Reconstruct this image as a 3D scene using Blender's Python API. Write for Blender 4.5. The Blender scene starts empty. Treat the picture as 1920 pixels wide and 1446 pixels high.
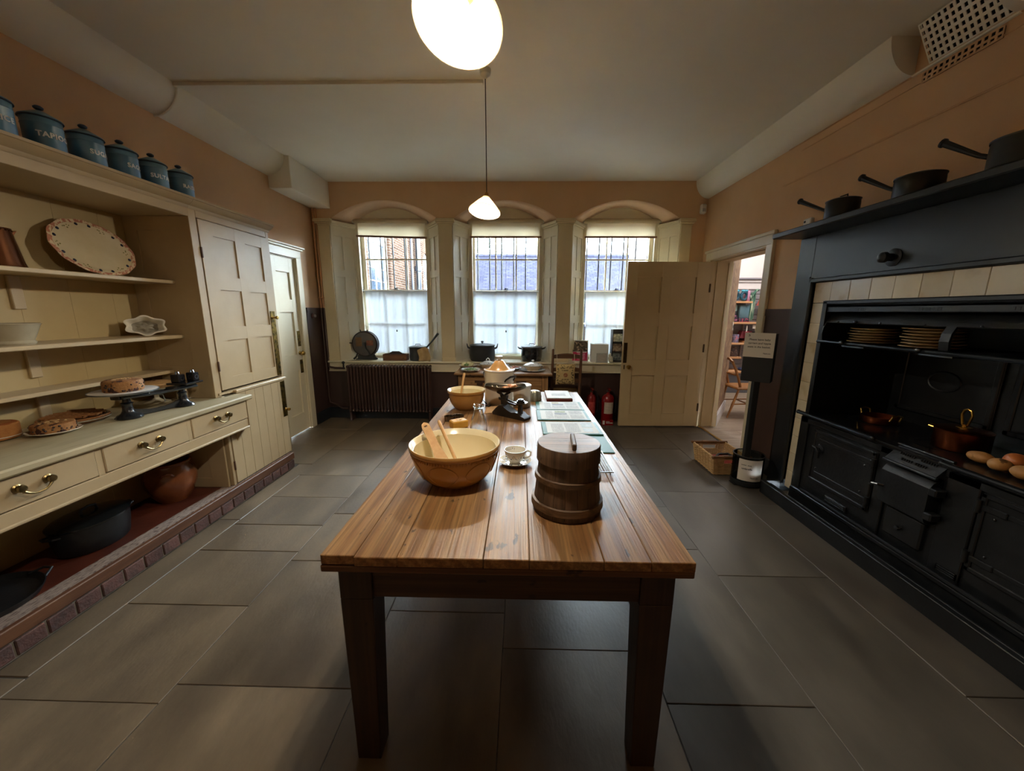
import bpy, math, random
from mathutils import Vector, Matrix

# ------------------------------------------------------------------ camera, sky, exposure
SC = bpy.context.scene
COL = SC.collection
PI = math.pi
FPX, PITCH, YAW, ROLL, EYE = 702.0, math.radians(11.23), math.radians(1.22), math.radians(.28), 1.45
cam_data = bpy.data.cameras.new('camera')
cam_data.sensor_width = 36.0
cam_data.lens = FPX / 1920 * 36
cam_data.clip_start = .02
cam = bpy.data.objects.new('camera', cam_data)
COL.objects.link(cam)
_b = Matrix(((1, 0, 0), (0, 0, -1), (0, 1, 0)))
_rx = Matrix(((1, 0, 0), (0, math.cos(PITCH), -math.sin(PITCH)), (0, math.sin(PITCH), math.cos(PITCH))))
_rr = Matrix(((math.cos(ROLL), -math.sin(ROLL), 0), (math.sin(ROLL), math.cos(ROLL), 0), (0, 0, 1)))
_rz = Matrix(((math.cos(YAW), math.sin(YAW), 0), (-math.sin(YAW), math.cos(YAW), 0), (0, 0, 1)))
_m = _rr @ _rx @ _b @ _rz
cam.matrix_world = Matrix((( _m[0][0], -_m[1][0], -_m[2][0], 0), (_m[0][1], -_m[1][1], -_m[2][1], 0),
                           (_m[0][2], -_m[1][2], -_m[2][2], EYE), (0, 0, 0, 1)))
SC.camera = cam

SKY, BULB, SHOP = 40.0, 1250.0, 36.0
world = bpy.data.worlds.new('overcast_sky')
SC.world = world
world.use_nodes = True
_bg = world.node_tree.nodes['Background']
_bg.inputs[0].default_value = (.78, .90, 1.0, 1)
_bg.inputs[1].default_value = SKY
vs = SC.view_settings
vs.view_transform = 'Standard'; vs.look = 'None'; vs.gamma = 1.0; vs.use_curve_mapping = False
vs.exposure = 0.85
SC.cycles.max_bounces = 10
SC.cycles.diffuse_bounces = 5
SC.cycles.glossy_bounces = 4
SC.cycles.transmission_bounces = 6
SC.cycles.transparent_max_bounces = 16
SC.cycles.caustics_reflective = False
SC.cycles.caustics_refractive = False
SC.cycles.sample_clamp_indirect = 20.0
SC.cycles.use_denoising = True
for _x in (-1.71, -.2, 1.29):                       # sampling portals at the three windows
    _l = bpy.data.lights.new('window_portal', 'AREA')
    _l.shape = 'RECTANGLE'; _l.size = .98; _l.size_y = 1.85
    _l.cycles.is_portal = True
    _o = bpy.data.objects.new('window_portal', _l)
    _o.location = (_x, 5.40, 1.68); _o.rotation_euler = (-PI / 2, 0, 0)
    COL.objects.link(_o)

# ------------------------------------------------------------------ helpers
rnd = random.Random(7)
def lin(h):
    if isinstance(h, tuple): return h
    o = []
    for i in (0, 2, 4):
        c = int(h[i:i + 2], 16) / 255
        o.append(c / 12.92 if c <= .04045 else ((c + .055) / 1.055) ** 2.4)
    return tuple(o)
MATS = {}
def mat(name, c1, c2=None, rough=.5, metal=0., scale=6., stretch=(1, 1, 1), bump=0., bscale=None, spec=.5,
        lo=.35, hi=.65, detail=5, c3=None, s3=None, lo3=.55, hi3=.62, coat=0., emit=None, es=0., jitter=0., trans=0., rvar=0.):
    if name in MATS: return MATS[name]
    m = bpy.data.materials.new(name); m.use_nodes = True
    nt = m.node_tree; N = nt.nodes; L = nt.links
    p = N['Principled BSDF']
    p.inputs['Roughness'].default_value = rough
    p.inputs['Metallic'].default_value = metal
    p.inputs['Specular IOR Level'].default_value = spec
    p.inputs['Coat Weight'].default_value = coat
    p.inputs['Coat Roughness'].default_value = .12
    if trans: p.inputs['Transmission Weight'].default_value = trans
    a = lin(c1); p.inputs['Base Color'].default_value = (*a, 1)
    if emit:
        p.inputs['Emission Color'].default_value = (*lin(emit), 1); p.inputs['Emission Strength'].default_value = es
    if c2 or bump or rvar:
        tc = N.new('ShaderNodeTexCoord'); mp = N.new('ShaderNodeMapping')
        mp.inputs['Scale'].default_value = stretch
        vec = tc.outputs['Object']
        if jitter:
            oi = N.new('ShaderNodeObjectInfo'); ml = N.new('ShaderNodeMath'); ml.operation = 'MULTIPLY'; ml.inputs[1].default_value = 37.
            L.new(oi.outputs['Random'], ml.inputs[0])
            ad = N.new('ShaderNodeVectorMath'); ad.operation = 'ADD'
            L.new(vec, ad.inputs[0]); L.new(ml.outputs[0], ad.inputs[1]); vec = ad.outputs[0]
        L.new(vec, mp.inputs['Vector'])
        nz = N.new('ShaderNodeTexNoise'); nz.inputs['Scale'].default_value = scale; nz.inputs['Detail'].default_value = detail
        nz.inputs['Roughness'].default_value = .6
        L.new(mp.outputs[0], nz.inputs['Vector'])
        out = None
        if c2:
            r = N.new('ShaderNodeValToRGB')
            r.color_ramp.elements[0].position = lo; r.color_ramp.elements[1].position = hi
            r.color_ramp.elements[0].color = (*a, 1); r.color_ramp.elements[1].color = (*lin(c2), 1)
            L.new(nz.outputs['Fac'], r.inputs['Fac']); out = r.outputs['Color']
        if c3:
            n3 = N.new('ShaderNodeTexNoise'); n3.inputs['Scale'].default_value = s3 or scale * 4; n3.inputs['Detail'].default_value = 3
            L.new(mp.outputs[0], n3.inputs['Vector'])
            r3 = N.new('ShaderNodeValToRGB'); r3.color_ramp.elements[0].position = lo3; r3.color_ramp.elements[1].position = hi3
            L.new(n3.outputs['Fac'], r3.inputs['Fac'])
            mx = N.new('ShaderNodeMix'); mx.data_type = 'RGBA'
            L.new(r3.outputs['Color'], mx.inputs[0])
            if out: L.new(out, mx.inputs[6])
            else: mx.inputs[6].default_value = (*a, 1)
            mx.inputs[7].default_value = (*lin(c3), 1); out = mx.outputs[2]
        if jitter and out:
            hs = N.new('ShaderNodeHueSaturation')
            mr = N.new('ShaderNodeMapRange'); mr.inputs[3].default_value = 1 - jitter; mr.inputs[4].default_value = 1 + jitter
            L.new(oi.outputs['Random'], mr.inputs[0]); L.new(mr.outputs[0], hs.inputs['Value']); L.new(out, hs.inputs['Color']); out = hs.outputs[0]
        if out: L.new(out, p.inputs['Base Color'])
        if rvar:
            mr = N.new('ShaderNodeMapRange'); mr.inputs[1].default_value = .3; mr.inputs[2].default_value = .7
            mr.inputs[3].default_value = max(.03, rough - rvar); mr.inputs[4].default_value = min(1, rough + rvar)
            L.new(nz.outputs['Fac'], mr.inputs[0]); L.new(mr.outputs[0], p.inputs['Roughness'])
        if bump:
            nb = N.new('ShaderNodeTexNoise'); nb.inputs['Scale'].default_value = bscale or scale * 6; nb.inputs['Detail'].default_value = 6
            L.new(mp.outputs[0], nb.inputs['Vector'])
            b = N.new('ShaderNodeBump'); b.inputs['Strength'].default_value = bump; b.inputs['Distance'].default_value = .01
            L.new(nb.outputs['Fac'], b.inputs['Height']); L.new(b.outputs[0], p.inputs['Normal'])
    MATS[name] = m
    return m

class B:
    """collects geometry for one mesh"""
    def __init__(s): s.v = []; s.f = []; s.mi = []; s.cur = 0
    def add(s, vs, fs):
        n = len(s.v); s.v += [tuple(q) for q in vs]; s.f += [tuple(i + n for i in q) for q in fs]; s.mi += [s.cur] * len(fs); return s
    def box(s, x0, x1, y0, y1, z0, z1):
        x0, x1 = sorted((x0, x1)); y0, y1 = sorted((y0, y1)); z0, z1 = sorted((z0, z1))
        return s.add([(x, y, z) for z in (z0, z1) for y in (y0, y1) for x in (x0, x1)],
                     [(0, 2, 3, 1), (4, 5, 7, 6), (0, 1, 5, 4), (2, 6, 7, 3), (0, 4, 6, 2), (1, 3, 7, 5)])
    def cbox(s, x0, x1, y0, y1, z0, z1, c=.003):
        """box with chamfered edges"""
        lo = (x0, y0, z0); hi = (x1, y1, z1); V = []; idx = {}
        c = min(c, *(abs(hi[i] - lo[i]) * .45 for i in range(3)))
        for sx in (0, 1):
            for sy in (0, 1):
                for sz in (0, 1):
                    S = (sx, sy, sz)
                    for ax in range(3):
                        q = [(lo[i] + c if S[i] == 0 else hi[i] - c) for i in range(3)]
                        q[ax] = lo[ax] if S[ax] == 0 else hi[ax]
                        idx[(S, ax)] = len(V); V.append(q)
        F = []
        for ax in range(3):
            u, w = [i for i in range(3) if i != ax]
            for sd in (0, 1):
                r = []
                for a, b in ((0, 0), (1, 0), (1, 1), (0, 1)):
                    S = [0, 0, 0]; S[ax] = sd; S[u] = a; S[w] = b; r.append(idx[(tuple(S), ax)])
                F.append(r)
            for a in (0, 1):
                for b in (0, 1):
                    S0 = [0, 0, 0]; S0[u] = a; S0[w] = b; S1 = list(S0); S1[ax] = 1
                    F.append([idx[(tuple(S0), u)], idx[(tuple(S1), u)], idx[(tuple(S1), w)], idx[(tuple(S0), w)]])
        for sx in (0, 1):
            for sy in (0, 1):
                for sz in (0, 1): F.append([idx[((sx, sy, sz), a)] for a in range(3)])
        return s.add(V, F)
    def hexa(s, bot, top):
        """8-corner solid: bottom 4 corners, top 4 corners in the same order"""
        return s.add(list(bot) + list(top), [(3, 2, 1, 0), (4, 5, 6, 7), (0, 1, 5, 4), (1, 2, 6, 5), (2, 3, 7, 6), (3, 0, 4, 7)])
    def prism(s, pts, ax, a, b):
        """2-D outline extruded along an axis. pts are the other two coordinates in xyz order"""
        def mk(p, t): q = [p[0], p[1]]; q.insert(ax, t); return q
        n = len(pts)
        return s.add([mk(p, a) for p in pts] + [mk(p, b) for p in pts],
                     [tuple(range(n))[::-1], tuple(range(n, 2 * n))] + [(i, (i + 1) % n, n + (i + 1) % n, n + i) for i in range(n)])
    def lathe(s, prof, c=(0, 0, 0), n=32, ax=2, sx=1., sy=1., fn=None, close=False):
        V = []; F = []; rings = []
        for r, h in prof:
            if abs(r) < 1e-6 and not fn:
                rings.append([len(V)]); q = [0, 0]; q.insert(ax, h); V.append([c[i] + q[i] for i in range(3)])
            else:
                R = []
                for k in range(n):
                    t = 2 * PI * k / n; rr = r * (fn(t, h) if fn else 1)
                    q = [rr * math.cos(t) * sx, rr * math.sin(t) * sy]; q.insert(ax, h)
                    R.append(len(V)); V.append([c[i] + q[i] for i in range(3)])
                rings.append(R)
        if close: rings.append(rings[0])
        for A, Bq in zip(rings, rings[1:]):
            for k in range(n):
                k2 = (k + 1) % n
                if len(A) == 1 and len(Bq) == 1: continue
                if len(A) == 1: F.append((A[0], Bq[k2], Bq[k]))
                elif len(Bq) == 1: F.append((A[k], A[k2], Bq[0]))
                else: F.append((A[k], A[k2], Bq[k2], Bq[k]))
        return s.add(V, F)
    def tube(s, path, r, n=8, caps=True, closed=False):
        P = [Vector(p) for p in path]; m = len(P); V = []; F = []
        rr = r if isinstance(r, (list, tuple)) else [r] * m
        up = None
        for i in range(m):
            if closed: d = P[(i + 1) % m] - P[i - 1]
            else: d = P[min(i + 1, m - 1)] - P[max(i - 1, 0)]
            d.normalize()
            if up is None: up = Vector((0, 0, 1)) if abs(d.z) < .9 else Vector((1, 0, 0))
            x = d.cross(up)
            if x.length < 1e-5: x = d.orthogonal()
            x.normalize(); y = x.cross(d); up = y
            for k in range(n):
                t = 2 * PI * k / n; V.append(P[i] + (x * math.cos(t) + y * math.sin(t)) * rr[i])
        for i in range(m if closed else m - 1):
            j = (i + 1) % m
            for k in range(n): F.append((i * n + k, i * n + (k + 1) % n, j * n + (k + 1) % n, j * n + k))
        if caps and not closed: F += [tuple(range(n))[::-1], tuple(range((m - 1) * n, m * n))]
        return s.add(V, F)
    def rod(s, a, b, r, r2=None, n=12): return s.tube([a, b], [r, r2 if r2 is not None else r], n)
    def ball(s, c, r, n=12, m=8, sc=(1, 1, 1)):
        pr = [(math.sin(PI * i / m), -math.cos(PI * i / m)) for i in range(m + 1)]
        k = len(s.v); s.lathe([(max(0, q[0]) if 0 < i < m else 0, q[1]) for i, q in enumerate(pr)], (0, 0, 0), n)
        for i in range(k, len(s.v)): s.v[i] = tuple(c[j] + s.v[i][j] * r * sc[j] for j in range(3))
        return s
    def grid(s, fn, nu, nv):
        V = [fn(i / nu, j / nv) for j in range(nv + 1) for i in range(nu + 1)]; w = nu + 1
        return s.add(V, [(j * w + i, j * w + i + 1, (j + 1) * w + i + 1, (j + 1) * w + i) for j in range(nv) for i in range(nu)])
    def xf(s, M_, k=0):
        for i in range(k, len(s.v)): s.v[i] = tuple(M_ @ Vector(s.v[i]))
        return s
    def mesh(s, name, m, ang=35, solid=0):
        me = bpy.data.meshes.new(name); me.from_pydata(s.v, [], s.f)
        ms = m if isinstance(m, (list, tuple)) else [m]
        for q in ms: me.materials.append(q)
        if len(ms) > 1:
            for i, q in enumerate(me.polygons): q.material_index = s.mi[i]
        me.validate()
        bm_fix(me)
        if ang:
            for q in me.polygons: q.use_smooth = True
            me.set_sharp_from_angle(angle=math.radians(ang))
        return me
    def obj(s, name, m, parent=None, world=True, ang=35, label=None, solid=0, bevel=0):
        if parent is not None and world:
            o3 = parent_loc(parent)
            s.v = [(q[0] - o3[0], q[1] - o3[1], q[2] - o3[2]) for q in s.v]
        ob = bpy.data.objects.new(name, s.mesh(name, m, ang)); COL.objects.link(ob)
        if parent is not None: ob.parent = parent
        if label: ob['label'] = label
        if solid:
            md = ob.modifiers.new('solid', 'SOLIDIFY'); md.thickness = solid; md.offset = 0
        if bevel:
            md = ob.modifiers.new('bevel', 'BEVEL'); md.width = bevel; md.segments = 2; md.limit_method = 'ANGLE'
        return ob
import bmesh
def bm_fix(me):
    bm = bmesh.new(); bm.from_mesh(me); bmesh.ops.recalc_face_normals(bm, faces=bm.faces); bm.to_mesh(me); bm.free()
def parent_loc(p):
    l = Vector((0, 0, 0))
    while p is not None: l = l + p.location; p = p.parent
    return l
def thing(name, label, cat, loc=(0, 0, 0), group=None, rz=0, rot=None):
    o = bpy.data.objects.new(name, None); COL.objects.link(o); o.location = loc; o.empty_display_size = .05
    o.rotation_euler = rot if rot else (0, 0, rz)
    return tag(o, label, cat, group)
def tag(o, label, cat, group=None):
    o['label'] = label; o['category'] = cat
    if group: o['group'] = group
    return o
def struct(o): o['kind'] = 'structure'; return o
def sroot(name, loc=(0, 0, 0)):
    o = bpy.data.objects.new(name, None); COL.objects.link(o); o.location = loc; o.empty_display_size = .05
    return struct(o)
def copy_tree(o, parent=None):
    c = o.copy(); COL.objects.link(c); c.parent = parent
    for ch in o.children: copy_tree(ch, c)
    return c
def arc(cx, cz, r, a0, a1, n):
    return [(cx + r * math.cos(math.radians(a0 + (a1 - a0) * i / n)), cz + r * math.sin(math.radians(a0 + (a1 - a0) * i / n))) for i in range(n + 1)]
def text_verts(txt, size, spacing=1.0, bold=0.0):
    """flat text as triangles in the xy plane, centred on the origin"""
    cu = bpy.data.curves.new('lettering', 'FONT'); cu.body = txt; cu.size = size; cu.align_x = 'CENTER'; cu.align_y = 'CENTER'
    cu.space_character = spacing; cu.offset = bold; cu.resolution_u = 3
    ob = bpy.data.objects.new('lettering', cu); COL.objects.link(ob)
    dg = bpy.context.evaluated_depsgraph_get(); me = ob.evaluated_get(dg).to_mesh()
    V = [tuple(v.co) for v in me.vertices]; F = [tuple(p.vertices) for p in me.polygons]
    ob.evaluated_get(dg).to_mesh_clear(); bpy.data.objects.remove(ob); bpy.data.curves.remove(cu)
    return V, F
# ------------------------------------------------------------------ materials of the room
PEACH = mat('peach_plaster', 'CCA782', 'D3AF8B', rough=.85, scale=1.5, bump=.05, bscale=90)
WHITE = mat('white_ceiling_paint', 'E2DED2', 'E8E4DA', rough=.9, scale=1.2, bump=.04, bscale=60)
CREAM = mat('cream_gloss_paint', 'AF9B79', 'B8A583', rough=.42, scale=2.5, bump=.03, bscale=40)
CREAMW = mat('cream_window_paint', 'D6CCB2', 'DCD4BC', rough=.45, scale=2.5, bump=.03, bscale=40)
BROWN = mat('brown_dado_paint', '3E2C28', '46332E', rough=.42, scale=3, bump=.04, bscale=60)
SKIRT = mat('black_skirting_paint', '1E2226', rough=.4)
STONE = mat('flagstone', '52473A', '77664F', rough=.40, scale=2.0, stretch=(2.0, .75, 1), bump=.09, bscale=45, lo=.3, hi=.7, detail=8,
            c3='41362E', s3=1.6, lo3=.5, hi3=.85, jitter=.16, rvar=.12)
STONE2 = mat('grey_dimmed_flagstone', '46413A', '5F574C', rough=.42, scale=2.0, stretch=(2.0, .75, 1), bump=.09, bscale=45, lo=.3, hi=.7, detail=8,
            c3='362E28', s3=1.6, lo3=.5, hi3=.85, jitter=.12, rvar=.1)  # greyer slabs, darkened in colour to stand in for weaker light on the right
GROUT = mat('floor_joint_mortar', '2C2926', '5A554E', rough=.9, scale=14)
BRICKR = mat('plinth_brick', '4C3A38', '6B4A44', rough=.75, scale=14, bump=.4, bscale=70, jitter=.25)
MORTAR = mat('plinth_mortar', '7E776E', '8C857B', rough=.95, scale=30)
REDW = mat('red_stained_board', '553524', '6C4830', rough=.5, scale=5, stretch=(8, .6, 8), bump=.1)
SPECK = mat('worn_pale_board', '8A7A70', 'A08E82', rough=.7, scale=9, stretch=(5, .8, 1), c3='5D4A44', s3=40, lo3=.52, hi3=.6, bump=.15)
REDTILE = mat('red_quarry_floor', '421C12', '542618', rough=.45, scale=6, bump=.1)
BRASS = mat('brass', 'B8924A', 'C9A65C', rough=.28, metal=1, scale=20)
OLDBRASS = mat('aged_brass', '8E7436', '4E4322', rough=.32, metal=1, scale=26, lo=.45, hi=.6)
BLACKI = mat('black_iron', '15171A', '1D2022', rough=.42, scale=30, bump=.06, bscale=80)

XL, XR, YB, YF, ZC = -2.62, 2.27, 4.95, -1.7, 3.0
# floor: mortar bed with every flagstone laid on it
fb = B(); fb.box(XL - .12, XR + .02, YF - .1, YB + .05, -.12, -.0035)
floor = struct(fb.obj('floor', GROUT))
cols = [(-2.62, -1.99, [-1.7, 3.34, 3.85, 4.42, 4.96]), (-1.99, -1.345, [-1.7, -.9, -.2, .45, 1.115, 1.59, 2.02, 2.305, 2.695, 3.095, 3.72, 4.34, 4.96]),
        (-1.345, -.63, [-1.7, -.8, .3, 1.19, 1.94, 2.46, 3.28, 4.0, 4.96]), (-.63, -.065, [-1.7, -.5, .2, 1.58, 2.3, 3.2, 4.1, 4.96]),
        (-.065, .565, [-1.7, -.4, .5, 1.385, 2.2, 3.1, 4.05, 4.96]), (.565, 1.12, [-1.7, -.6, .25, 1.165, 2.11, 2.63, 3.42, 4.2, 4.96]),
        (1.12, 1.73, [-1.7, -.7, .4, 1.88, 2.88, 3.865, 4.6, 4.96]), (1.73, 2.28, [-1.7, 1.22, 2.69, 3.57, 4.4, 4.96])]
for ci, (xa, xb, ys) in enumerate(cols):
    for ya, yb in zip(ys, ys[1:]):
        if ci == 0 and yb < 3.4:
            xa2, xb2 = -2.115, -1.962
            for q0, q1 in ((-1.7, 0.1), (.1, 1.2), (1.2, 2.36), (2.36, 3.34)):
                b = B(); b.cbox(xa2 + .003, xb2 - .003, q0 + .003, q1 - .003, -.05, rnd.uniform(-.001, .001), .003); b.obj('flagstone', STONE, floor)
            for q0, q1 in ((-1.7, -.95), (-.95, -.2), (-.2, .545)):
                b = B(); b.cbox(-2.62, -2.118, q0 + .003, q1 - .003, -.05, rnd.uniform(-.001, .001), .003); b.obj('flagstone', STONE, floor)
            continue
        g = .0016
        xa3 = -1.962 if (ci == 1 and yb < 3.3) else xa
        b = B(); b.cbox(xa3 + g, xb - g, ya + g, yb - g, -.05, rnd.uniform(-.0015, .0015), .002)
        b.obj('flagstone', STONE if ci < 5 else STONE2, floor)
# ceiling
cb = B(); cb.box(XL - .15, XR + .15, YF - .15, YB + .1, ZC, ZC + .12)
struct(cb.obj('ceiling', WHITE))
# left wall with its door opening
DL0, DL1, DLH = 3.66, 4.47, 2.03
w = B()
w.box(XL - .14, XL, YF, DL0, 0, ZC); w.box(XL - .14, XL, DL1, YB + .3, 0, ZC); w.box(XL - .14, XL, DL0, DL1, DLH, ZC)
struct(w.obj('wall_left', PEACH))
w = B(); w.box(XL, XR, YF - .12, YF, 0, ZC); struct(w.obj('wall_front', PEACH))
# right wall: doorway and the chimney opening of the range
DR0, DR1, DRH = 3.68, 4.70, 2.05
NR0, NR1, NRH = .55, 2.71, 1.52
w = B()
w.box(XR, XR + .245, YF, NR0, 0, ZC); w.box(XR, XR + .245, NR0, NR1, NRH, ZC); w.box(XR, XR + .245, NR1, DR0, 0, ZC)
w.box(XR, XR + .245, DR0, DR1, DRH, ZC); w.box(XR, XR + .245, DR1, YB + .3, 0, ZC)
struct(w.obj('wall_right', PEACH))
# back wall: three arched openings
WINX = [(-1.715, -2.40, -1.03), (-.203, -.86, .46), (1.30, .635, 1.96)]
ZS, ZSP, ZCR, YWF = .79, 2.57, 2.79, 5.22
def arch_z(x, xa, xb, crown=ZCR, spring=ZSP):
    h = (xb - xa) / 2; rise = crown - spring; R = (h * h + rise * rise) / (2 * rise); d = x - (xa + xb) / 2
    return crown - R + math.sqrt(max(0, R * R - d * d))
w = B()
xs = [XL, -2.40]
w.box(XL, XR, YB, 5.45, 0, ZS - .03)
px = XL
NA = 20
for xc, xa, xb in WINX:
    w.box(px, xa, YB, 5.45, ZS - .03, ZC)
    for i in range(NA):
        u0 = xa + (xb - xa) * i / NA; u1 = xa + (xb - xa) * (i + 1) / NA
        z0, z1 = arch_z(u0, xa, xb), arch_z(u1, xa, xb)
        w.hexa([(u0, YB, z0), (u1, YB, z1), (u1, 5.45, z1), (u0, 5.45, z0)], [(u0, YB, ZC), (u1, YB, ZC), (u1, 5.45, ZC), (u0, 5.45, ZC)])
    px = xb
w.box(px, XR, YB, 5.45, ZS - .03, ZC)
wb = struct(w.obj('wall_back', PEACH))
# coved boxings where walls meet ceiling
def cove(name, cx, sgn, rx, rz, y0, y1, m=WHITE):
    pts = [(cx, ZC)] + [(cx + sgn * rx * math.sin(t * PI / 24), ZC - rz * math.cos(t * PI / 24)) for t in range(0, 13)]
    b = B(); b.prism(pts, 1, y0, y1); return struct(b.obj(name, m, ang=50))
cove('trim_1', XL, 1, .19, .19, YF, 4.15)
b = B(); b.box(XL, -2.38, 4.15, YB, 2.69, ZC); struct(b.obj('trim_2', WHITE, bevel=.006))
cove('trim_3', XR, -1, .165, .20, 2.53, YB)
cove('trim_4', XR, -1, .165, .20, YF, 2.06)
# slanted perforated vent panel let into the boxing, a second one on the wall below
DARKV = mat('void_shade', '0A0A09', rough=.9)
def perforated(name, P, U, V, nu, nv, m, hole=.55):
    """sheet with square holes spanning vectors U and V from P"""
    b = B(); P, U, V = Vector(P), Vector(U), Vector(V); n = U.cross(V).normalized() * .004
    def cell(a0, a1, c0, c1):
        q = [P + U * a + V * c for a, c in ((a0, c0), (a1, c0), (a1, c1), (a0, c1))]
        b.hexa(q, [x + n for x in q])
    h = (1 - hole) / 2
    for i in range(nu): cell(i / nu, (i + h) / nu, 0, 1); cell((i + 1 - h) / nu, (i + 1) / nu, 0, 1)
    for i in range(nu):
        for j in range(nv):
            cell((i + h) / nu, (i + 1 - h) / nu, j / nv, (j + h) / nv); cell((i + h) / nu, (i + 1 - h) / nu, (j + 1 - h) / nv, (j + 1) / nv)
    return b.obj(name, m, ang=0)
v1 = perforated('vent_grille', (2.262, 2.44, 2.81), (0, -.37, 0), (-.10, 0, .185), 13, 6, WHITE)
tag(v1, 'white slanted perforated vent grille in the ceiling boxing above the range', 'vent')
v2 = perforated('vent_grille', (2.262, 2.47, 2.725), (0, -.37, 0), (0, 0, .055), 13, 2, PEACH, .62)
tag(v2, 'peach painted perforated vent strip on the wall below the white grille', 'vent')
b = B(); b.box(2.2665, 2.27, 2.105, 2.465, 2.728, 2.778); b.prism([(2.269, 2.815), (2.269, 2.999), (2.172, 2.999)], 1, 2.075, 2.435); struct(b.obj('trim_5', DARKV))  # solid dark backing stands in for the shade behind the vent holes
b = B(); b.box(2.255, 2.27, 2.05, 2.53, 2.792, 2.802); struct(b.obj('trim_6', WHITE))
# thin surface cables on the right wall
b = B(); b.tube([(2.262, 3.56, 2.52), (2.262, 2.4, 2.515), (2.262, .2, 2.5)], .006, 6); struct(b.obj('trim_7', PEACH))
b = B(); b.box(2.262, 2.27, -1.6, 3.55, 2.795, 2.80); b.box(2.263, 2.27, -1.6, 3.4, 2.735, 2.739); struct(b.obj('trim_8', PEACH))
# ceiling cable trunking and the cable over the left boxing
b = B(); b.cbox(-2.47, -.27, 2.905, 2.935, 2.977, 3.0, .002); struct(b.obj('trim_9', WHITE))
b = B(); b.tube([(-2.425 + .0, 2.92, 3.0)] + [(XL + .197 * math.sin(t * PI / 20), 2.93, ZC - .197 * math.cos(t * PI / 20)) for t in range(10, -1, -1)], .007, 6)
struct(b.obj('trim_10', WHITE))

# dado, skirting
def dado(name, pl, boxes, rails=True):
    b = B()
    for bx in boxes: b.box(*bx)
    return struct(b.obj(name, BROWN))
t = .012
dado('trim_11', 0, [(XL, XL + t, 4.60, YB, 0, 1.48), (XL, XL + t + .008, 4.60, YB, 1.42, 1.48)])
dado('trim_12', 0, [(XL, -2.555, YB - t, YB, 0, 1.48), (XL, -2.555, YB - t - .008, YB, 1.42, 1.48), (-2.555, XR, YB - t, YB, 0, .66)])
dado('trim_13', 0, [(XR - t, XR, 2.71, 3.57, 0, 1.48), (XR - t - .008, XR, 2.71, 3.57, 1.42, 1.48)])
dado('trim_14', 0, [(XR - t, XR, 4.80, YB, 0, 1.48)])
b = B(); b.cbox(XL + t, XL + t + .018, 4.60, YB, 0, .15); struct(b.obj('baseboard_left', SKIRT))
b = B(); b.cbox(XL + t, XR - t, YB - t - .02, YB - t, 0, .15); struct(b.obj('baseboard_back', SKIRT))
b = B(); b.cbox(XR - t - .02, XR - t, 3.10, 3.57, 0, .15); struct(b.obj('baseboard_right', SKIRT))

# ------------------------------------------------------------------ doors
def panel_door(name, width, height, cols_, rows_, m, th=.042):
    """door leaf in local coords: x along the width from the lock edge, y thickness, z up. Returns root"""
    r = sroot(name)
    b = B(); c = .0
    xs = [0] + [v for a in cols_ for v in a] + [width]; zs = [0] + [v for a in rows_ for v in a] + [height]
    for i in range(0, len(xs), 2): b.cbox(xs[i], xs[i + 1], 0, th, 0, height, .002)
    for i in range(0, len(zs), 2):
        for a0, a1 in cols_: b.box(a0 - .001, a1 + .001, .0005, th - .0005, zs[i], zs[i + 1])
    b.obj('door_leaf', m, r, world=False)
    for a0, a1 in cols_:
        for z0, z1 in rows_:
            p = B(); p.box(a0 - .004, a1 + .004, .016, th - .016, z0 - .004, z1 + .004); p.obj('panel', m, r, world=False)
    return r
DOORC = mat('cream_door_paint', 'C2AC82', 'CAB48B', rough=.45, scale=2.0, bump=.04, bscale=40)
d2 = panel_door('door_2', .995, 2.02, [(.125, .415), (.54, .83)], [(.165, .66), (.855, 1.265), (1.425, 1.845)], DOORC)
d2.location = (1.268, 4.645, .012); d2.rotation_euler = (0, 0, math.radians(1.6))
DKPLATE = mat('dark_bronze', '3A2C1A', '4A3A22', rough=.4, metal=.8, scale=40)
b = B(); b.cbox(.008, .052, -.006, 0, .815, 1.065, .002); b.obj('push_plate', DKPLATE, d2, world=False, label='dark bronze push plate')
b = B(); b.lathe([(0, -.055), (.016, -.053), (.026, -.042), (.028, -.032), (.02, -.022), (.011, -.016), (.011, -.004), (.022, 0), (0, 0)], (.078, 0, .765), 20, ax=1)
b.obj('door_knob', BRASS, d2, world=False, label='round brass knob')
b = B(); b.cbox(.02, .033, -.003, 0, .735, .79, .002); b.obj('keyhole_cover', DKPLATE, d2, world=False)
for z in (.25, 1.0, 1.72):
    b = B(); b.cbox(.985, 1.004, -.006, .012, z - .05, z + .05, .002); b.obj('hinge', DKPLATE, d2, world=False)
# architrave and deep panelled reveal of the doorway on the right
f = sroot('trim_15', (XR, 4.2, 0))
b = B()
for x0, th_ in ((XR - .02, .10), ):
    b.cbox(x0, XR, DR0 - .105, DR0 - .005, 0, DRH + .005, .004); b.cbox(x0, XR, DR1 + .02, DR1 + .12, 0, DRH + .005, .004)
    b.cbox(x0, XR, DR0 - .105, DR1 + .12, DRH + .005, DRH + .105, .004)
    b.cbox(x0 - .013, XR - .001, DR0 - .119, DR0 - .09, 0, DRH + .092, .004); b.cbox(x0 - .014, XR, DR0 - .12, DR1 + .135, DRH + .09, DRH + .12, .004)
b.obj('architrave', CREAMW, f)
b = B()
b.box(XR - .01, XR + .25, DR1 - .008, DR1 + .02, 0, DRH + .02); b.box(XR - .01, XR + .25, DR0 - .02, DR0 + .008, 0, DRH + .02)
b.box(XR - .01, XR + .25, DR0, DR1, DRH - .008, DRH + .02)
b.box(XR + .05, XR + .07, DR0, DR1, DRH - .02, DRH); b.box(XR + .05, XR + .07, DR0, DR0 + .018, 0, DRH)
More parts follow.
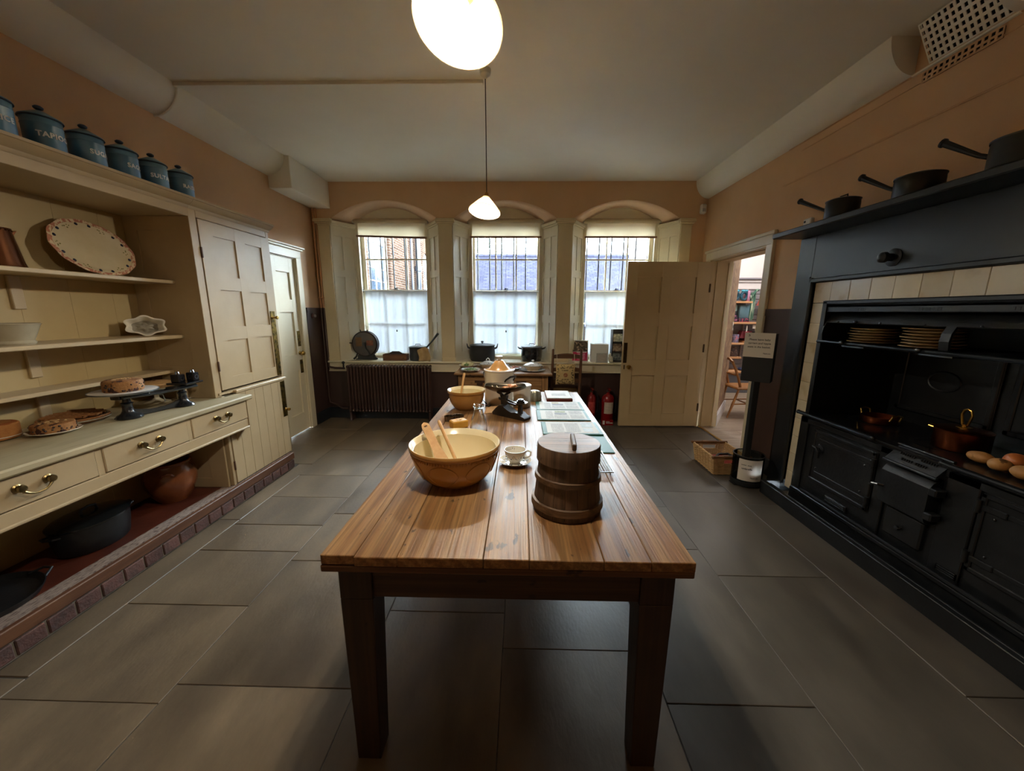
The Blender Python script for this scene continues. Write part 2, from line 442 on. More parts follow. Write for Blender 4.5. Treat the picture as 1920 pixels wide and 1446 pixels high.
b.obj('door_lining', DOORC, f)
for x0, x1 in ((XR + .06, XR + .11), (XR + .195, XR + .25)):
    b = B(); b.box(x0, x1, DR1 - .022, DR1 - .007, 0, DRH - .03); b.obj('lining_stile', DOORC, f)
b = B(); b.cbox(XR + .03, XR + .055, DR0 + .005, DR1 - .005, 0, .012, .003); b.obj('threshold_strip', BRASS, f, label='brass threshold strip')

# left door, shut, seen at a slant beyond the tall cupboard
CRD = mat('cream_left_door_paint', 'D8CDB0', 'DED4BA', rough=.42, scale=2.0, bump=.03, bscale=40)
d1 = panel_door('door_1', DL1 - DL0 - .01, 2.02, [(.11, .35), (.46, .70)], [(.22, .74), (.93, 1.42), (1.56, 1.86)], CRD)
d1.location = (XL - .012, DL0 + .005, .008); d1.rotation_euler = (0, 0, PI / 2)
W1 = DL1 - DL0 - .01
for z0, z1 in ((1.02, 1.20), (.70, .86)):
    b = B(); b.cbox(W1 - .075, W1 - .02, -.004, 0, z0, z1, .001); b.obj('finger_plate', OLDBRASS, d1, world=False, label='aged brass finger plate')
b = B(); b.lathe([(0, -.06), (.016, -.058), (.027, -.046), (.028, -.036), (.02, -.025), (.011, -.018), (.011, -.004), (.024, 0), (0, 0)], (W1 - .055, 0, .94), 20, ax=1)
b.obj('door_knob', BRASS, d1, world=False, label='round brass knob')
f = sroot('trim_16', (XL, 4.07, 0))
b = B()
b.cbox(XL, XL + .022, DL1, DL1 + .10, 0, 2.05, .003); b.cbox(XL, XL + .022, DL0 - .10, DL0, 0, 2.05, .003)
b.cbox(XL, XL + .022, DL0 - .10, DL1 + .10, 2.035, 2.125, .003)
b.cbox(XL, XL + .045, DL0 - .11, DL1 + .115, 2.125, 2.145, .003); b.cbox(XL, XL + .065, DL0 - .125, DL1 + .13, 2.145, 2.165, .005)
b.box(XL - .10, XL, DL1 - .004, DL1 + .02, 0, 2.04); b.box(XL - .10, XL, DL0 - .02, DL0 + .004, 0, 2.04); b.box(XL - .10, XL, DL0, DL1, 2.026, 2.045)
b.obj('architrave', CRD, f)
# round bell push on the dado next to the left door
MAHOG = mat('dark_mahogany', '3A1F1C', '4A2A26', rough=.35, scale=12)
bp = thing('bell_push', 'small round dark wooden bell push on the brown dado by the left door', 'bell push', (XL + t, 4.72, 1.38))
b = B(); b.lathe([(0, 0), (.034, 0), (.034, .012), (.028, .02), (0, .022)], (XL + t, 4.72, 1.38), 20, ax=0); b.obj('backplate', MAHOG, bp)
b = B(); b.lathe([(0, .02), (.016, .022), (.019, .035), (.01, .045), (0, .046)], (XL + t, 4.72, 1.38), 16, ax=0); b.obj('button', mat('grey_bakelite', '8C8680', rough=.3), bp)
# motion sensor high in the right corner
PLW = mat('white_plastic', 'D8D6D0', rough=.4)
sn = thing('motion_sensor', 'small white motion sensor in the corner above the open door', 'sensor', (2.2, 4.9, 2.6))
b = B(); b.cbox(2.17, 2.235, 4.89, 4.945, 2.62, 2.73, .012); b.obj('housing', PLW, sn)
b = B(); b.cbox(2.18, 2.225, 4.883, 4.892, 2.64, 2.675, .004); b.obj('lens', mat('sensor_lens', 'B8B8B8', rough=.2), sn)

# ------------------------------------------------------------------ heating pipes in the back left corner
PIPEP = mat('peach_pipe_paint', 'B98D66', rough=.5); PIPEB = mat('brown_pipe_paint', '4A352E', rough=.4)
hp = thing('heating_pipes', 'pair of painted heating pipes rising in the back left corner', 'pipes', (-2.58, 4.9, 0))
for k, (x, y) in enumerate(((-2.592, 4.915), (-2.558, 4.92))):
    b = B(); b.rod((x, y, 1.48), (x, y, 2.72), .0125 + .002 * k, n=10); b.obj('pipe', PIPEP, hp)
    b = B(); b.rod((x, y, .30 if k == 0 else .72), (x, y, 1.48), .0125 + .002 * k, n=10); b.obj('pipe', PIPEB, hp)
b = B(); b.tube([(-2.592, 4.915, .30), (-2.585, 4.915, .22), (-2.55, 4.91, .205), (-2.46, 4.88, .19), (-2.40, 4.86, .15), (-2.3, 4.85, .15)], .0125, 8)
b.obj('pipe', PIPEB, hp)
b = B(); b.tube([(-2.558, 4.92, .72), (-2.54, 4.91, .705), (-2.45, 4.87, .70), (-2.32, 4.85, .70)], .0145, 8); b.obj('pipe', PIPEB, hp)
b = B(); b.rod((-2.33, 4.85, .69), (-2.33, 4.85, .765), .011); b.ball((-2.33, 4.85, .775), .02, 10, 6); b.obj('valve', BLACKI, hp)
b = B(); b.cbox(-2.61, -2.54, 4.90, 4.94, 1.60, 1.618); b.obj('bracket', PIPEP, hp)
# radiator
RAD = mat('brown_radiator_paint', '3C2A26', '46322C', rough=.32, scale=8, coat=.2)
rd = thing('radiator', 'brown cast iron column radiator under the left window', 'radiator', (-1.72, 4.84, 0))
NS = 26
proto = None
for i in range(NS):
    x = -2.25 + 1.06 * i / (NS - 1)
    if proto is None:
        b = B()
        for yy in (-.055, 0, .055): b.tube([(0, yy, .06), (0, yy, .64)], .0135, 8)
        for zz in (.055, .645): b.tube([(0, -.06, zz), (0, .06, zz)], .019, 8); b.ball((0, -.06, zz), .019, 8, 6); b.ball((0, .06, zz), .019, 8, 6)
        proto = b.obj('column', RAD, rd, world=False); proto.location = (x + 1.72, 0, .085)
    else:
        c = proto.copy(); COL.objects.link(c); c.parent = rd; c.location = (x + 1.72, 0, .085)
for zz in (.14, .73):
    b = B(); b.tube([(-2.27, 4.84, zz), (-1.17, 4.84, zz)], .016, 8); b.obj('header', RAD, rd)
for x in (-2.25, -1.19):
    b = B(); b.cbox(x - .015, x + .015, 4.78, 4.9, 0, .12, .004); b.obj('foot', RAD, rd)
# ------------------------------------------------------------------ windows
def sheet_mat(name, col, diff=.45, transl=.4, clear=.15, rough=.8):
    m = bpy.data.materials.new(name); m.use_nodes = True; nt = m.node_tree; N = nt.nodes; L = nt.links
    N.remove(N['Principled BSDF']); out = N['Material Output']
    d = N.new('ShaderNodeBsdfDiffuse'); t_ = N.new('ShaderNodeBsdfTranslucent'); c = N.new('ShaderNodeBsdfTransparent')
    tc = N.new('ShaderNodeTexCoord'); wv = N.new('ShaderNodeTexNoise'); wv.inputs['Scale'].default_value = 120
    L.new(tc.outputs['Object'], wv.inputs['Vector'])
    r = N.new('ShaderNodeValToRGB'); a = lin(col)
    r.color_ramp.elements[0].color = (*[q * .9 for q in a], 1); r.color_ramp.elements[1].color = (*a, 1)
    L.new(wv.outputs['Fac'], r.inputs['Fac']); L.new(r.outputs[0], d.inputs[0]); L.new(r.outputs[0], t_.inputs[0])
    m1 = N.new('ShaderNodeMixShader'); m1.inputs[0].default_value = transl / (diff + transl); L.new(d.outputs[0], m1.inputs[1]); L.new(t_.outputs[0], m1.inputs[2])
    m2 = N.new('ShaderNodeMixShader'); m2.inputs[0].default_value = clear; L.new(m1.outputs[0], m2.inputs[1]); L.new(c.outputs[0], m2.inputs[2])
    L.new(m2.outputs[0], out.inputs['Surface']); return m
def pane_mat(name, tint=(.96, .98, .98), rough=.02):
    m = bpy.data.materials.new(name); m.use_nodes = True; nt = m.node_tree; N = nt.nodes; L = nt.links
    N.remove(N['Principled BSDF']); out = N['Material Output']
    c = N.new('ShaderNodeBsdfTransparent'); c.inputs[0].default_value = (*tint, 1)
    g = N.new('ShaderNodeBsdfGlossy'); g.inputs['Roughness'].default_value = rough
    fr = N.new('ShaderNodeFresnel'); fr.inputs[0].default_value = 1.3
    x = N.new('ShaderNodeMixShader'); L.new(fr.outputs[0], x.inputs[0]); L.new(c.outputs[0], x.inputs[1]); L.new(g.outputs[0], x.inputs[2])
    L.new(x.outputs[0], out.inputs['Surface']); return m
PANE = pane_mat('window_glass')
NET = sheet_mat('white_net_curtain', 'DCE4EC', .72, .17, .06)
BLINDM = sheet_mat('cream_blind_cloth', 'D8C8A6', .65, .26, .0)
IRONG = mat('grey_painted_iron', '161A22', rough=.5)
ROD = mat('white_rod', 'D8D6D2', rough=.35)
POS = ['left', 'middle', 'right']
# pilasters between the windows and the sill running under all three
for i, (xa, xb) in enumerate(((-2.555, -2.40), (-1.03, -.86), (.46, .635), (1.96, 2.09))):
    b = B(); b.cbox(xa, xb, YB - .03, YB + .01, ZS, 2.50, .003)
    for k, (o, z0, z1) in enumerate(((.008, 2.49, 2.51), (.02, 2.51, 2.53), (.035, 2.53, 2.555), (.028, 2.555, 2.57))):
        b.cbox(xa - o, xb + o, YB - .03 - o, YB + .01, z0, z1, .003)
    b.cbox(xa - .006, xb + .006, YB - .036, YB, ZS, ZS + .05, .003)
    struct(b.obj('trim_%d' % (17 + i), mat('cream_pilaster_paint', 'CDBC98', 'D4C4A2', rough=.5, scale=2)))
b = B(); b.cbox(-2.56, 2.14, YB - .065, 5.24, ZS - .022, ZS, .006); b.cbox(-2.555, 2.13, YB - .035, YB, ZS - .125, ZS - .022, .003); b.cbox(-2.557, 2.135, YB - .045, YB, ZS - .14, ZS - .125, .003)
struct(b.obj('trim_21', CREAMW))
for n, (xc, xa, xb) in enumerate(WINX):
    w = sroot('window_%d' % (n + 1), (xc, 5.3, ZS))
    gl, gr = xc - .465, xc + .465
    b = B(); b.box(xa, gl, YWF, 5.44, ZS - .01, 2.80); b.box(gr, xb, YWF, 5.44, ZS - .01, 2.80); b.box(xa, xb, YWF, 5.44, 2.61, 2.80)
    b.box(gl, gr, YWF + .02, 5.44, ZS - .01, .83)
    b.cbox(gl - .03, gl + .02, YWF - .015, YWF + .02, ZS, 2.62, .004); b.cbox(gr - .02, gr + .03, YWF - .015, YWF + .02, ZS, 2.62, .004)
    b.obj('casing', CREAMW, w)
    # barrel soffit under the arch, plastered
    def sof(u, v):
        x0 = xa + (xb - xa) * u; x1 = gl - .04 + (gr - gl + .08) * u
        return (x0 + (x1 - x0) * v, YB + (YWF + .02 - YB) * v, arch_z(x0, xa, xb) - .002 - .02 * v)
    b = B(); b.grid(sof, 20, 3); b.obj('soffit', mat('pale_arch_plaster', 'D9B79A', 'DDBFA4', rough=.85, scale=2), w, solid=.004)
    # folding shutters standing in the splays, each with recessed panel lines
    for sd in (-1, 1):
        p0 = Vector((xa if sd < 0 else xb, YB - .01, 0)); p1 = Vector(((gl - .03) if sd < 0 else (gr + .03), YWF - .005, 0))
        d = (p1 - p0); ln = d.length; d.normalize(); nrm = Vector((d.y, -d.x, 0)) * (1 if sd < 0 else -1)
        def slab(q0, q1, t0, t1, z0, z1, bb):
            a_, c_ = p0 + d * q0, p0 + d * q1
            qq = [a_ + nrm * t0, c_ + nrm * t0, c_ + nrm * t1, a_ + nrm * t1]
            bb.hexa([(v.x, v.y, z0) for v in qq], [(v.x, v.y, z1) for v in qq])
        b = B(); slab(0, ln, -.03, .0, ZS, 2.52, b)
        for q0, q1 in ((0, .035), (ln * .44, ln * .56), (ln - .03, ln)): slab(q0, q1, 0, .008, ZS, 2.50, b)
        for z0, z1 in ((ZS, ZS + .12), (1.30, 1.40), (1.88, 1.97), (2.38, 2.50)): slab(0, ln, 0, .0078, z0, z1, b)
        b.obj('shutter', CREAMW, w)
        b = B()
        for o, z0, z1 in ((.018, 2.50, 2.52), (.035, 2.52, 2.555)): slab(-.0, ln, -.03, o, z0, z1, b)
        b.obj('shutter_cap', CREAMW, w)
    # sashes, three panes across and two up, and their glass
    for (z0, z1, y0, rb, zr) in ((1.705, 2.61, 5.345, .03, 2.14), (.83, 1.735, 5.295, .065, 1.285)):
        b = B()
        b.cbox(gl, gl + .042, y0, y0 + .038, z0, z1, .003); b.cbox(gr - .042, gr, y0, y0 + .038, z0, z1, .003)
        b.cbox(gl, gr, y0, y0 + .038, z0, z0 + rb, .003); b.cbox(gl, gr, y0, y0 + .038, z1 - .035, z1, .003)
        sash = b.obj('sash', CREAMW, w)
        iw = (gr - gl - .084) / 3; xs_ = [gl + .042 + iw * k for k in range(4)]
        for k in (1, 2):
            b = B(); b.cbox(xs_[k] - .009, xs_[k] + .009, y0 + .004, y0 + .034, z0 + rb, z1 - .035, .003); b.obj('glazing_bar', CREAMW, sash)
        b = B(); b.cbox(gl + .042, gr - .042, y0 + .005, y0 + .033, zr - .009, zr + .009, .003); b.obj('glazing_bar', CREAMW, sash)
        for k in range(3):
            for c0, c1 in ((z0 + rb, zr - .009), (zr + .009, z1 - .035)):
                b = B(); b.box(xs_[k] + .008, xs_[k + 1] - .008, y0 + .018, y0 + .020, c0, c1); b.obj('pane', PANE, sash)
    b = B(); b.cbox(xc - .03, xc + .03, 5.27, 5.32, 1.735, 1.742, .002); b.tube([(xc - .01, 5.29, 1.745), (xc + .01, 5.285, 1.755), (xc + .03, 5.275, 1.75)], .006, 6); b.cbox(xc - .016, xc - .004, 5.275, 5.3, 1.74, 1.762, .002)
    b.obj('sash_lock', BLACKI, w)
    # iron bars outside
    g = thing('window_bars', 'dark iron security bars outside the %s window' % POS[n], 'window bars', (xc, 5.422, ZS), 'security bars outside the windows')
    for k in range(6):
        x = xc - .415 + .166 * k + .02
        b = B(); b.rod((x, 5.422, .82), (x, 5.422, 2.62), .010, n=8); b.obj('bar', IRONG, g)
    for z in (.845, 2.57):
        b = B(); b.cbox(xc - .475, xc + .475, 5.412, 5.432, z, z + .025, .002); b.obj('crossbar', IRONG, g)
    # roller blind, partly let down
    g = thing('roller_blind', ['cream roller blind let down a little over the left window, its lower edge tilted', 'cream roller blind with pull cord over the middle window', 'cream roller blind over the right window behind the open door'][n], 'blind', (xc, 5.2, 2.6), 'roller blinds')
    b = B(); b.rod((gl - .02, 5.185, 2.60), (gr + .02, 5.185, 2.60), .027, n=14); b.obj('roller', mat('blind_roll_cloth', 'BFAF92', rough=.8), g)
    for x in (gl - .028, gr + .028):
        b = B(); b.cbox(x - .006, x + .006, 5.16, 5.21, 2.57, 2.63, .003); b.obj('bracket', mat('white_bracket', 'C8C2B4', rough=.4), g)
    tl, tr_ = ((.012, -.012), (0, 0), (0, 0))[n]
    zb = 2.41
    b = B(); b.grid(lambda u, v: (gl - .005 + (gr - gl + .01) * u, 5.208 + .002 * math.sin(u * 9), 2.60 - (2.60 - zb - tl * (1 - u) - tr_ * u) * v), 12, 3); b.obj('blind_cloth', BLINDM, g)
    b = B(); b.hexa([(gl - .005, 5.200, zb - .016 + tl), (gr + .005, 5.200, zb - .016 + tr_), (gr + .005, 5.214, zb - .016 + tr_), (gl - .005, 5.214, zb - .016 + tl)],
                    [(gl - .005, 5.200, zb + .008 + tl), (gr + .005, 5.200, zb + .008 + tr_), (gr + .005, 5.214, zb + .008 + tr_), (gl - .005, 5.214, zb + .008 + tl)])
    b.obj('bottom_lath', mat('blind_lath_cloth', '8E6A52', rough=.7), g)
    b = B(); b.tube([(xc + .005, 5.2, zb - .01), (xc + .006, 5.2, 1.19)], .0018, 5); b.obj('pull_cord', ROD, g)
    b = B(); b.lathe([(0, 0), (.008, .004), (.010, .016), (.005, .03), (0, .034)], (xc + .006, 5.2, 1.16), 10); b.obj('acorn', BLACKI, g)
    # half-height net curtain on its rod
    g = thing('net_curtain', 'white half-height net curtain gathered across the %s window' % POS[n], 'curtain', (xc, 5.26, 1.7), 'net curtains')
    b = B(); b.rod((gl - .0, 5.262, 1.715), (gr + .0, 5.262, 1.715), .007, n=8); b.obj('curtain_rod', ROD, g)
    for x in (gl + .004, gr - .004):
        b = B(); b.cbox(x - .008, x + .008, 5.25, 5.29, 1.695, 1.735, .003); b.obj('rod_bracket', BLACKI, g)
    xa_, xb_ = ((gl + .05, gr - .01), (gl + .01, gr - .055), (gl + .055, gr - .02))[n]
    rr = random.Random(n); ph = [rr.uniform(0, 6) for _ in range(4)]
    def cur(u, v):
        x = xa_ + (xb_ - xa_) * u; s_ = .5 + .5 * v
        x += .012 * math.sin(v * 3 + ph[0]) * (abs(u - .5) * 2) ** 4
        y = 5.262 + s_ * (.007 * math.sin(u * 46 + ph[1] + .6 * math.sin(v * 2.1)) + .005 * math.sin(u * 83 + ph[2]) + .004 * math.sin(u * 19 + ph[3] + v)) + .004 * math.sin(v * 12) * math.exp(-((v - .5) / .05) ** 2)
        return (x, y, 1.722 - .862 * v)
    b = B(); b.grid(cur, 110, 14); b.obj('net', NET, g, ang=180)

# ------------------------------------------------------------------ outside: yard, brick building, slate roof, tree
def brickmat(name, c1, c2, mo, sx, sz, axis, rough=.85, off=.5):
    m = bpy.data.materials.new(name); m.use_nodes = True; nt = m.node_tree; N = nt.nodes; L = nt.links; p = N['Principled BSDF']
    p.inputs['Roughness'].default_value = rough; p.inputs['Specular IOR Level'].default_value = 0.
    tc = N.new('ShaderNodeTexCoord'); sp = N.new('ShaderNodeSeparateXYZ'); cb_ = N.new('ShaderNodeCombineXYZ')
    L.new(tc.outputs['Object'], sp.inputs[0]); L.new(sp.outputs[axis[0]], cb_.inputs[0]); L.new(sp.outputs[axis[1]], cb_.inputs[1])
    br = N.new('ShaderNodeTexBrick'); br.inputs['Scale'].default_value = 1; br.inputs['Brick Width'].default_value = sx; br.inputs['Row Height'].default_value = sz
    br.inputs['Mortar Size'].default_value = sz * .09; br.offset = off
    br.inputs['Color1'].default_value = (*lin(c1), 1); br.inputs['Color2'].default_value = (*lin(c2), 1); br.inputs['Mortar'].default_value = (*lin(mo), 1)
    L.new(cb_.outputs[0], br.inputs['Vector']); L.new(br.outputs['Color'], p.inputs['Base Color'])
    bp_ = N.new('ShaderNodeBump'); bp_.invert = True; bp_.inputs['Distance'].default_value = .01; bp_.inputs['Strength'].default_value = .5
    L.new(br.outputs['Fac'], bp_.inputs['Height']); L.new(bp_.outputs[0], p.inputs['Normal']); return m
BRK = brickmat('yard_brick', '241914', '382A22', '4C453E', .20, .068, (1, 2))
BRKX = brickmat('yard_brick_end', '2A1D19', '35251F', '403A35', .24, .082, (0, 2))
SLATE = brickmat('roof_slate', '20202A', '282832', '17171d', .19, .085, (0, 1))
YARD = mat('yard_paving', '4A4640', '56524C', rough=.9, scale=4)
b = B(); b.box(-14, 14, 5.46, 26, -.35, -.25); struct(b.obj('floor_yard', YARD))
bl = thing('brick_building', 'brick building with arched white windows seen through the left window', 'building', (-4.3, 10, -.25))
XW = -3.55
BW = [(9.05, 10.55, 2.15, 3.75), (14.1, 15.3, 1.9, 3.55)]
def wall_arch(b, y0, y1, z0, zs, zt, top, x0, x1, n=10):
    h = (y1 - y0) / 2; cy = (y0 + y1) / 2; rise = zt - zs; R = (h * h + rise * rise) / (2 * rise)
    for i in range(n):
        a0 = y0 + (y1 - y0) * i / n; a1 = y0 + (y1 - y0) * (i + 1) / n
        q0 = zt - R + math.sqrt(R * R - (a0 - cy) ** 2); q1 = zt - R + math.sqrt(R * R - (a1 - cy) ** 2)
        b.hexa([(x0, a0, q0), (x1, a0, q0), (x1, a1, q1), (x0, a1, q1)], [(x0, a0, top), (x1, a0, top), (x1, a1, top), (x0, a1, top)])
b = B(); b.box(XW - .3, XW, 5.9, BW[0][0], -.25, 7.5); b.box(XW - .3, XW, BW[0][1], BW[1][0], -.25, 7.5); b.box(XW - .3, XW, BW[1][1], 17, -.25, 7.5)
for y0, y1, z0, zt in BW: b.box(XW - .3, XW, y0, y1, -.25, z0 - .9); wall_arch(b, y0, y1, z0, zt - .28, zt, 7.5, XW - .3, XW)
b.obj('wall', BRK, bl)
b = B(); b.box(XW - 5, XW - .002, 16.99, 17.2, -.25, 7.5); b.obj('wall', BRKX, bl)
WOUT = mat('white_outside_paint', '8E9092', rough=.6); GDARK = mat('dark_far_glass', '1E2630', rough=.1)
for y0, y1, z0, zt in BW:
    win = B(); win.box(XW - .16, XW - .10, y0, y1, zt - .62, zt + .0); win.box(XW - .16, XW - .10, y0, y0 + .06, z0 - .9, zt - .3); win.box(XW - .16, XW - .10, y1 - .06, y1, z0 - .9, zt - .3)
    fr = win.obj('window', WOUT, bl)
    ys = [y0 + .06 + (y1 - y0 - .12) * k / 4 for k in range(5)]; zs = [z0 - .9 + (zt - .62 - z0 + .9) * k / 6 for k in range(7)]
    for y in ys[1:-1]: q = B(); q.box(XW - .15, XW - .12, y - .012, y + .012, zs[0], zs[-1]); q.obj('glazing_bar', WOUT, fr)
    for z in zs: q = B(); q.box(XW - .15, XW - .12, y0, y1, z - .012, z + .012); q.obj('glazing_bar', WOUT, fr)
    for k in range(4):
        for j in range(6):
            q = B(); q.box(XW - .142, XW - .138, ys[k] + .01, ys[k + 1] - .01, zs[j] + .01, zs[j + 1] - .01); q.obj('pane', GDARK, fr)
pm = mat('grey_downpipe_paint', '22242E', rough=.5)
b = B(); b.rod((XW + .12, 13.0, -.25), (XW + .12, 13.0, 7.4), .085, n=12); dp = b.obj('downpipe', pm, bl)
b = B()
for z in (.9, 2.75, 4.6): b.rod((XW + .12, 13.0, z), (XW + .12, 13.0, z + .16), .115, n=12)
b.obj('pipe_collar', pm, dp)
b = B(); b.rod((XW + .06, 12.45, -.25), (XW + .06, 12.45, 7.4), .035, n=10); b.obj('downpipe', pm, bl)
hs = thing('slate_roofed_house', 'long outbuilding with a blue grey slate roof seen through the middle and right windows', 'building', (2, 13, -.25))
rl = B()
def rp(u, v): return (-2.35 + 13.0 * u, 9.6 + 3.4 * v, 1.05 + 2.15 * v)
b = B(); b.grid(rp, 1, 1); b.obj('roof', SLATE, hs, solid=.06, ang=0)
b = B(); b.box(-2.2, 10.5, 9.9, 16, -.25, 1.2); b.obj('wall', BRKX, hs)
b = B(); b.add([(-2.3, 9.9, 1.2), (-2.3, 16.1, 1.2), (-2.3, 13.0, 3.15)], [(0, 1, 2)]); b.obj('gable', BRK, hs, solid=.1)
b = B(); b.grid(lambda u, v: (-2.35 + 13.0 * u, 13.0 + 3.4 * v, 3.2 - 2.15 * v), 1, 1); b.obj('roof', SLATE, hs, solid=.06, ang=0)
b = B(); b.rod((-2.38, 13.0, 3.23), (10.7, 13.0, 3.23), .07, n=8); b.obj('ridge_tiles', SLATE, hs)
b = B(); b.tube([(-2.38, 9.55, 1.0), (-2.38, 13.0, 3.19)], .05, 6); b.obj('barge_board', WOUT, hs)
tr = thing('tree', 'pale leafy tree rising behind the slate roof at the left of the middle window', 'tree', (-2.4, 20, -.25))
LEAF = mat('pale_leaves', '4A5A3A', '5E6A48', rough=.7, scale=2)
b = B(); b.tube([(-2.4, 20, -.25), (-2.35, 20, 2), (-2.5, 20, 5), (-2.45, 20.1, 7)], [.2, .17, .12, .05], 8)
for a in range(7): b.tube([(-2.45, 20, 3 + a * .5), (-2.45 + 1.2 * math.cos(a * 2.4), 20 + 1.1 * math.sin(a * 2.4), 4.0 + a * .6)], [.06, .02], 6)
b.obj('trunk', mat('grey_bark', '5E554A', rough=.9), tr)
b = B()
for i in range(2600):
    a, e = rnd.uniform(0, 2 * PI), rnd.gauss(0, .5); R = 1.9 * rnd.uniform(.35, 1) ** .5
    c = Vector((-2.45 + R * math.cos(a) * math.cos(e), 20 + R * math.sin(a) * math.cos(e), 5.0 + 2.0 * math.sin(e) * (R / 1.9) * 1.4))
    u = Vector((rnd.gauss(0, 1), rnd.gauss(0, 1), rnd.gauss(0, 1))).normalized() * .09; v = u.orthogonal().normalized() * .05
    b.add([c - u, c + v, c + u, c - v], [(0, 1, 2, 3)])
o = b.obj('foliage', LEAF, tr, ang=0); o['kind'] = 'stuff'
# ------------------------------------------------------------------ pendant lamps
SHADE = sheet_mat('opal_glass_shade', 'F6E6C6', .24, .72, 0)
BULBM = bpy.data.materials.new('lit_bulb'); BULBM.use_nodes = True
_n = BULBM.node_tree.nodes; _p = _n['Principled BSDF']; _p.inputs['Emission Color'].default_value = (1, .88, .71, 1); _p.inputs['Emission Strength'].default_value = BULB
FLEX = mat('brown_twisted_flex', '3A2E22', rough=.7); ROSE = mat('white_ceiling_rose', 'D2CDC0', rough=.4)
def pendant(x, y, zr, label, tilt=(0, 0), r=.109, h=.10):
    g = thing('pendant_lamp', label, 'lamp', (x, y, ZC), 'pendant lamps with shallow white shades')
    M_ = Matrix.Rotation(math.radians(tilt[0]), 4, 'X') @ Matrix.Rotation(math.radians(tilt[1]), 4, 'Y')
    off = Matrix.Translation((x, y, zr + h)) @ M_ @ Matrix.Translation((0, 0, -h))
    def put(b, *a, **k): b.xf(off); return b.obj(*a, **k)
    b = B(); b.lathe([(.022, h), (.03, h - .012), (.055, h * .62), (.085, h * .28), (r, 0.0), (r, -.004)], (0, 0, 0), 48); put(b, 'lamp_shade', SHADE, g, solid=.003)
    b = B(); b.lathe([(0, h + .03), (.012, h + .03), (.018, h + .012), (.022, h), (.024, h - .012), (.017, h - .03), (.017, h - .045), (0, h - .045)], (0, 0, 0), 20)
    put(b, 'lamp_holder', mat('brass_lamp_holder', 'A07A3E', rough=.35, metal=.9), g)
    b = B(); b.ball((0, 0, h - .075), .023, 16, 12, (1, 1, 1.35)); put(b, 'bulb', BULBM, g)
    top = off @ Vector((0, 0, h + .03))
    b = B(); b.tube([top, (x, y, ZC - .03)], .0035, 6); b.obj('flex', FLEX, g)
    b = B(); b.lathe([(0, ZC - .055), (.009, ZC - .053), (.016, ZC - .04), (.034, ZC - .03), (.038, ZC - .012), (.038, ZC), (0, ZC)], (x, y, 0), 24); b.obj('ceiling_rose', ROSE, g)
    return g
pendant(-.245, 2.80, 2.125, 'small shallow white pendant lamp on a long flex before the middle window', (-13, 6))
pendant(-.142, 1.09, 2.125, 'large near pendant lamp glowing at the top of the view over the table', (-20, 9))
# ------------------------------------------------------------------ built-in dresser on the left
YD0 = .55                                   # near end, outside the view
pl = sroot('trim_22', (-2.3, 1.9, 0))       # brick-faced plinth under the dresser
b = B(); b.box(XL, -2.118, YD0, 3.262, 0, .088); b.obj('plinth_core', MORTAR, pl)
y = .62
while y < 3.25:
    y1 = min(y + .102, 3.266)
    b = B(); b.cbox(-2.22, -2.109 + rnd.uniform(-.001, .001), y, y1, .008, .079, .004); b.obj('brick', BRICKR, pl); y += .111
b = B(); b.cbox(-2.135, -2.106, YD0, 3.27, .088, .148, .004); b.obj('edge_board', REDW, pl)
b = B(); b.box(-2.215, -2.136, YD0, 3.265, .088, .150); b.obj('front_board', SPECK, pl)
b = B(); b.box(XL, -2.216, YD0, 3.262, .088, .149); b.obj('quarry_floor', REDTILE, pl)

dr = thing('dresser', 'cream painted built-in dresser with open shelves and a row of drawers along the left wall', 'dresser', (-2.3, 1.6, .15))
b = B()
yb = YD0
while yb < 2.54:
    b.cbox(-2.619, -2.604, yb, min(yb + .2309, 2.55), .15, 2.06, .0012); yb += .231
b.obj('back_panel', mat('cream_inside_paint', 'AE9868', 'B6A274', rough=.5, scale=2), dr)
b = B(); b.box(XL + .001, -2.17, YD0, 2.547, 2.048, 2.06); b.obj('top_board', CREAM, dr)
b = B(); b.cbox(-2.185, -2.16, YD0, 2.549, 2.045, 2.10, .002)
b.obj('frieze', CREAM, dr)
prof = [(-2.185, 2.095), (-2.158, 2.095), (-2.152, 2.105), (-2.150, 2.113), (-2.14, 2.118), (-2.122, 2.132), (-2.112, 2.145), (-2.105, 2.147), (-2.105, 2.160), (-2.185, 2.160)]
b = B(); b.prism(prof, 1, YD0, 2.549); b.box(XL + .001, -2.18, YD0, 2.549, 2.148, 2.159)
b.obj('cornice', CREAM, dr, ang=25)
def end_panel(bb, y0, y1, xs, zs, x0, x1, z0, z1):
    pass
for z, xf in ((1.64, -2.315), (1.28, -2.315), (1.035, -2.43)):
    b = B(); b.cbox(-2.606, xf, YD0, 2.549, z - .022, z, .003); b.obj('shelf', CREAM, dr)
for z in (1.618, 1.258, 1.013):
    for yy in (1.16, 1.90):
        b = B(); b.cbox(-2.605, -2.588, yy, yy + .05, z - .17, z, .003); b.obj('shelf_batten', CREAM, dr)
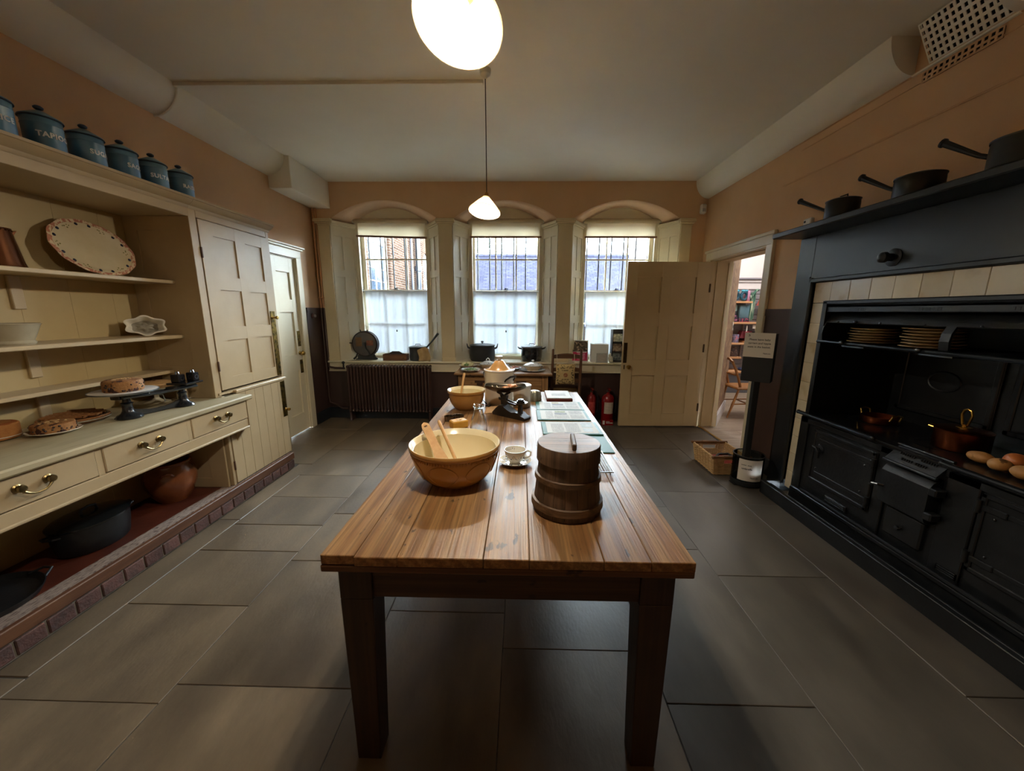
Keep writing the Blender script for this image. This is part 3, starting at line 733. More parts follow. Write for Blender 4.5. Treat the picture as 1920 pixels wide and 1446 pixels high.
# carcass under the worktop
b = B(); b.cbox(-2.05, -2.03, YD0, 2.655, .595, .655, .004); b.cbox(-2.04, -2.022, YD0, 2.657, .585, .600, .004); b.obj('bottom_rail', CREAM, dr)
for ya, yb in ((YD0, .67), (1.148, 1.172), (1.648, 1.677), (2.152, 2.178), (2.652, 2.66)):
    b = B(); b.box(-2.06, -2.031, ya, yb, .655, .797); b.obj('divider', CREAM, dr)
b = B(); b.box(-2.60, -2.05, YD0, 2.55, .60, .61); b.box(-2.06, -2.05, YD0, 2.655, .66, .797); b.obj('drawer_board', CREAM, dr)
b = B(); b.prism([(-2.136, .795), (-2.025, .795), (-2.025, .60), (-2.03, .585)] + [(-2.06 - .075 * math.sin(t * PI / 12), .47 + .115 * (1 - math.sin(t * PI / 12)) ** .8) for t in range(1, 7)] + [(-2.136, .47)], 1, 2.655, 2.672)
b.obj('end_bracket', CREAM, dr)
HPULL = None
for ya, yb in ((.672, 1.146), (1.174, 1.646), (1.679, 2.150), (2.180, 2.650)):
    b = B(); b.cbox(-2.055, -2.026, ya, yb, .660, .793, .004); d_ = b.obj('drawer', CREAM, dr)
    yc = (ya + yb) / 2 - .005
    b = B()
    for sg in (-1, 1): b.lathe([(0, .0), (.017, 0), (.018, .004), (.012, .008), (.012, .016), (.016, .022), (.014, .030), (0, .033)], (-2.026, yc + sg * .05, .738), 16, ax=0)
    b.tube([(-2.008, yc - .05, .734), (-2.004, yc - .046, .722), (-2.0, yc - .034, .712), (-1.998, yc - .02, .704), (-1.998, yc, .702), (-1.998, yc + .02, .704), (-2.0, yc + .034, .712), (-2.004, yc + .046, .722), (-2.008, yc + .05, .734)], [.004, .006, .0045, .004, .004, .004, .0045, .006, .004], 8)
    b.obj('drawer_handle', mat('bronzed_brass', '7A6A48', '9A865C', rough=.3, metal=1, scale=30), d_)
WTOP = mat('worn_cream_worktop', 'AFA384', 'A29676', rough=.5, scale=3, stretch=(3, .5, 1), c3='928465', s3=9, lo3=.55, hi3=.8)
b = B(); b.cbox(-2.62, -2.0, YD0, 2.695, .797, .832, .008)
wt = b.obj('worktop', WTOP); tag(wt, 'long worn cream worktop of the dresser carrying cakes and scales', 'worktop')

b = B(); b.cbox(-2.618, -2.16, YD0 - .03, YD0 - .001, .15, 2.148, .002); b.cbox(-2.17, -2.03, YD0 - .03, YD0 - .001, .47, .796, .002); b.obj('near_end_panel', CREAM, dr)
# tall cupboard at the far end
tc = thing('tall_cupboard', 'tall cream two-door cupboard with brass finger plates at the end of the dresser', 'cupboard', (-2.38, 2.94, .15))
b = B()
b.box(XL + .002, -2.19, 3.315, 3.33, .15, 2.15); b.box(XL + .002, -2.19, 2.565, 2.575, .15, 2.15)
b.box(XL + .002, -2.19, 2.57, 3.32, 2.07, 2.09); b.box(XL + .002, -2.15, 2.57, 3.32, .845, .86)
b.cbox(-2.192, -2.16, 2.5465, 2.605, .833, 2.10, .002); b.cbox(-2.19, -2.16, 3.30, 3.335, .86, 2.10, .003); b.cbox(-2.19, -2.16, 2.605, 3.30, 2.05, 2.10, .003)
b.cbox(-2.20, -2.14, 2.575, 2.60, .15, .835, .003); b.cbox(-2.20, -2.14, 3.285, 3.30, .15, .835, .003); b.box(-2.6, -2.14, 3.28, 3.30, .15, .835)
b.cbox(-2.19, -2.125, 2.70, 3.31, .835, .858, .004)
b.obj('carcass', CREAM, tc)
b = B(); b.prism(prof, 1, 2.55, 3.345); b.box(XL + .001, -2.18, 2.55, 3.33, 2.148, 2.159); b.obj('cornice', CREAM, tc, ang=25)
# panelled side facing the open shelves
b = B(); xs = [-2.604, -2.52, -2.285, -2.16]; zs = [.832, 1.055, 1.24, 1.32, 1.595, 1.695, 1.96, 2.05]
b.box(-2.604, -2.165, 2.553, 2.564, .151, 2.046)
b.cbox(-2.604, -2.52, 2.548, 2.556, .15, 2.05, .001); b.cbox(-2.285, -2.163, 2.548, 2.556, .15, 2.046, .001)
for z0, z1 in ((.60, 1.055), (1.235, 1.32), (1.595, 1.695), (1.96, 2.046), (.15, .22)): b.box(-2.521, -2.284, 2.5485, 2.556, z0, z1)
b.obj('side_panel', CREAM, tc)
def cup_door(name, y0, y1, z0, z1, cols_, rows_, xf, parent):
    b = B(); ys = [y0] + [v for a in cols_ for v in a] + [y1]; zz = [z0] + [v for a in rows_ for v in a] + [z1]
    for i in range(0, len(ys), 2): b.cbox(xf - .024, xf, ys[i], ys[i + 1], z0, z1, .0015)
    for i in range(0, len(zz), 2):
        for a0, a1 in cols_: b.box(xf - .0235, xf - .0005, a0 - .001, a1 + .001, zz[i], zz[i + 1])
    d_ = b.obj(name, CREAM, parent)
    for a0, a1 in cols_:
        for c0, c1 in rows_:
            p = B(); p.box(xf - .02, xf - .009, a0 - .003, a1 + .003, c0 - .003, c1 + .003); p.obj('panel', CREAM, d_)
    return d_
d_ = cup_door('upper_door', 2.609, 3.298, .875, 2.045, [(2.725, 2.93), (3.035, 3.22)], [(.96, 1.23), (1.325, 1.59), (1.685, 1.955)], -2.155, tc)
b = B(); b.cbox(-2.156, -2.151, 3.235, 3.293, .88, 1.44, .001); b.obj('finger_plate', OLDBRASS, d_, label='tall aged brass finger plate')
KN = [(0, 0), (.014, 0), (.008, .006), (.007, .016), (.013, .024), (.016, .032), (.012, .04), (0, .042)]
b = B(); b.lathe(KN, (-2.152, 3.27, 1.385), 16, ax=0); b.obj('knob', BRASS, d_)
for z in (1.05, 1.83):
    b = B(); b.cbox(-2.162, -2.148, 2.602, 2.612, z - .035, z + .035, .002); b.obj('hinge', mat('rusty_hinge', '5A4030', rough=.6), d_)
b = B(); gaps = [2.602, 2.70, 2.80, 2.90, 3.0, 3.10, 3.19, 3.284]
d_ = None
ld = bpy.data.objects.new('lower_door', None); COL.objects.link(ld); ld.parent = tc; ld.location = (.24, 0, 0)
for g0, g1 in zip(gaps, gaps[1:]):
    b = B(); b.cbox(-2.155, -2.134, g0 + .0007, g1 - .0007, .160, .832, .0015); b.obj('board', CREAM, ld)
b = B(); b.cbox(-2.135, -2.131, 3.225, 3.28, .50, .825, .001); b.obj('finger_plate', OLDBRASS, ld, label='aged brass finger plate')
b = B(); b.lathe(KN, (-2.133, 3.262, .565), 16, ax=0); b.obj('knob', BRASS, ld)
for z in (.30, .70):
    b = B(); b.cbox(-2.142, -2.130, 2.594, 2.605, z - .035, z + .035, .002); b.obj('hinge', MATS['rusty_hinge'], ld)

# ------------------------------------------------------------------ enamel storage canisters on top of the dresser
BLUE = mat('blue_enamel', '5F8BA6', '4F7B96', rough=.3, scale=9, coat=.3, c3='3E6780', s3=5, lo3=.5, hi3=.8)
LETW = mat('white_lettering', 'D6DDE0', rough=.4)
NAVY = mat('dark_blue_enamel_rim', '24384A', rough=.35)
def canister(word, y, r=.067, ang=0, x=-2.25, dz=0):
    g = thing('storage_canister', 'blue enamel storage canister lettered %s on top of the dresser' % word, 'canister', (x, y, 2.16), 'lettered blue enamel canisters')
    h = .158 + dz; z0 = 2.16
    b = B(); b.lathe([(0, 0), (r - .002, 0), (r, .003), (r, h * .78), (r + .0015, h * .80), (r, h * .82), (r, h), (r - .003, h), (r - .003, .005), (0, .005)], (x, y, z0), 40); b.obj('body', BLUE, g)
    b = B(); b.lathe([(r + .004, h - .006), (r + .005, h), (r + .003, h + .004), (r * .8, h + .013), (r * .45, h + .027), (r * .3, h + .032), (0, h + .034)], (x, y, z0), 40)
    lid = b.obj('lid', BLUE, g)
    b = B(); b.lathe([(.006, h + .03), (.007, h + .038), (.016, h + .043), (.018, h + .050), (.012, h + .056), (0, h + .058)], (x, y, z0), 16); b.obj('lid_knob', NAVY, lid)
    b = B(); b.lathe([(r + .0035, h - .007), (r + .0062, h - .005), (r + .0055, h), (r + .003, h)], (x, y, z0), 40); b.obj('rim', NAVY, lid)
    V, F = text_verts(word, .031, 1.1, .0012)
    rr = r + .0018
    b = B(); b.add([(x + rr * math.cos(v[0] / rr + ang), y + rr * math.sin(v[0] / rr + ang), z0 + h * .50 + v[1]) for v in V], F); b.obj('lettering', LETW, g, ang=0)
    b = B()
    return g
for wd, y, a in (('RICE', 1.725, -.05), ('TAPIOCA', 1.908, -.02), ('SUGAR', 2.088, .16), ('SAGO', 2.266, .12), ('SULTANAS', 2.446, .16), ('RAISINS', 2.632, .16)): canister(wd, y, ang=a)

# ------------------------------------------------------------------ on the shelves
COPPER = mat('polished_copper', '7A4E36', '8C5C40', rough=.2, metal=1, scale=6, c3='6E3A24', s3=4, lo3=.55, hi3=.75)
COPPERD = mat('dull_copper', '7E4228', '663420', rough=.33, metal=1, scale=8)
g = thing('copper_jug', 'tapering copper jug on the top shelf at the left edge', 'jug', (-2.47, 1.775, 1.64))
b = B(); b.lathe([(0, 0), (.100, 0), (.103, .006), (.097, .03), (.080, .15), (.076, .175), (.079, .180), (.073, .180), (.072, .17), (.094, .02), (0, .015)], (-2.47, 1.775, 1.64), 40); b.obj('body', COPPER, g)
b = B(); b.tube([(-2.47, 1.775 - .078, 1.80), (-2.47, 1.775 - .13, 1.80), (-2.47, 1.775 - .15, 1.75), (-2.47, 1.775 - .13, 1.69), (-2.47, 1.775 - .098, 1.67)], .008, 8); b.obj('handle', COPPER, g)
b = B(); b.prism([(1.775 + .07, 1.80), (1.775 + .105, 1.822), (1.775 + .078, 1.78)], 0, -2.485, -2.455); b.obj('spout', COPPER, g)
b = B()
for k in range(24): t = 2 * PI * k / 24; b.ball((-2.47 + .0785 * math.cos(t), 1.775 + .0785 * math.sin(t), 1.811), .0035, 6, 4)
b.obj('rivets', COPPER, g)['kind'] = 'stuff'

CHINA = mat('cream_china', 'DCCFAE', 'D2C29C', rough=.18, scale=5, coat=.5)
PINK = mat('pink_luster_rim', 'B0705E', 'C08A70', rough=.25, scale=40, c3='D8C4A2', s3=60, lo3=.5, hi3=.55)
FLOW = mat('cobalt_flower', '16182E', rough=.3); GREENV = mat('olive_vine', '7A7A3A', rough=.4)
g = thing('oval_platter', 'large oval cream platter with pink rim and dark flowers on the top shelf', 'platter', (-2.46, 2.27, 1.64))
MP = Matrix.Translation((-2.475, 2.27, 1.642)) @ Matrix.Rotation(math.radians(-20), 4, 'Y') @ Matrix.Translation((0, 0, .165)) @ Matrix.Rotation(PI / 2, 4, 'Y')
def oval(prof, n=56, wav=0, a=.225, c=.165):
    return [], []
A_, C_ = .222, .165
b = B(); fw = lambda t_, h_: 1 + .012 * math.cos(12 * t_)
b.lathe([(0, .004), (.70, .004), (.78, .012), (.90, .019), (.90, .014), (.78, .006), (.70, -.002), (0, -.002)], (0, 0, 0), 64, sx=C_, sy=A_); b.xf(MP); b.obj('dish', CHINA, g, ang=60)
b = B(); b.lathe([(.895, .0188), (.96, .021), (1.0, .021), (1.0, .017), (.895, .0135)], (0, 0, 0), 96, sx=C_, sy=A_, fn=fw, close=True); b.xf(MP); b.obj('rim', PINK, g, ang=60)
for k in range(12):
    t = 2 * PI * (k + (.16 if k % 2 else -.16) + .5) / 12
    b = B(); b.lathe([(.0085, 0), (.009, .001), (.005, .0025), (0, .003)], (C_ * .845 * math.cos(t), A_ * .845 * math.sin(t), .0165), 10); b.xf(MP); b.obj('painted_flower', FLOW, g)
b = B()
for k in range(6):
    t0 = 2 * PI * (2 * k + 1) / 12
    for q in range(5):
        t = t0 + (q - 2) * .05; r_ = .80 + .05 * math.sin(q * 2.2)
        b.lathe([(.004, 0), (.0035, .0012), (0, .0015)], (C_ * r_ * math.cos(t), A_ * r_ * math.sin(t), .0145 if r_ > .8 else .0125), 6)
b.xf(MP); b.obj('painted_vine', GREENV, g)['kind'] = 'stuff'

GLZ = mat('grey_glazed_pottery', '9E9680', 'B3AA92', rough=.15, scale=5, coat=.4)
b = B(); b.lathe([(0, 0), (.082, 0), (.086, .008), (.080, .02), (.092, .05), (.108, .092), (.113, .098), (.108, .102), (.088, .055), (.076, .026), (0, .02)], (-2.455, 1.752, 1.28), 40)
tag(b.obj('pottery_bowl', GLZ), 'grey glazed footed pottery bowl on the middle shelf', 'bowl')
g = thing('jelly_mould', 'white oval scalloped jelly mould lying on its side on the middle shelf', 'mould', (-2.45, 2.43, 1.28))
MJ = Matrix.Translation((-2.455, 2.43, 1.345)) @ Matrix.Rotation(math.radians(-38), 4, 'Z') @ Matrix.Rotation(math.radians(74), 4, 'Y') @ Matrix.Rotation(math.radians(0), 4, 'Z')
sc6 = lambda t_, h_: 1 + .10 * math.cos(6 * t_)
b = B(); b.lathe([(.60, -.065), (.80, -.03), (1.0, 0), (1.03, .004), (.95, .004), (.88, 0), (.75, -.026), (.5, -.055)], (0, 0, 0), 72, sx=.062, sy=.098, fn=sc6); b.xf(MJ); b.obj('shell', mat('white_ironstone', 'DAD5C6', 'D0CAB8', rough=.15, scale=4, coat=.5), g, ang=60)
b = B(); b.lathe([(0, -.035), (.25, -.03), (.45, -.045), (.8, -.03)], (0, 0, 0), 72, sx=.062, sy=.098, fn=lambda t_, h_: 1 + .16 * math.cos(6 * t_)); b.lathe([(.6, -.065), (0.01, -.066)], (0, 0, 0), 72, sx=.062, sy=.098, fn=sc6); b.xf(MJ); b.obj('moulded_inside', mat('grey_mould_glaze', '8A8474', rough=.25), g, ang=60)

# ------------------------------------------------------------------ cakes and scales on the worktop
ZW = .832
PLATE = mat('white_plate_china', 'D8D3C6', rough=.15, coat=.5)
SPONGE = mat('golden_sponge', '96602C', 'A6703A', rough=.8, scale=30, bump=.3, bscale=120, c3='8E4E1C', s3=5, lo3=.5, hi3=.8)
FRUITC = mat('fruit_cake', '8A5A30', 'A07444', rough=.75, scale=22, bump=.5, bscale=90, c3='3A1A10', s3=34, lo3=.56, hi3=.60)
ALMOND = mat('flaked_almond', 'C9A06A', 'DABB8C', rough=.6, scale=30)
CRUST = mat('pie_pastry', '8E5A2C', 'A67444', rough=.6, scale=20, bump=.3, bscale=80); JAM = mat('dark_pie_filling', '2C1410', '40201A', rough=.25, scale=20)
def dish(nm, x, y, z, r, label, cat='plate', m=PLATE, h=.016, grp=None):
    b = B(); b.lathe([(0, 0), (r * .6, 0), (r * .62, .003), (r * .9, h * .7), (r, h), (r, h + .003), (r * .88, h * .85), (r * .6, .006), (0, .006)], (x, y, z), 40); return tag(b.obj(nm, m), label, cat, grp)
def cake_body(x, y, z, r, h, m, name='cake', dome=.25, seed=0, almonds=0, par=None):
    rr = random.Random(seed); n = 40
    ph = [rr.uniform(0, 6) for _ in range(4)]
    fn = lambda t_, h_: 1 + .012 * math.sin(5 * t_ + ph[0]) + .01 * math.sin(9 * t_ + ph[1])
    b = B(); b.lathe([(.01, 0), (r * .96, 0), (r, h * .12), (r, h * (1 - dome)), (r * .95, h * (1 - dome * .4)), (r * .8, h * (1 - dome * .1)), (r * .4, h), (.01, h)], (x, y, z), n, fn=fn)
    return b.obj(name, m, par)
dish('dinner_plate', -2.515, 1.655, ZW, .087, 'white plate under the plain golden sponge cake', h=.018)
sp = thing('sponge_cake', 'plain golden sponge cake at the left end of the worktop', 'cake', (-2.515, 1.655, ZW + .007))
cake_body(-2.515, 1.655, ZW + .007, .084, .075, SPONGE, dome=.12, par=sp)
b = B(); b.lathe([(.06, .0755), (.072, .0745), (.081, .070)], (-2.515, 1.655, ZW + .007), 40); b.obj('crust_edge', mat('browned_crust', '8A4A1C', rough=.8), sp)
dish('dinner_plate', -2.362, 1.77, ZW, .097, 'white plate under the small fruit cake in front of the lattice pie')
def fruit_cake(x, y, z, r, h, label, seed, n_al):
    g = thing('fruit_cake', label, 'cake', (x, y, z)); cake_body(x, y, z, r, h, FRUITC, seed=seed, par=g)
    rr = random.Random(seed + 5); b = B()
    for i in range(n_al):
        q = r * .9 * math.sqrt(rr.random()); t = rr.uniform(0, 2 * PI); k = len(b.v)
        b.ball((0, 0, 0), .009, 6, 4, (1, .55, .18))
        zz = h * (1 - .25 * (q / r) ** 3)
        b.xf(Matrix.Translation((x + q * math.cos(t), y + q * math.sin(t), z + zz + .001)) @ Matrix.Rotation(rr.uniform(0, PI), 4, 'Z') @ Matrix.Rotation(rr.uniform(-.5, .5), 4, 'X'), k)
    b.obj('almond_flakes', ALMOND, g)['kind'] = 'stuff'
    b = B()
    for i in range(34):
        t = rr.uniform(0, 2 * PI); zz = rr.uniform(.1, .75) * h; k = len(b.v)
        b.ball((x + r * .995 * math.cos(t), y + r * .995 * math.sin(t), z + zz), rr.uniform(.003, .006), 6, 4)
    b.obj('raisins', mat('raisin_brown', '241008', rough=.5), g)['kind'] = 'stuff'
fruit_cake(-2.362, 1.77, ZW + .007, .078, .052, 'small fruit cake on a plate beside the plain sponge', 3, 60)
dish('pie_dish', -2.475, 1.955, ZW, .142, 'white dish holding the lattice topped pie', 'dish', h=.022)
g = thing('lattice_pie', 'round lattice topped pie with dark filling towards the back of the worktop', 'pie', (-2.475, 1.955, ZW + .006))
px_, py_, pz_ = -2.475, 1.955, ZW + .006
b = B(); b.lathe([(0, 0), (.105, 0), (.132, .026), (.13, .03), (0, .034)], (px_, py_, pz_), 40); b.obj('filling', JAM, g)
b = B(); b.lathe([(.118, .026), (.128, .030), (.136, .028), (.138, .022), (.112, .0), (.106, .0)], (px_, py_, pz_), 72, fn=lambda t_, h_: 1 + .018 * math.cos(36 * t_)); b.obj('crust', CRUST, g)
for i in range(-3, 4):
    for dd in (0, 1):
        o = i * .036; L_ = math.sqrt(max(0, .122 ** 2 - o * o)); a = math.radians(35 if dd else 120); pts = []
        for q in range(9):
            s_ = -L_ + 2 * L_ * q / 8; X_ = s_ * math.cos(a) - o * math.sin(a); Y_ = s_ * math.sin(a) + o * math.cos(a)
            pts.append((px_ + X_, py_ + Y_, pz_ + .033 + .004 * (1 - (s_ / .122) ** 2) + (.003 if dd else 0)))
        b = B(); b.tube(pts, .0048, 6); b.obj('lattice_strip', CRUST, g)
dish('dinner_plate', -2.335, 1.415, ZW, .095, 'white plate at the front left corner of the worktop')
# footed stand with a pale pie, behind the scales
g = thing('cake_stand', 'glass cake stand behind the black scales', 'cake stand', (-2.47, 2.43, ZW))
GLS = pane_mat('clear_glass_ware', (.86, .90, .88), .04)
b = B(); b.lathe([(0, 0), (.07, 0), (.072, .005), (.03, .015), (.014, .03), (.012, .08), (.03, .095), (.115, .10), (.118, .108), (.112, .106), (0, .104)], (-2.47, 2.43, ZW), 36); b.obj('stand', mat('pressed_glass', 'C9C2AC', rough=.12, coat=.5), g)
b = B(); b.lathe([(0, 0), (.085, 0), (.102, .022), (.1, .03), (.07, .045), (0, .05)], (-2.47, 2.43, ZW + .108), 36, fn=lambda t_, h_: 1 + .02 * math.sin(7 * t_)) if False else b
b = B(); b.lathe([(0.01, 0), (.085, 0), (.102, .020), (.098, .028), (.07, .038), (.01, .042)], (-2.47, 2.43, ZW + .104), 40, fn=lambda t_, h_: 1 + .02 * math.sin(11 * t_))
tag(b.obj('apple_pie', mat('pale_pastry', 'B08A58', 'C09C6C', rough=.7, scale=14, bump=.5, bscale=60)), 'pale crusted pie on the cake stand behind the scales', 'pie')
b = B(); b.lathe([(0, 0), (.034, 0), (.036, .02), (.034, .07), (.028, .09), (.031, .10), (.028, .10), (.026, .085), (.032, .03), (0, .01)], (-2.375, 2.585 - .06, ZW + .006), 24)
tag(b.obj('cream_jug', mat('cream_jug_glaze', 'D2C6AE', rough=.2, coat=.4)), 'small pale jug on a saucer behind the weights of the dresser scales', 'jug')
dish('saucer', -2.375, 2.525, ZW, .058, 'saucer under the small pale jug at the right end of the worktop', 'saucer', h=.008)
# shop scales
SCB = mat('black_scale_enamel', '14181E', '1C2026', rough=.25, scale=12, coat=.4)
STEEL = mat('worn_steel', '9AA0A6', '7E848A', rough=.3, metal=1, scale=20); MARB = mat('white_marble_plate', 'D2CEC8', 'C4C0BA', rough=.2, scale=4)
g = thing('balance_scales', 'black iron balance scales with a round white plate and weights tray on the dresser worktop', 'scales', (-2.24, 2.19, ZW))
P1, P2 = (-2.262, 2.045), (-2.20, 2.335)
FOOT = [(0, 0), (.060, 0), (.062, .006), (.056, .014), (.050, .020), (.034, .030), (.026, .045), (.022, .075), (.026, .085), (.030, .090), (.020, .095), (.016, .12), (0, .12)]
for k, (x, y) in enumerate((P1, P2)):
    b = B(); b.lathe([(r_ * (1 if k == 0 else .92), h_) for r_, h_ in FOOT], (x, y, ZW), 32); b.obj('pedestal', SCB, g)
b = B(); V0 = []
for k in range(9):
    u = k / 8; x = P1[0] + (P2[0] - P1[0]) * u; y = P1[1] + (P2[1] - P1[1]) * u; zl = .004; zh = .055 - .03 * math.sin(PI * u)
    V0.append((x, y, zl, zh))
for (x, y, a, c_), (x2, y2, a2, c2) in zip(V0, V0[1:]):
    b.hexa([(x - .008, y, ZW + a), (x + .008, y, ZW + a), (x2 + .008, y2, ZW + a2), (x2 - .008, y2, ZW + a2)], [(x - .008, y, ZW + c_), (x + .008, y, ZW + c_), (x2 + .008, y2, ZW + c2), (x2 - .008, y2, ZW + c2)])
b.obj('base_bridge', SCB, g)
b = B(); b.cbox(-2.29, -2.235, 1.985, 2.16, ZW + .118, ZW + .146, .004)
for sg in (-.03, .03): b.tube([(-2.25 + sg, 1.99, ZW + .13), (-2.23 + sg, 2.18, ZW + .118), (-2.20 + sg, 2.42, ZW + .118)], .008, 6)
b.cbox(-2.245, -2.185, 2.27, 2.44, ZW + .112, ZW + .135, .004)
b.obj('beam', SCB, g)
b = B(); b.lathe([(0, .146), (.10, .146), (.145, .156), (.147, .162), (.140, .166), (0, .160)], (P1[0], P1[1], ZW), 48); b.obj('goods_plate', MARB, g)
b = B(); b.lathe([(.145, .155), (.149, .158), (.1485, .163), (.146, .164)], (P1[0], P1[1], ZW), 48); b.obj('plate_rim', STEEL, g)
b = B(); b.cbox(-2.275, -2.14, 2.31, 2.445, ZW + .140, ZW + .152, .004); b.obj('weights_tray', SCB, g)
b = B(); b.tube([(-2.25, 2.15, ZW + .125), (-2.235, 2.24, ZW + .095), (-2.235, 2.25, ZW + .05)], .003, 6); b.obj('pointer', STEEL, g)
fruit_cake(P1[0], P1[1], ZW + .160, .086, .070, 'large almond topped fruit cake on the round plate of the scales', 8, 90)
for k, (x, y, sx, sy, h, lb) in enumerate(((-2.235, 2.36, .06, .05, .052, 'square black iron weight nearer the fruit cake on the scales tray'), (-2.18, 2.41, .055, .045, .058, 'square black iron weight at the far corner of the scales tray'))):
    gw = thing('iron_weight', lb, 'weight', (x, y, ZW + .152), 'iron weights on the dresser scales')
    b = B(); b.cbox(x - sx / 2, x + sx / 2, y - sy / 2, y + sy / 2, ZW + .152, ZW + .152 + h, .005); b.obj('block', SCB, gw)
    b = B(); b.tube([(x - .012, y, ZW + .152 + h - .002), (x - .008, y, ZW + .166 + h), (x + .008, y, ZW + .166 + h), (x + .012, y, ZW + .152 + h - .002)], .004, 6); b.obj('grip', STEEL, gw)
    b = B(); b.lathe([(.010, 0), (.015, 0), (.015, .0012), (.010, .0012)], (x + sx / 2, y, ZW + .152 + h * .5), 16, ax=0, close=True); b.obj('stamped_ring', STEEL, gw)

# ------------------------------------------------------------------ pots stored under the dresser
g = thing('oval_casserole', 'big black oval iron casserole with lid under the dresser drawers', 'pot', (-2.40, 1.865, .15))
PX, PY = -2.405, 1.865
b = B(); b.lathe([(0, 0), (.12, 0), (.128, .01), (.137, .08), (.142, .155), (.138, .157), (.13, .08), (0, .02)], (PX, PY, .15), 44, sx=.95, sy=1.25); b.obj('body', BLACKI, g)
b = B(); b.lathe([(.146, .153), (.147, .162), (.135, .172), (.10, .186), (.05, .192), (0, .193)], (PX, PY, .15), 44, sx=.95, sy=1.25); lid = b.obj('lid', mat('black_enamel_lid', '0F1417', rough=.18, coat=.4), g)
b = B(); b.tube([(PX, PY - .04, .338), (PX, PY - .035, .365), (PX, PY, .372), (PX, PY + .035, .365), (PX, PY + .04, .338)], .007, 8); b.obj('lid_handle', BLACKI, lid)
for s_ in (-1, 1):
    b = B(); y0 = PY + s_ * .172
    b.tube([(PX - .035, y0, .285), (PX - .03, y0 + s_ * .03, .292), (PX, y0 + s_ * .042, .294), (PX + .03, y0 + s_ * .03, .292), (PX + .035, y0, .285)], .006, 8); b.obj('side_handle', BLACKI, g)
EARTH = mat('brown_glazed_earthenware', '6A3A20', '8A5230', rough=.25, scale=5, coat=.5, c3='4A2A18', s3=3, lo3=.5, hi3=.8)
g = thing('earthenware_pot', 'big round brown glazed earthenware pot under the dresser', 'pot', (-2.42, 2.375, .15))
b = B(); b.lathe([(0, 0), (.085, 0), (.09, .01), (.115, .05), (.142, .12), (.146, .165), (.135, .215), (.118, .245), (.116, .262), (.124, .275), (.120, .280), (.110, .265), (.112, .24), (.13, .17), (.10, .05), (0, .03)], (-2.42, 2.375, .15), 44); b.obj('body', EARTH, g)
b = B()
for t in (-75, 40): pass
tt = math.radians(-52); cx, cy = -2.42 + .14 * math.cos(tt), 2.375 + .14 * math.sin(tt); tx, ty = -math.sin(tt), math.cos(tt)
b.tube([(cx - .03 * tx, cy - .03 * ty, .36), (cx + .012 - .02 * tx, cy - .012 - .02 * ty, .378), (cx + .016, cy - .016, .382), (cx + .012 + .02 * tx, cy - .012 + .02 * ty, .378), (cx + .03 * tx, cy + .03 * ty, .36)], .008, 8)
b.obj('lug_handle', EARTH, g)
g = thing('frying_pan', 'flat black iron pan lying at the near end under the dresser', 'pan', (-2.38, 1.38, .15))
b = B(); b.lathe([(0, 0), (.19, 0), (.205, .03), (.201, .031), (.186, .006), (0, .006)], (-2.40, 1.38, .15), 44); b.obj('body', BLACKI, g)
b = B(); b.tube([(-2.40, 1.57, .175), (-2.36, 1.60, .19), (-2.32, 1.60, .19), (-2.30, 1.555, .175)], .006, 8); b.obj('loop_handle', BLACKI, g)
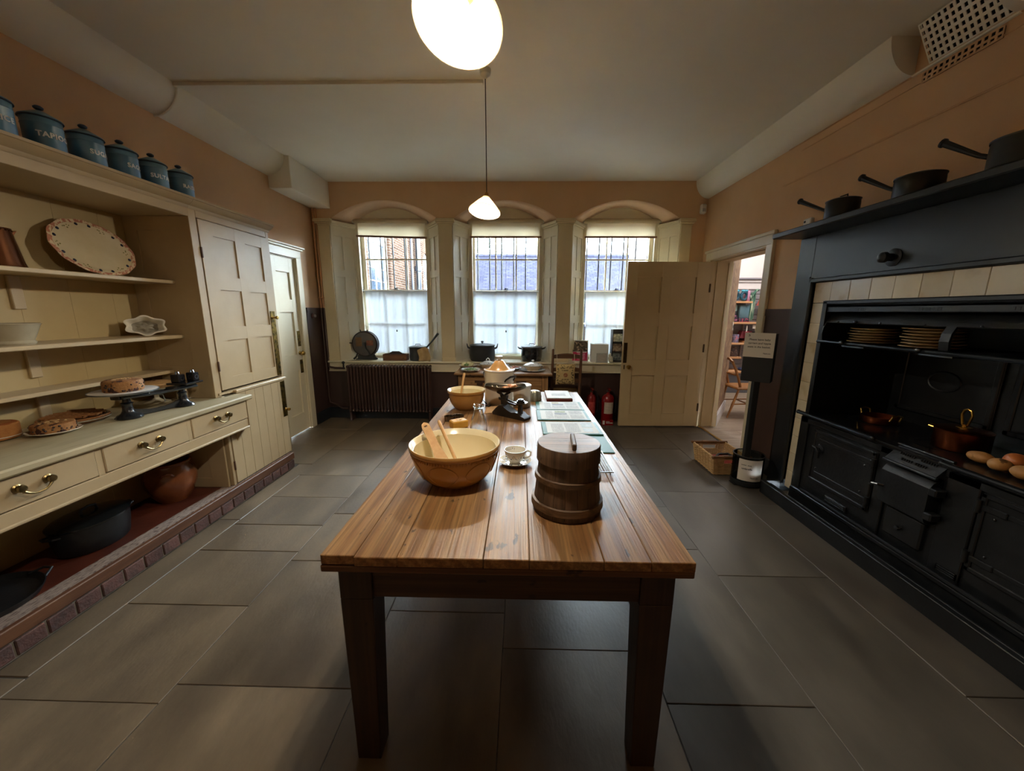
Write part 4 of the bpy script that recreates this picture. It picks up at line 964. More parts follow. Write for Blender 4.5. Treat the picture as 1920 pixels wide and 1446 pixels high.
# ------------------------------------------------------------------ the long scrubbed table
def wood(name, c1, c2, c3, axis=1, rough=.4, scale=5., bump=.12, coat=.0, ring=1.0, jitter=.12):
    m = bpy.data.materials.new(name); m.use_nodes = True; nt = m.node_tree; N = nt.nodes; L = nt.links; p = N['Principled BSDF']
    tc = N.new('ShaderNodeTexCoord'); oi = N.new('ShaderNodeObjectInfo'); ml = N.new('ShaderNodeMath'); ml.operation = 'MULTIPLY'; ml.inputs[1].default_value = 23.
    L.new(oi.outputs['Random'], ml.inputs[0]); ad = N.new('ShaderNodeVectorMath'); ad.operation = 'ADD'; L.new(tc.outputs['Object'], ad.inputs[0]); L.new(ml.outputs[0], ad.inputs[1])
    mp = N.new('ShaderNodeMapping'); s_ = [7.0, 7.0, 7.0]; s_[axis] = .55; mp.inputs['Scale'].default_value = s_; L.new(ad.outputs[0], mp.inputs['Vector'])
    n1 = N.new('ShaderNodeTexNoise'); n1.inputs['Scale'].default_value = scale * .6; n1.inputs['Detail'].default_value = 8; n1.inputs['Distortion'].default_value = .6; L.new(mp.outputs[0], n1.inputs['Vector'])
    wv = N.new('ShaderNodeTexWave'); wv.wave_type = 'RINGS'; wv.rings_direction = 'XYZ'[axis]; wv.inputs['Scale'].default_value = 1.1 * ring; wv.inputs['Distortion'].default_value = 6; wv.inputs['Detail'].default_value = 3; wv.inputs['Detail Scale'].default_value = 1.2
    L.new(mp.outputs[0], wv.inputs['Vector'])
    r1 = N.new('ShaderNodeValToRGB'); r1.color_ramp.elements[0].color = (*lin(c1), 1); r1.color_ramp.elements[1].color = (*lin(c2), 1); r1.color_ramp.elements[0].position = .25; r1.color_ramp.elements[1].position = .75
    L.new(wv.outputs['Fac'], r1.inputs['Fac'])
    n2 = N.new('ShaderNodeTexNoise'); n2.inputs['Scale'].default_value = 2.2; n2.inputs['Detail'].default_value = 6; L.new(ad.outputs[0], n2.inputs['Vector'])
    r2 = N.new('ShaderNodeValToRGB'); r2.color_ramp.elements[0].position = .46; r2.color_ramp.elements[1].position = .72; L.new(n2.outputs['Fac'], r2.inputs['Fac'])
    mx = N.new('ShaderNodeMix'); mx.data_type = 'RGBA'; mf = N.new('ShaderNodeMath'); mf.operation = 'MULTIPLY'; mf.inputs[1].default_value = .65; L.new(r2.outputs['Color'], mf.inputs[0]); L.new(mf.outputs[0], mx.inputs[0])
    L.new(r1.outputs['Color'], mx.inputs[6]); mx.inputs[7].default_value = (*lin(c3), 1)
    hs = N.new('ShaderNodeHueSaturation'); mr = N.new('ShaderNodeMapRange'); mr.inputs[3].default_value = 1 - jitter; mr.inputs[4].default_value = 1 + jitter
    L.new(oi.outputs['Random'], mr.inputs[0]); L.new(mr.outputs[0], hs.inputs['Value']); L.new(mx.outputs[2], hs.inputs['Color'])
    # small dark scars
    n4 = N.new('ShaderNodeTexNoise'); n4.inputs['Scale'].default_value = 16; n4.inputs['Detail'].default_value = 3; mp4 = N.new('ShaderNodeMapping'); q4 = [1.6, 1.6, 1.6]; q4[axis] = .7; mp4.inputs['Scale'].default_value = q4
    L.new(ad.outputs[0], mp4.inputs['Vector']); L.new(mp4.outputs[0], n4.inputs['Vector']); r4 = N.new('ShaderNodeValToRGB'); r4.color_ramp.elements[0].position = .665; r4.color_ramp.elements[1].position = .70; L.new(n4.outputs['Fac'], r4.inputs['Fac'])
    m4 = N.new('ShaderNodeMix'); m4.data_type = 'RGBA'; L.new(r4.outputs['Color'], m4.inputs[0]); L.new(hs.outputs[0], m4.inputs[6]); m4.inputs[7].default_value = (*[q * .25 for q in lin(c1)], 1)
    # fine open grain
    mp5 = N.new('ShaderNodeMapping'); q5 = [120., 120., 120.]; q5[axis] = 2.4; mp5.inputs['Scale'].default_value = q5; L.new(ad.outputs[0], mp5.inputs['Vector'])
    n5 = N.new('ShaderNodeTexNoise'); n5.inputs['Scale'].default_value = 1.0; n5.inputs['Detail'].default_value = 4; L.new(mp5.outputs[0], n5.inputs['Vector'])
    r5 = N.new('ShaderNodeValToRGB'); r5.color_ramp.elements[0].position = .40; r5.color_ramp.elements[1].position = .62; r5.color_ramp.elements[0].color = (.66, .63, .60, 1); r5.color_ramp.elements[1].color = (1.12, 1.10, 1.08, 1); L.new(n5.outputs['Fac'], r5.inputs['Fac'])
    m5 = N.new('ShaderNodeMix'); m5.data_type = 'RGBA'; m5.blend_type = 'MULTIPLY'; m5.inputs[0].default_value = 1.; L.new(m4.outputs[2], m5.inputs[6]); L.new(r5.outputs['Color'], m5.inputs[7])
    L.new(m5.outputs[2], p.inputs['Base Color'])
    mr2 = N.new('ShaderNodeMapRange'); mr2.inputs[1].default_value = .3; mr2.inputs[2].default_value = .7; mr2.inputs[3].default_value = rough - .06; mr2.inputs[4].default_value = rough + .14
    av = N.new('ShaderNodeMath'); av.operation = 'MULTIPLY_ADD'; av.inputs[1].default_value = .5; L.new(n5.outputs['Fac'], av.inputs[0]); hv = N.new('ShaderNodeMath'); hv.operation = 'MULTIPLY'; hv.inputs[1].default_value = .5; L.new(n2.outputs['Fac'], hv.inputs[0]); L.new(hv.outputs[0], av.inputs[2]); L.new(av.outputs[0], mr2.inputs[0]); L.new(mr2.outputs[0], p.inputs['Roughness'])
    p.inputs['Coat Weight'].default_value = coat; p.inputs['Coat Roughness'].default_value = .25
    bm_ = N.new('ShaderNodeBump'); bm_.inputs['Strength'].default_value = bump; bm_.inputs['Distance'].default_value = .004; sm = N.new('ShaderNodeMath'); sm.operation = 'ADD'; L.new(n1.outputs['Fac'], sm.inputs[0]); L.new(n5.outputs['Fac'], sm.inputs[1])
    L.new(sm.outputs[0], bm_.inputs['Height']); L.new(bm_.outputs[0], p.inputs['Normal'])
    return m
PINE = wood('waxed_pine_top', '7A5530', '8E6B42', '9F8058', 1, rough=.38, bump=.35)
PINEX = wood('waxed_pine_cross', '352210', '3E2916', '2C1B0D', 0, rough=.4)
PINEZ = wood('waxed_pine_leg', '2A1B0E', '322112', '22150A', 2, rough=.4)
TT = .78
tb = thing('kitchen_table', 'long scrubbed pine kitchen table with tapered legs in the middle of the room', 'table', (-.035, 2.0, 0))
TX = [-.555, -.458, -.337, -.097, .031, .236, .366, .486]
TY0, TY1 = .915, 3.115
for k, (a, c) in enumerate(zip(TX, TX[1:])):
    z = TT + rnd.uniform(-.0012, .0)
    b = B(); b.cbox(a + .0007, c - .0007, TY0 + (.006 if k == 0 else 0), TY1, TT - .030, z, .002); b.obj('plank', PINE, tb)
b = B(); b.cbox(-.555, .486, TY0 + .002, TY0 + .05, TT - .052, TT - .0305, .003); b.cbox(-.555, .486, TY1 - .05, TY1, TT - .052, TT - .0305, .003)
b.cbox(-.555, -.51, TY0 + .05, TY1 - .05, TT - .052, TT - .0305, .003); b.cbox(.44, .486, TY0 + .05, TY1 - .05, TT - .052, TT - .0305, .003)
b.obj('edge_batten', wood('pine_edge', '5A3A1C', '684626', '4C3016', 0, rough=.45), tb)
AX0, AX1 = -.53, .455; AZ0, AZ1 = .605, .728
for y0, y1 in ((TY0 + .055, TY0 + .085), (TY1 - .085, TY1 - .055)):
    b = B(); b.cbox(AX0 + .08, AX1 - .08, y0, y1, AZ0, AZ1, .003); b.obj('apron', PINEX, tb)
for x0, x1 in ((AX0 + .015, AX0 + .045), (AX1 - .045, AX1 - .015)):
    b = B(); b.cbox(x0, x1, TY0 + .12, TY1 - .12, AZ0, AZ1, .003); b.obj('apron', PINE, tb)
for sx in (0, 1):
    for sy in (0, 1):
        xo = AX0 if sx == 0 else AX1; s_ = 1 if sx == 0 else -1; yo = TY0 + .045 if sy == 0 else TY1 - .045; t_ = 1 if sy == 0 else -1
        def q(wx, wy, z, o): return [(xo + s_ * o, yo, z), (xo + s_ * wx, yo, z), (xo + s_ * wx, yo + t_ * wy, z), (xo + s_ * o, yo + t_ * wy, z)]
        b = B(); b.hexa(q(.098, .095, AZ0, 0), q(.098, .095, AZ1, 0)); b.hexa(q(.085, .075, 0, .008), q(.098, .095, AZ0, 0)); b.obj('leg', PINEZ, tb, bevel=.003)

# ---- items on the table
YELLOW = mat('cane_yellow_glaze', 'A8773A', 'B28446', rough=.2, scale=4, coat=.5); BOWLIN = mat('cream_bowl_glaze', 'DBCDA6', 'E2D6B2', rough=.18, scale=3, coat=.4)
SPOONW = mat('pale_beech', 'BE9058', 'CAA06A', rough=.55, scale=6, stretch=(6, 6, 1), bump=.05)
def mixing_bowl(x, y, r, h, label, relief=True):
    g = thing('mixing_bowl', label, 'bowl', (x, y, TT)); s = r / .18
    out = [(0, .004), (.098 * s, .004), (.10 * s, 0), (.104 * s, .002)] + [(r * (.58 + .36 * math.sin(u * PI / 2) ** .9), h * (.02 + .82 * u ** 1.25)) for u in [k / 9 for k in range(0, 10)]] + [(r * .945, h * .845), (r * .98, h * .86), (r * 1.0, h * .90), (r * 1.0, h * .975), (r * .985, h)]
    b = B(); b.lathe(out, (x, y, TT), 64); b.obj('outside', YELLOW, g, ang=50)
    inn = [(r * .985, h), (r * .955, h * .99), (r * .92, h * .86)] + [(r * (.54 + .36 * math.sin(u * PI / 2) ** .9), h * (.07 + .78 * u ** 1.25)) for u in [k / 9 for k in range(9, -1, -1)]] + [(r * .3, h * .055), (0, h * .05)]
    b = B(); b.lathe(inn, (x, y, TT), 64); b.obj('inside', BOWLIN, g, ang=60)
    if relief:
        def wallr(z):      # outer radius at height
            pts = sorted((q[1], q[0]) for q in out[3:])
            for (z0, r0), (z1, r1) in zip(pts, pts[1:]):
                if z0 <= z <= z1: return r0 + (r1 - r0) * (z - z0) / max(1e-6, z1 - z0)
            return r * .9
        n = 7
        for k in range(n):
            t0 = 2 * PI * (k + .1) / n; path = []
            for j in range(28):
                q = 2 * PI * j / 28; dz = math.sin(q); zz = h * .46 + h * .28 * dz; da = .36 * math.cos(q) * (1 - .12 * abs(dz))
                rr = wallr(zz) + .0006; path.append((x + rr * math.cos(t0 + da), y + rr * math.sin(t0 + da), TT + zz))
            b = B(); b.tube(path, .0026, 5, closed=True); b.obj('relief_oval', YELLOW, g)
        b = B()
        for k in range(96):
            t = 2 * PI * k / 96; rr = r * .952; k0 = len(b.v); b.ball((x + rr * math.cos(t), y + rr * math.sin(t), TT + h * .80), .0035, 5, 4, (1, 1, 1.6))
        b.obj('relief_band', YELLOW, g)['kind'] = 'stuff'
    return g
mixing_bowl(-.258, 1.425, .182, .155, 'large yellow mixing bowl with moulded ovals at the near end of the table')
mixing_bowl(-.372, 2.545, .132, .135, 'smaller plain yellow mixing bowl with one wooden spoon further along the table', False)
def spoon(a, c, r0, r1, label, grp=None, bowl=None):
    g = thing('wooden_spoon', label, 'spoon', a, grp)
    A_, C2 = Vector(a), Vector(c); d = (A_ - C2)
    b = B(); b.tube([C2 + d * .0, C2 + d * .5, C2 + d * .97, A_], [r0, (r0 + r1) / 2, r1, r1 * .7], 10); b.obj('handle', SPOONW, g)
    k0 = C2; b = B(); b.ball((0, 0, 0), .024, 14, 8, (1, .34, 1.45)); dz = d.normalized()
    xax = Vector((1, 0, 0)); yax = dz.cross(xax).normalized(); xax = yax.cross(dz).normalized()
    b.xf(Matrix(((xax.x, yax.x, dz.x, k0.x), (xax.y, yax.y, dz.y, k0.y), (xax.z, yax.z, dz.z, k0.z), (0, 0, 0, 1)))); b.obj('spoon_bowl', SPOONW, g)
spoon((-.345, 1.53, .99), (-.228, 1.36, .838), .0065, .0075, 'slim wooden spoon leaning in the large mixing bowl')
spoon((-.392, 2.60, 1.02), (-.415, 2.53, .845), .006, .009, 'wooden spoon standing in the smaller mixing bowl')
# spatula with a hole
g = thing('wooden_spatula', 'flat wooden spatula with a hole in its handle leaning in the large mixing bowl', 'spatula', (-.29, 1.40, .82))
A2, C2 = Vector((-.405, 1.515, .985)), Vector((-.275, 1.345, .842)); dz = (A2 - C2); Ls = dz.length; dz.normalize(); xax = Vector((1, .25, 0)); yax = dz.cross(xax).normalized(); xax = yax.cross(dz).normalized()
MS = Matrix(((xax.x, yax.x, dz.x, C2.x), (xax.y, yax.y, dz.y, C2.y), (xax.z, yax.z, dz.z, C2.z), (0, 0, 0, 1)))
def spw(s_): return .017 + .012 * max(0, 1 - s_ / .45) ** .7 if s_ < .9 else .017 * math.sqrt(max(0.001, 1 - ((s_ - .9) / .1) ** 2))
b = B(); hole_s, hr = .905, .0062; NN = 28
for k in range(NN):
    s0, s1 = k / NN, (k + 1) / NN
    w0, w1 = spw(s0), spw(s1)
    def seg(u0, u1, v0, v1): b.hexa([(u0, -.003, s0 * Ls), (v0, -.003, s0 * Ls), (v0, .003, s0 * Ls), (u0, .003, s0 * Ls)], [(u1, -.003, s1 * Ls), (v1, -.003, s1 * Ls), (v1, .003, s1 * Ls), (u1, .003, s1 * Ls)])
    if abs((s0 + s1) / 2 - hole_s) < .03:
        seg(-w0, -w1, -hr, -hr); seg(hr, hr, w0, w1)
    else: seg(-w0, -w1, w0, w1)
b.xf(MS); b.obj('blade', SPOONW, g, ang=30)
# cup and saucer
BLUEW = mat('blue_painted_sprig', '28304A', rough=.3); WCH = mat('white_tea_china', 'DCD8CC', rough=.14, coat=.5); GILT = mat('brown_rim_line', '4A3A2A', rough=.3)
cx, cy = -.018, 1.578
b = B(); b.lathe([(0, 0), (.036, 0), (.038, .003), (.06, .009), (.073, .017), (.073, .0195), (.058, .0125), (.034, .007), (0, .007)], (cx, cy, TT), 44)
sa = thing('saucer', 'white saucer with blue sprigs under the teacup', 'saucer', (cx, cy, TT)); b.obj('dish', WCH, sa)
b = B(); b.lathe([(.0725, .0195), (.0738, .0195), (.0738, .0175), (.0725, .0175)], (cx, cy, TT), 44, close=True); b.obj('rim_line', GILT, sa)
b = B()
for k in range(5):
    for j in range(6):
        t = 2 * PI * (k + .1 * j) / 5; rr = .050 + .010 * math.sin(j * 1.3); b.lathe([(.0032, 0), (.003, .001), (0, .0014)], (cx + rr * math.cos(t), cy + rr * math.sin(t), TT + .0095 + (rr - .04) * .28), 6)
b.obj('painted_sprigs', BLUEW, sa)['kind'] = 'stuff'
tcup = thing('teacup', 'white teacup with blue sprigs and a loop handle beside the mixing bowl', 'cup', (cx, cy, TT + .007))
CP = [(0, 0), (.024, 0), (.026, .005), (.024, .008), (.034, .018), (.043, .034), (.047, .052), (.0485, .060), (.0465, .060), (.045, .052), (.041, .035), (.031, .019), (0, .011)]
b = B(); b.lathe(CP, (cx, cy, TT + .007), 44); b.obj('body', WCH, tcup)
b = B(); b.lathe([(.0487, .0605), (.0465, .0605), (.0465, .0590), (.0487, .0590)], (cx, cy, TT + .007), 44, close=True); b.obj('rim_line', GILT, tcup)
b = B(); b.tube([(cx + .044, cy, TT + .055), (cx + .058, cy, TT + .062), (cx + .070, cy, TT + .055), (cx + .069, cy, TT + .040), (cx + .055, cy, TT + .030), (cx + .040, cy, TT + .028)], [.0035, .004, .004, .004, .0035, .003], 8); b.obj('handle', WCH, tcup)
b = B()
for k in range(6):
    for j in range(8):
        t = 2 * PI * (k + .12 * j) / 6; zz = .035 + .009 * math.sin(j * 1.2 + k); rr = .0427 + (zz - .034) * .22
        b.ball((cx + rr * math.cos(t), cy + rr * math.sin(t), TT + .007 + zz), .0024 if j % 4 == 1 else .0011, 6, 4)
    b.tube([(cx + (.0427 + .22 * (.001 + .009 * math.sin(j * .6 + k))) * math.cos(2 * PI * (k + .06 * j) / 6), cy + (.0427 + .22 * (.001 + .009 * math.sin(j * .6 + k))) * math.sin(2 * PI * (k + .06 * j) / 6), TT + .007 + .035 + .009 * math.sin(j * .6 + k)) for j in range(16)], .0006, 4)
for j in range(7): t = math.radians(95 + 12 * j); b.ball((cx + .0445 * math.cos(t), cy + .0445 * math.sin(t), TT + .007 + .047 + .003 * math.sin(j * 2.)), .0022, 6, 4)
b.obj('painted_sprigs', BLUEW, tcup)['kind'] = 'stuff'
# wooden firkin with lid
DKW = wood('dark_oak_staves', '4C3A2A', '5C4836', '3E2E22', 2, rough=.5, jitter=.18); DKL = wood('greyed_oak_lid', '6E5A4C', '7E6A5A', '5A483C', 0, rough=.45, bump=.3); HOOP = wood('bent_wood_hoop', '503A24', '5E462E', '42301E', 0, rough=.42)
FX, FY = .168, 1.215
g = thing('wooden_firkin', 'dark staved wooden firkin with hoops and a flat lid on the table', 'bucket', (FX, FY, TT))
H0, H1, HT, n = .118, .097, .235, 18
for k in range(n):
    t0, t1 = 2 * PI * k / n + .005, 2 * PI * (k + 1) / n - .005; b = B(); V = []
    for z, r in ((0, H0), (HT * .9, H1)):
        for t in (t0, (t0 + t1) / 2, t1): V += [(FX + r * math.cos(t), FY + r * math.sin(t), TT + z), (FX + (r - .012) * math.cos(t), FY + (r - .012) * math.sin(t), TT + z)]
    b.add(V, [(0, 2, 8, 6), (2, 4, 10, 8), (1, 7, 9, 3), (3, 9, 11, 5), (0, 6, 7, 1), (4, 5, 11, 10), (0, 1, 3, 2), (2, 3, 5, 4), (6, 8, 9, 7), (8, 10, 11, 9)]); b.obj('stave', DKW, g)
def hoop(z0, z1, o, nm='hoop', mm=HOOP):
    r0 = H0 + (H1 - H0) * z0 / (HT * .9); r1 = H0 + (H1 - H0) * z1 / (HT * .9); b = B()
    b.lathe([(r0 + .0005, z0), (r0 + o, z0 + .002), (r1 + o, z1 - .002), (r1 + .0005, z1)], (FX, FY, TT), 48); b.obj(nm, mm, g)
hoop(.018, .044, .008); hoop(.112, .132, .007)
b = B(); b.lathe([(.098, .178), (.108, .178), (.1075, .20), (.1065, HT - .004), (.1045, HT), (.098, HT - .001)], (FX, FY, TT), 48); b.obj('lid_band', DKW, g)
for k in range(3):
    b = B(); pts = []
    y0, y1 = (-.105, -.030, .036, .105)[k] + .0006, (-.105, -.030, .036, .105)[k + 1] - .0006; R = .1035
    for q in range(9): yy = y0 + (y1 - y0) * q / 8; pts.append((math.sqrt(max(0, R * R - yy * yy)), yy))
    pts += [(-p[0], p[1]) for p in reversed(pts)]
    b.prism([(FX + p[0], FY + p[1]) for p in pts], 2, TT + HT - .012, TT + HT); b.obj('lid_board', DKL, g)
b = B(); b.cbox(FX - .006 + .012, FX + .008 + .012, FY - .085, FY + .03, TT + HT, TT + HT + .022, .003); b.xf(Matrix.Translation((FX, FY, 0)) @ Matrix.Rotation(math.radians(-4), 4, 'Z') @ Matrix.Translation((-FX, -FY, 0))); b.obj('lid_bar', DKW, g)
b = B(); b.lathe([(0, 0), (H0 - .013, 0), (H0 - .013, .01), (0, .01)], (FX, FY, TT), 32); b.obj('base', DKW, g)
# wire cooling rack behind the firkin
WIRE = mat('tinned_wire', '8E8E8C', rough=.3, metal=1)
g = thing('cooling_rack', 'small wire cooling rack partly hidden behind the wooden firkin', 'rack', (.31, 1.57, TT))
x0, x1, y0, y1, z = .222, .392, 1.462, 1.70, TT + .016
b = B(); b.tube([(x0, y0, z), (x1, y0, z), (x1, y1, z), (x0, y1, z)], .0028, 6, closed=True); b.obj('frame', WIRE, g)
for k in range(1, 16):
    b = B(); b.rod((x0 + (x1 - x0) * k / 16, y0, z), (x0 + (x1 - x0) * k / 16, y1, z), .0011, n=5); b.obj('wire', WIRE, g)
for k in range(1, 20):
    b = B(); b.rod((x0, y0 + (y1 - y0) * k / 20, z - .0015), (x1, y0 + (y1 - y0) * k / 20, z - .0015), .0009, n=5); b.obj('wire', WIRE, g)
for x in (x0 + .01, x1 - .01):
    for y in (y0 + .01, y1 - .01):
        b = B(); b.rod((x, y, TT), (x, y, z), .0022, n=6); b.obj('foot', WIRE, g)
# glass milk bottle
g = thing('milk_bottle', 'empty clear glass milk bottle behind the large mixing bowl', 'bottle', (-.222, 1.955, TT))
CLG = bpy.data.materials.new('clear_bottle_glass'); CLG.use_nodes = True; _q = CLG.node_tree.nodes['Principled BSDF']; _q.inputs['Transmission Weight'].default_value = 1; _q.inputs['Roughness'].default_value = .02; _q.inputs['IOR'].default_value = 1.45; _q.inputs['Base Color'].default_value = (.95, .98, .97, 1)
BT = [(0, .004), (.040, 0), (.046, .004), (.047, .015), (.046, .06), (.040, .09), (.030, .12), (.025, .145), (.024, .158), (.028, .162), (.029, .172), (.026, .177), (.022, .176), (.0215, .160), (.022, .145), (.027, .12), (.037, .09), (.043, .06), (.044, .015), (.04, .009), (0, .010)]
b = B(); b.lathe(BT, (-.222, 1.955, TT), 40); b.obj('glass', CLG, g, ang=60)
# butter block in paper
BUT = mat('yellow_butter', 'D09A3A', 'D8A64A', rough=.45, scale=8, bump=.1); b = B()
g = thing('butter_block', 'block of yellow butter with a stamped top beside the milk bottle', 'butter', (-.355, 2.10, TT), rz=math.radians(35))
b.cbox(-.048, .048, -.033, .033, 0, .046, .006); b.obj('block', BUT, g, world=False)
V, F = text_verts('+', .05); b = B(); b.add([(v[0], v[1], .0464) for v in V], F)
b = B()
for k in range(5): t = k * 1.25; b.tube([(0, 0, .0462), (.014 * math.cos(t), .010 * math.sin(t), .0475), (.022 * math.cos(t), .016 * math.sin(t), .0462)], .0018, 5)
b.obj('stamped_sprig', BUT, g, world=False)
# fluted tin cutters
TIN = mat('tarnished_tin', '6E665A', '8A8072', rough=.35, metal=1, scale=30)
for k, (x, y, r, h, lb) in enumerate(((-.435, 2.235, .030, .030, 'fluted tin pastry cutter at the left of the butter'), (-.385, 2.26, .034, .028, 'wider fluted tin pastry cutter just behind the butter'))):
    b = B(); fl = lambda t_, h_: 1 + .07 * math.cos(12 * t_); b.lathe([(r, 0), (r, h), (r + .002, h + .001), (r + .002, h - .002)], (x, y, TT), 72, fn=fl); b.lathe([(r - .001, h), (r - .001, 0)], (x, y, TT), 72, fn=fl)
    tag(b.obj('pastry_cutter', TIN, ang=60), lb, 'cutter', 'tin pastry cutters')
# wire whisk lying behind the bowl
g = thing('wire_whisk', 'wire whisk lying on the table behind the large mixing bowl', 'whisk', (-.36, 1.83, TT))
b = B(); b.tube([(-.235, 1.83, TT + .012), (-.19, 1.84, TT + .012), (-.13, 1.80, TT + .008)], .006, 8); b.obj('handle', SPOONW, g)
for k in range(5):
    h_ = -.028 + .014 * k; b = B()
    b.tube([(-.235, 1.83, TT + .012), (-.29, 1.83 + h_ * .8, TT + .014 + .008 * math.cos(k)), (-.35, 1.83 + h_, TT + .02), (-.385, 1.83 + h_ * .6, TT + .02), (-.395, 1.83, TT + .02)], .0014, 5); b.obj('wire', WIRE, g)
# enamel bread bin and flour canister
ENAM = mat('white_enamel', 'D8CFBE', 'DED6C8', rough=.2, scale=3, coat=.3); BLK = mat('black_rim_enamel', '1A1714', rough=.3); TANL = mat('tan_lid_enamel', 'C08E52', 'C89A60', rough=.22, scale=3, coat=.4)
def lidded(name, x, y, r, h, label, cat, big):
    g = thing(name, label, cat, (x, y, TT))
    b = B(); b.lathe([(0, 0), (r - .002, 0), (r, .003), (r, h - .008), (r + .003, h - .004), (r + .003, h), (r - .002, h), (r - .003, .004), (0, .004)], (x, y, TT), 48); b.obj('body', ENAM, g)
    if big:
        b = B(); b.lathe([(r + .003, h), (r + .0065, h + .001), (r + .0065, h + .006), (r * .96, h + .009)], (x, y, TT), 48); b.obj('rim', mat('white_rolled_rim', 'E2DED6', rough=.2), g)
        b = B(); b.lathe([(r * .97, h + .006), (r * .82, h + .008), (r * .72, h + .014), (r * .5, h + .040), (r * .32, h + .066), (r * .2, h + .074), (0, h + .076)], (x, y, TT), 48); lid = b.obj('lid', TANL, g)
        b = B(); b.lathe([(.016, h + .07), (.013, h + .088), (.018, h + .092), (.027, h + .098), (.026, h + .104), (0, h + .107)], (x, y, TT), 20); b.obj('lid_knob', ENAM, lid)
        for sd in (1, -1):
            a0 = math.radians(-42 if sd > 0 else 138); b = B()
            P = lambda a, o, z: (x + (r + o) * math.cos(a), y + (r + o) * math.sin(a), TT + z)
            b.tube([P(a0 - .42, .001, h - .07), P(a0 - .38, .012, h - .055), P(a0 - .18, .034, h - .032), P(a0 + .18, .034, h - .032), P(a0 + .38, .012, h - .055), P(a0 + .42, .001, h - .07)], [.005, .006, .008, .008, .006, .005], 8); b.obj('side_handle', BLK, g)
    else:
        b = B(); b.lathe([(r + .003, h - .012), (r + .005, h - .010), (r + .005, h), (r + .001, h + .004), (r * .82, h + .004), (r * .75, h - .001), (0, h - .001)], (x, y, TT), 48); lid = b.obj('lid', mat('white_lid_enamel', 'E0DCD4', rough=.18, coat=.3), g)
        b = B(); b.lathe([(r * .72, h - .0008), (r * .45, h - .0006), (r * .4, h + .0045), (r * .25, h + .007), (0, h + .008)], (x, y, TT), 32); b.obj('lid_boss', mat('grey_lid_shade', '8E8880', rough=.3), lid)
lidded('bread_bin', -.152, 2.72, .108, .245, 'tall white enamel bread bin with a tan domed lid', 'bin', True)
lidded('flour_canister', .016, 2.62, .062, .155, 'short white enamel canister with flat lid behind the iron scales', 'canister', False)
# kitchen scales with tin scoop
DKI = mat('dark_cast_iron', '1C1612', '28201A', rough=.42, scale=16, bump=.15); SCOOP = mat('dark_tin_scoop', '4A4238', '6A6258', rough=.3, metal=1, scale=14)
g = thing('kitchen_scales', 'ornate cast iron kitchen scales with a tin scoop in the middle of the table', 'scales', (-.06, 2.35, TT))
def plate_poly(pts, y0, y1, nm):
    b = B(); b.prism(pts, 1, y0, y1); MR = Matrix.Translation((-.055, 2.34, TT)) @ Matrix.Rotation(math.radians(-38), 4, 'Z'); b.xf(MR); return b.obj(nm, DKI, g)
base = [(-.13, 0), (.13, 0), (.135, .014), (.125, .022), (.105, .026), (.085, .04), (.06, .044), (.03, .038), (.0, .046), (-.03, .060), (-.05, .075), (-.075, .070), (-.10, .05), (-.12, .03), (-.135, .014)]
plate_poly(base, -.034, .034, 'base')
plate_poly([(-.075, .06), (-.045, .06), (-.035, .12), (-.03, .135), (-.085, .135), (-.08, .12)], -.012, .012, 'scoop_post')
plate_poly([(.06, .03), (.09, .03), (.085, .09), (.10, .10), (.055, .10), (.066, .09)], -.01, .01, 'weights_post')
plate_poly([(-.09, .105), (.0, .085), (.05, .082), (.10, .098), (.10, .104), (.05, .092), (.0, .097), (-.09, .120)], -.02, -.012, 'beam'); plate_poly([(-.09, .105), (.0, .085), (.05, .082), (.10, .098), (.10, .104), (.05, .092), (.0, .097), (-.09, .120)], .012, .02, 'beam')
MR = Matrix.Translation((-.055, 2.34, TT)) @ Matrix.Rotation(math.radians(-38), 4, 'Z')
wp = MR @ Vector((.078, 0, .10)); b = B(); b.lathe([(0, 0), (.036, .0), (.044, .006), (.045, .009), (.036, .005), (0, .005)], tuple(wp), 32); b.obj('weights_plate', mat('steel_weight_plate', '7E7C78', rough=.28, metal=1), g)
sp_ = MR @ Vector((-.06, 0, .135))
for k in range(4):
    t = PI / 4 + k * PI / 2; b = B(); b.tube([(sp_.x, sp_.y, sp_.z - .005), (sp_.x + .025 * math.cos(t), sp_.y + .025 * math.sin(t), sp_.z + .008), (sp_.x + .06 * math.cos(t), sp_.y + .045 * math.sin(t), sp_.z + .026)], .006, 6); b.obj('scoop_arm', DKI, g)
def scoop(u, v):
    a = (u - .5) * 2; q = (v - .5) * 2; w_ = .072 * math.sqrt(max(0, 1 - (abs(a)) ** 2.6)) + .003
    return (sp_.x + .008 + a * .140, sp_.y + q * w_ + .0 * a, sp_.z + .018 + .045 * (q * q) * (w_ / .075) + .035 * abs(a) ** 2.2)
b = B(); b.grid(scoop, 28, 14); b.obj('scoop', SCOOP, g, solid=.0025, ang=70)
for k, (r_, h_, z_) in enumerate(((.026, .012, .105), (.019, .010, .117))):
    b = B(); b.lathe([(0, 0), (r_, 0), (r_, h_), (r_ * .6, h_), (r_ * .5, h_ * .7), (0, h_ * .7)], (wp.x, wp.y, wp.z + z_ - .1), 24); tag(b.obj('disc_weight', mat('dark_weight_iron', '2A2622', rough=.3, metal=.6)), ('wide flat disc weight at the bottom of the stack on the kitchen scales', 'small disc weight on top of the stack on the kitchen scales')[k], 'weight', 'disc weights on the kitchen scales')
BISC = mat('golden_biscuit', 'B87030', 'C8843E', rough=.6, scale=20, bump=.2)
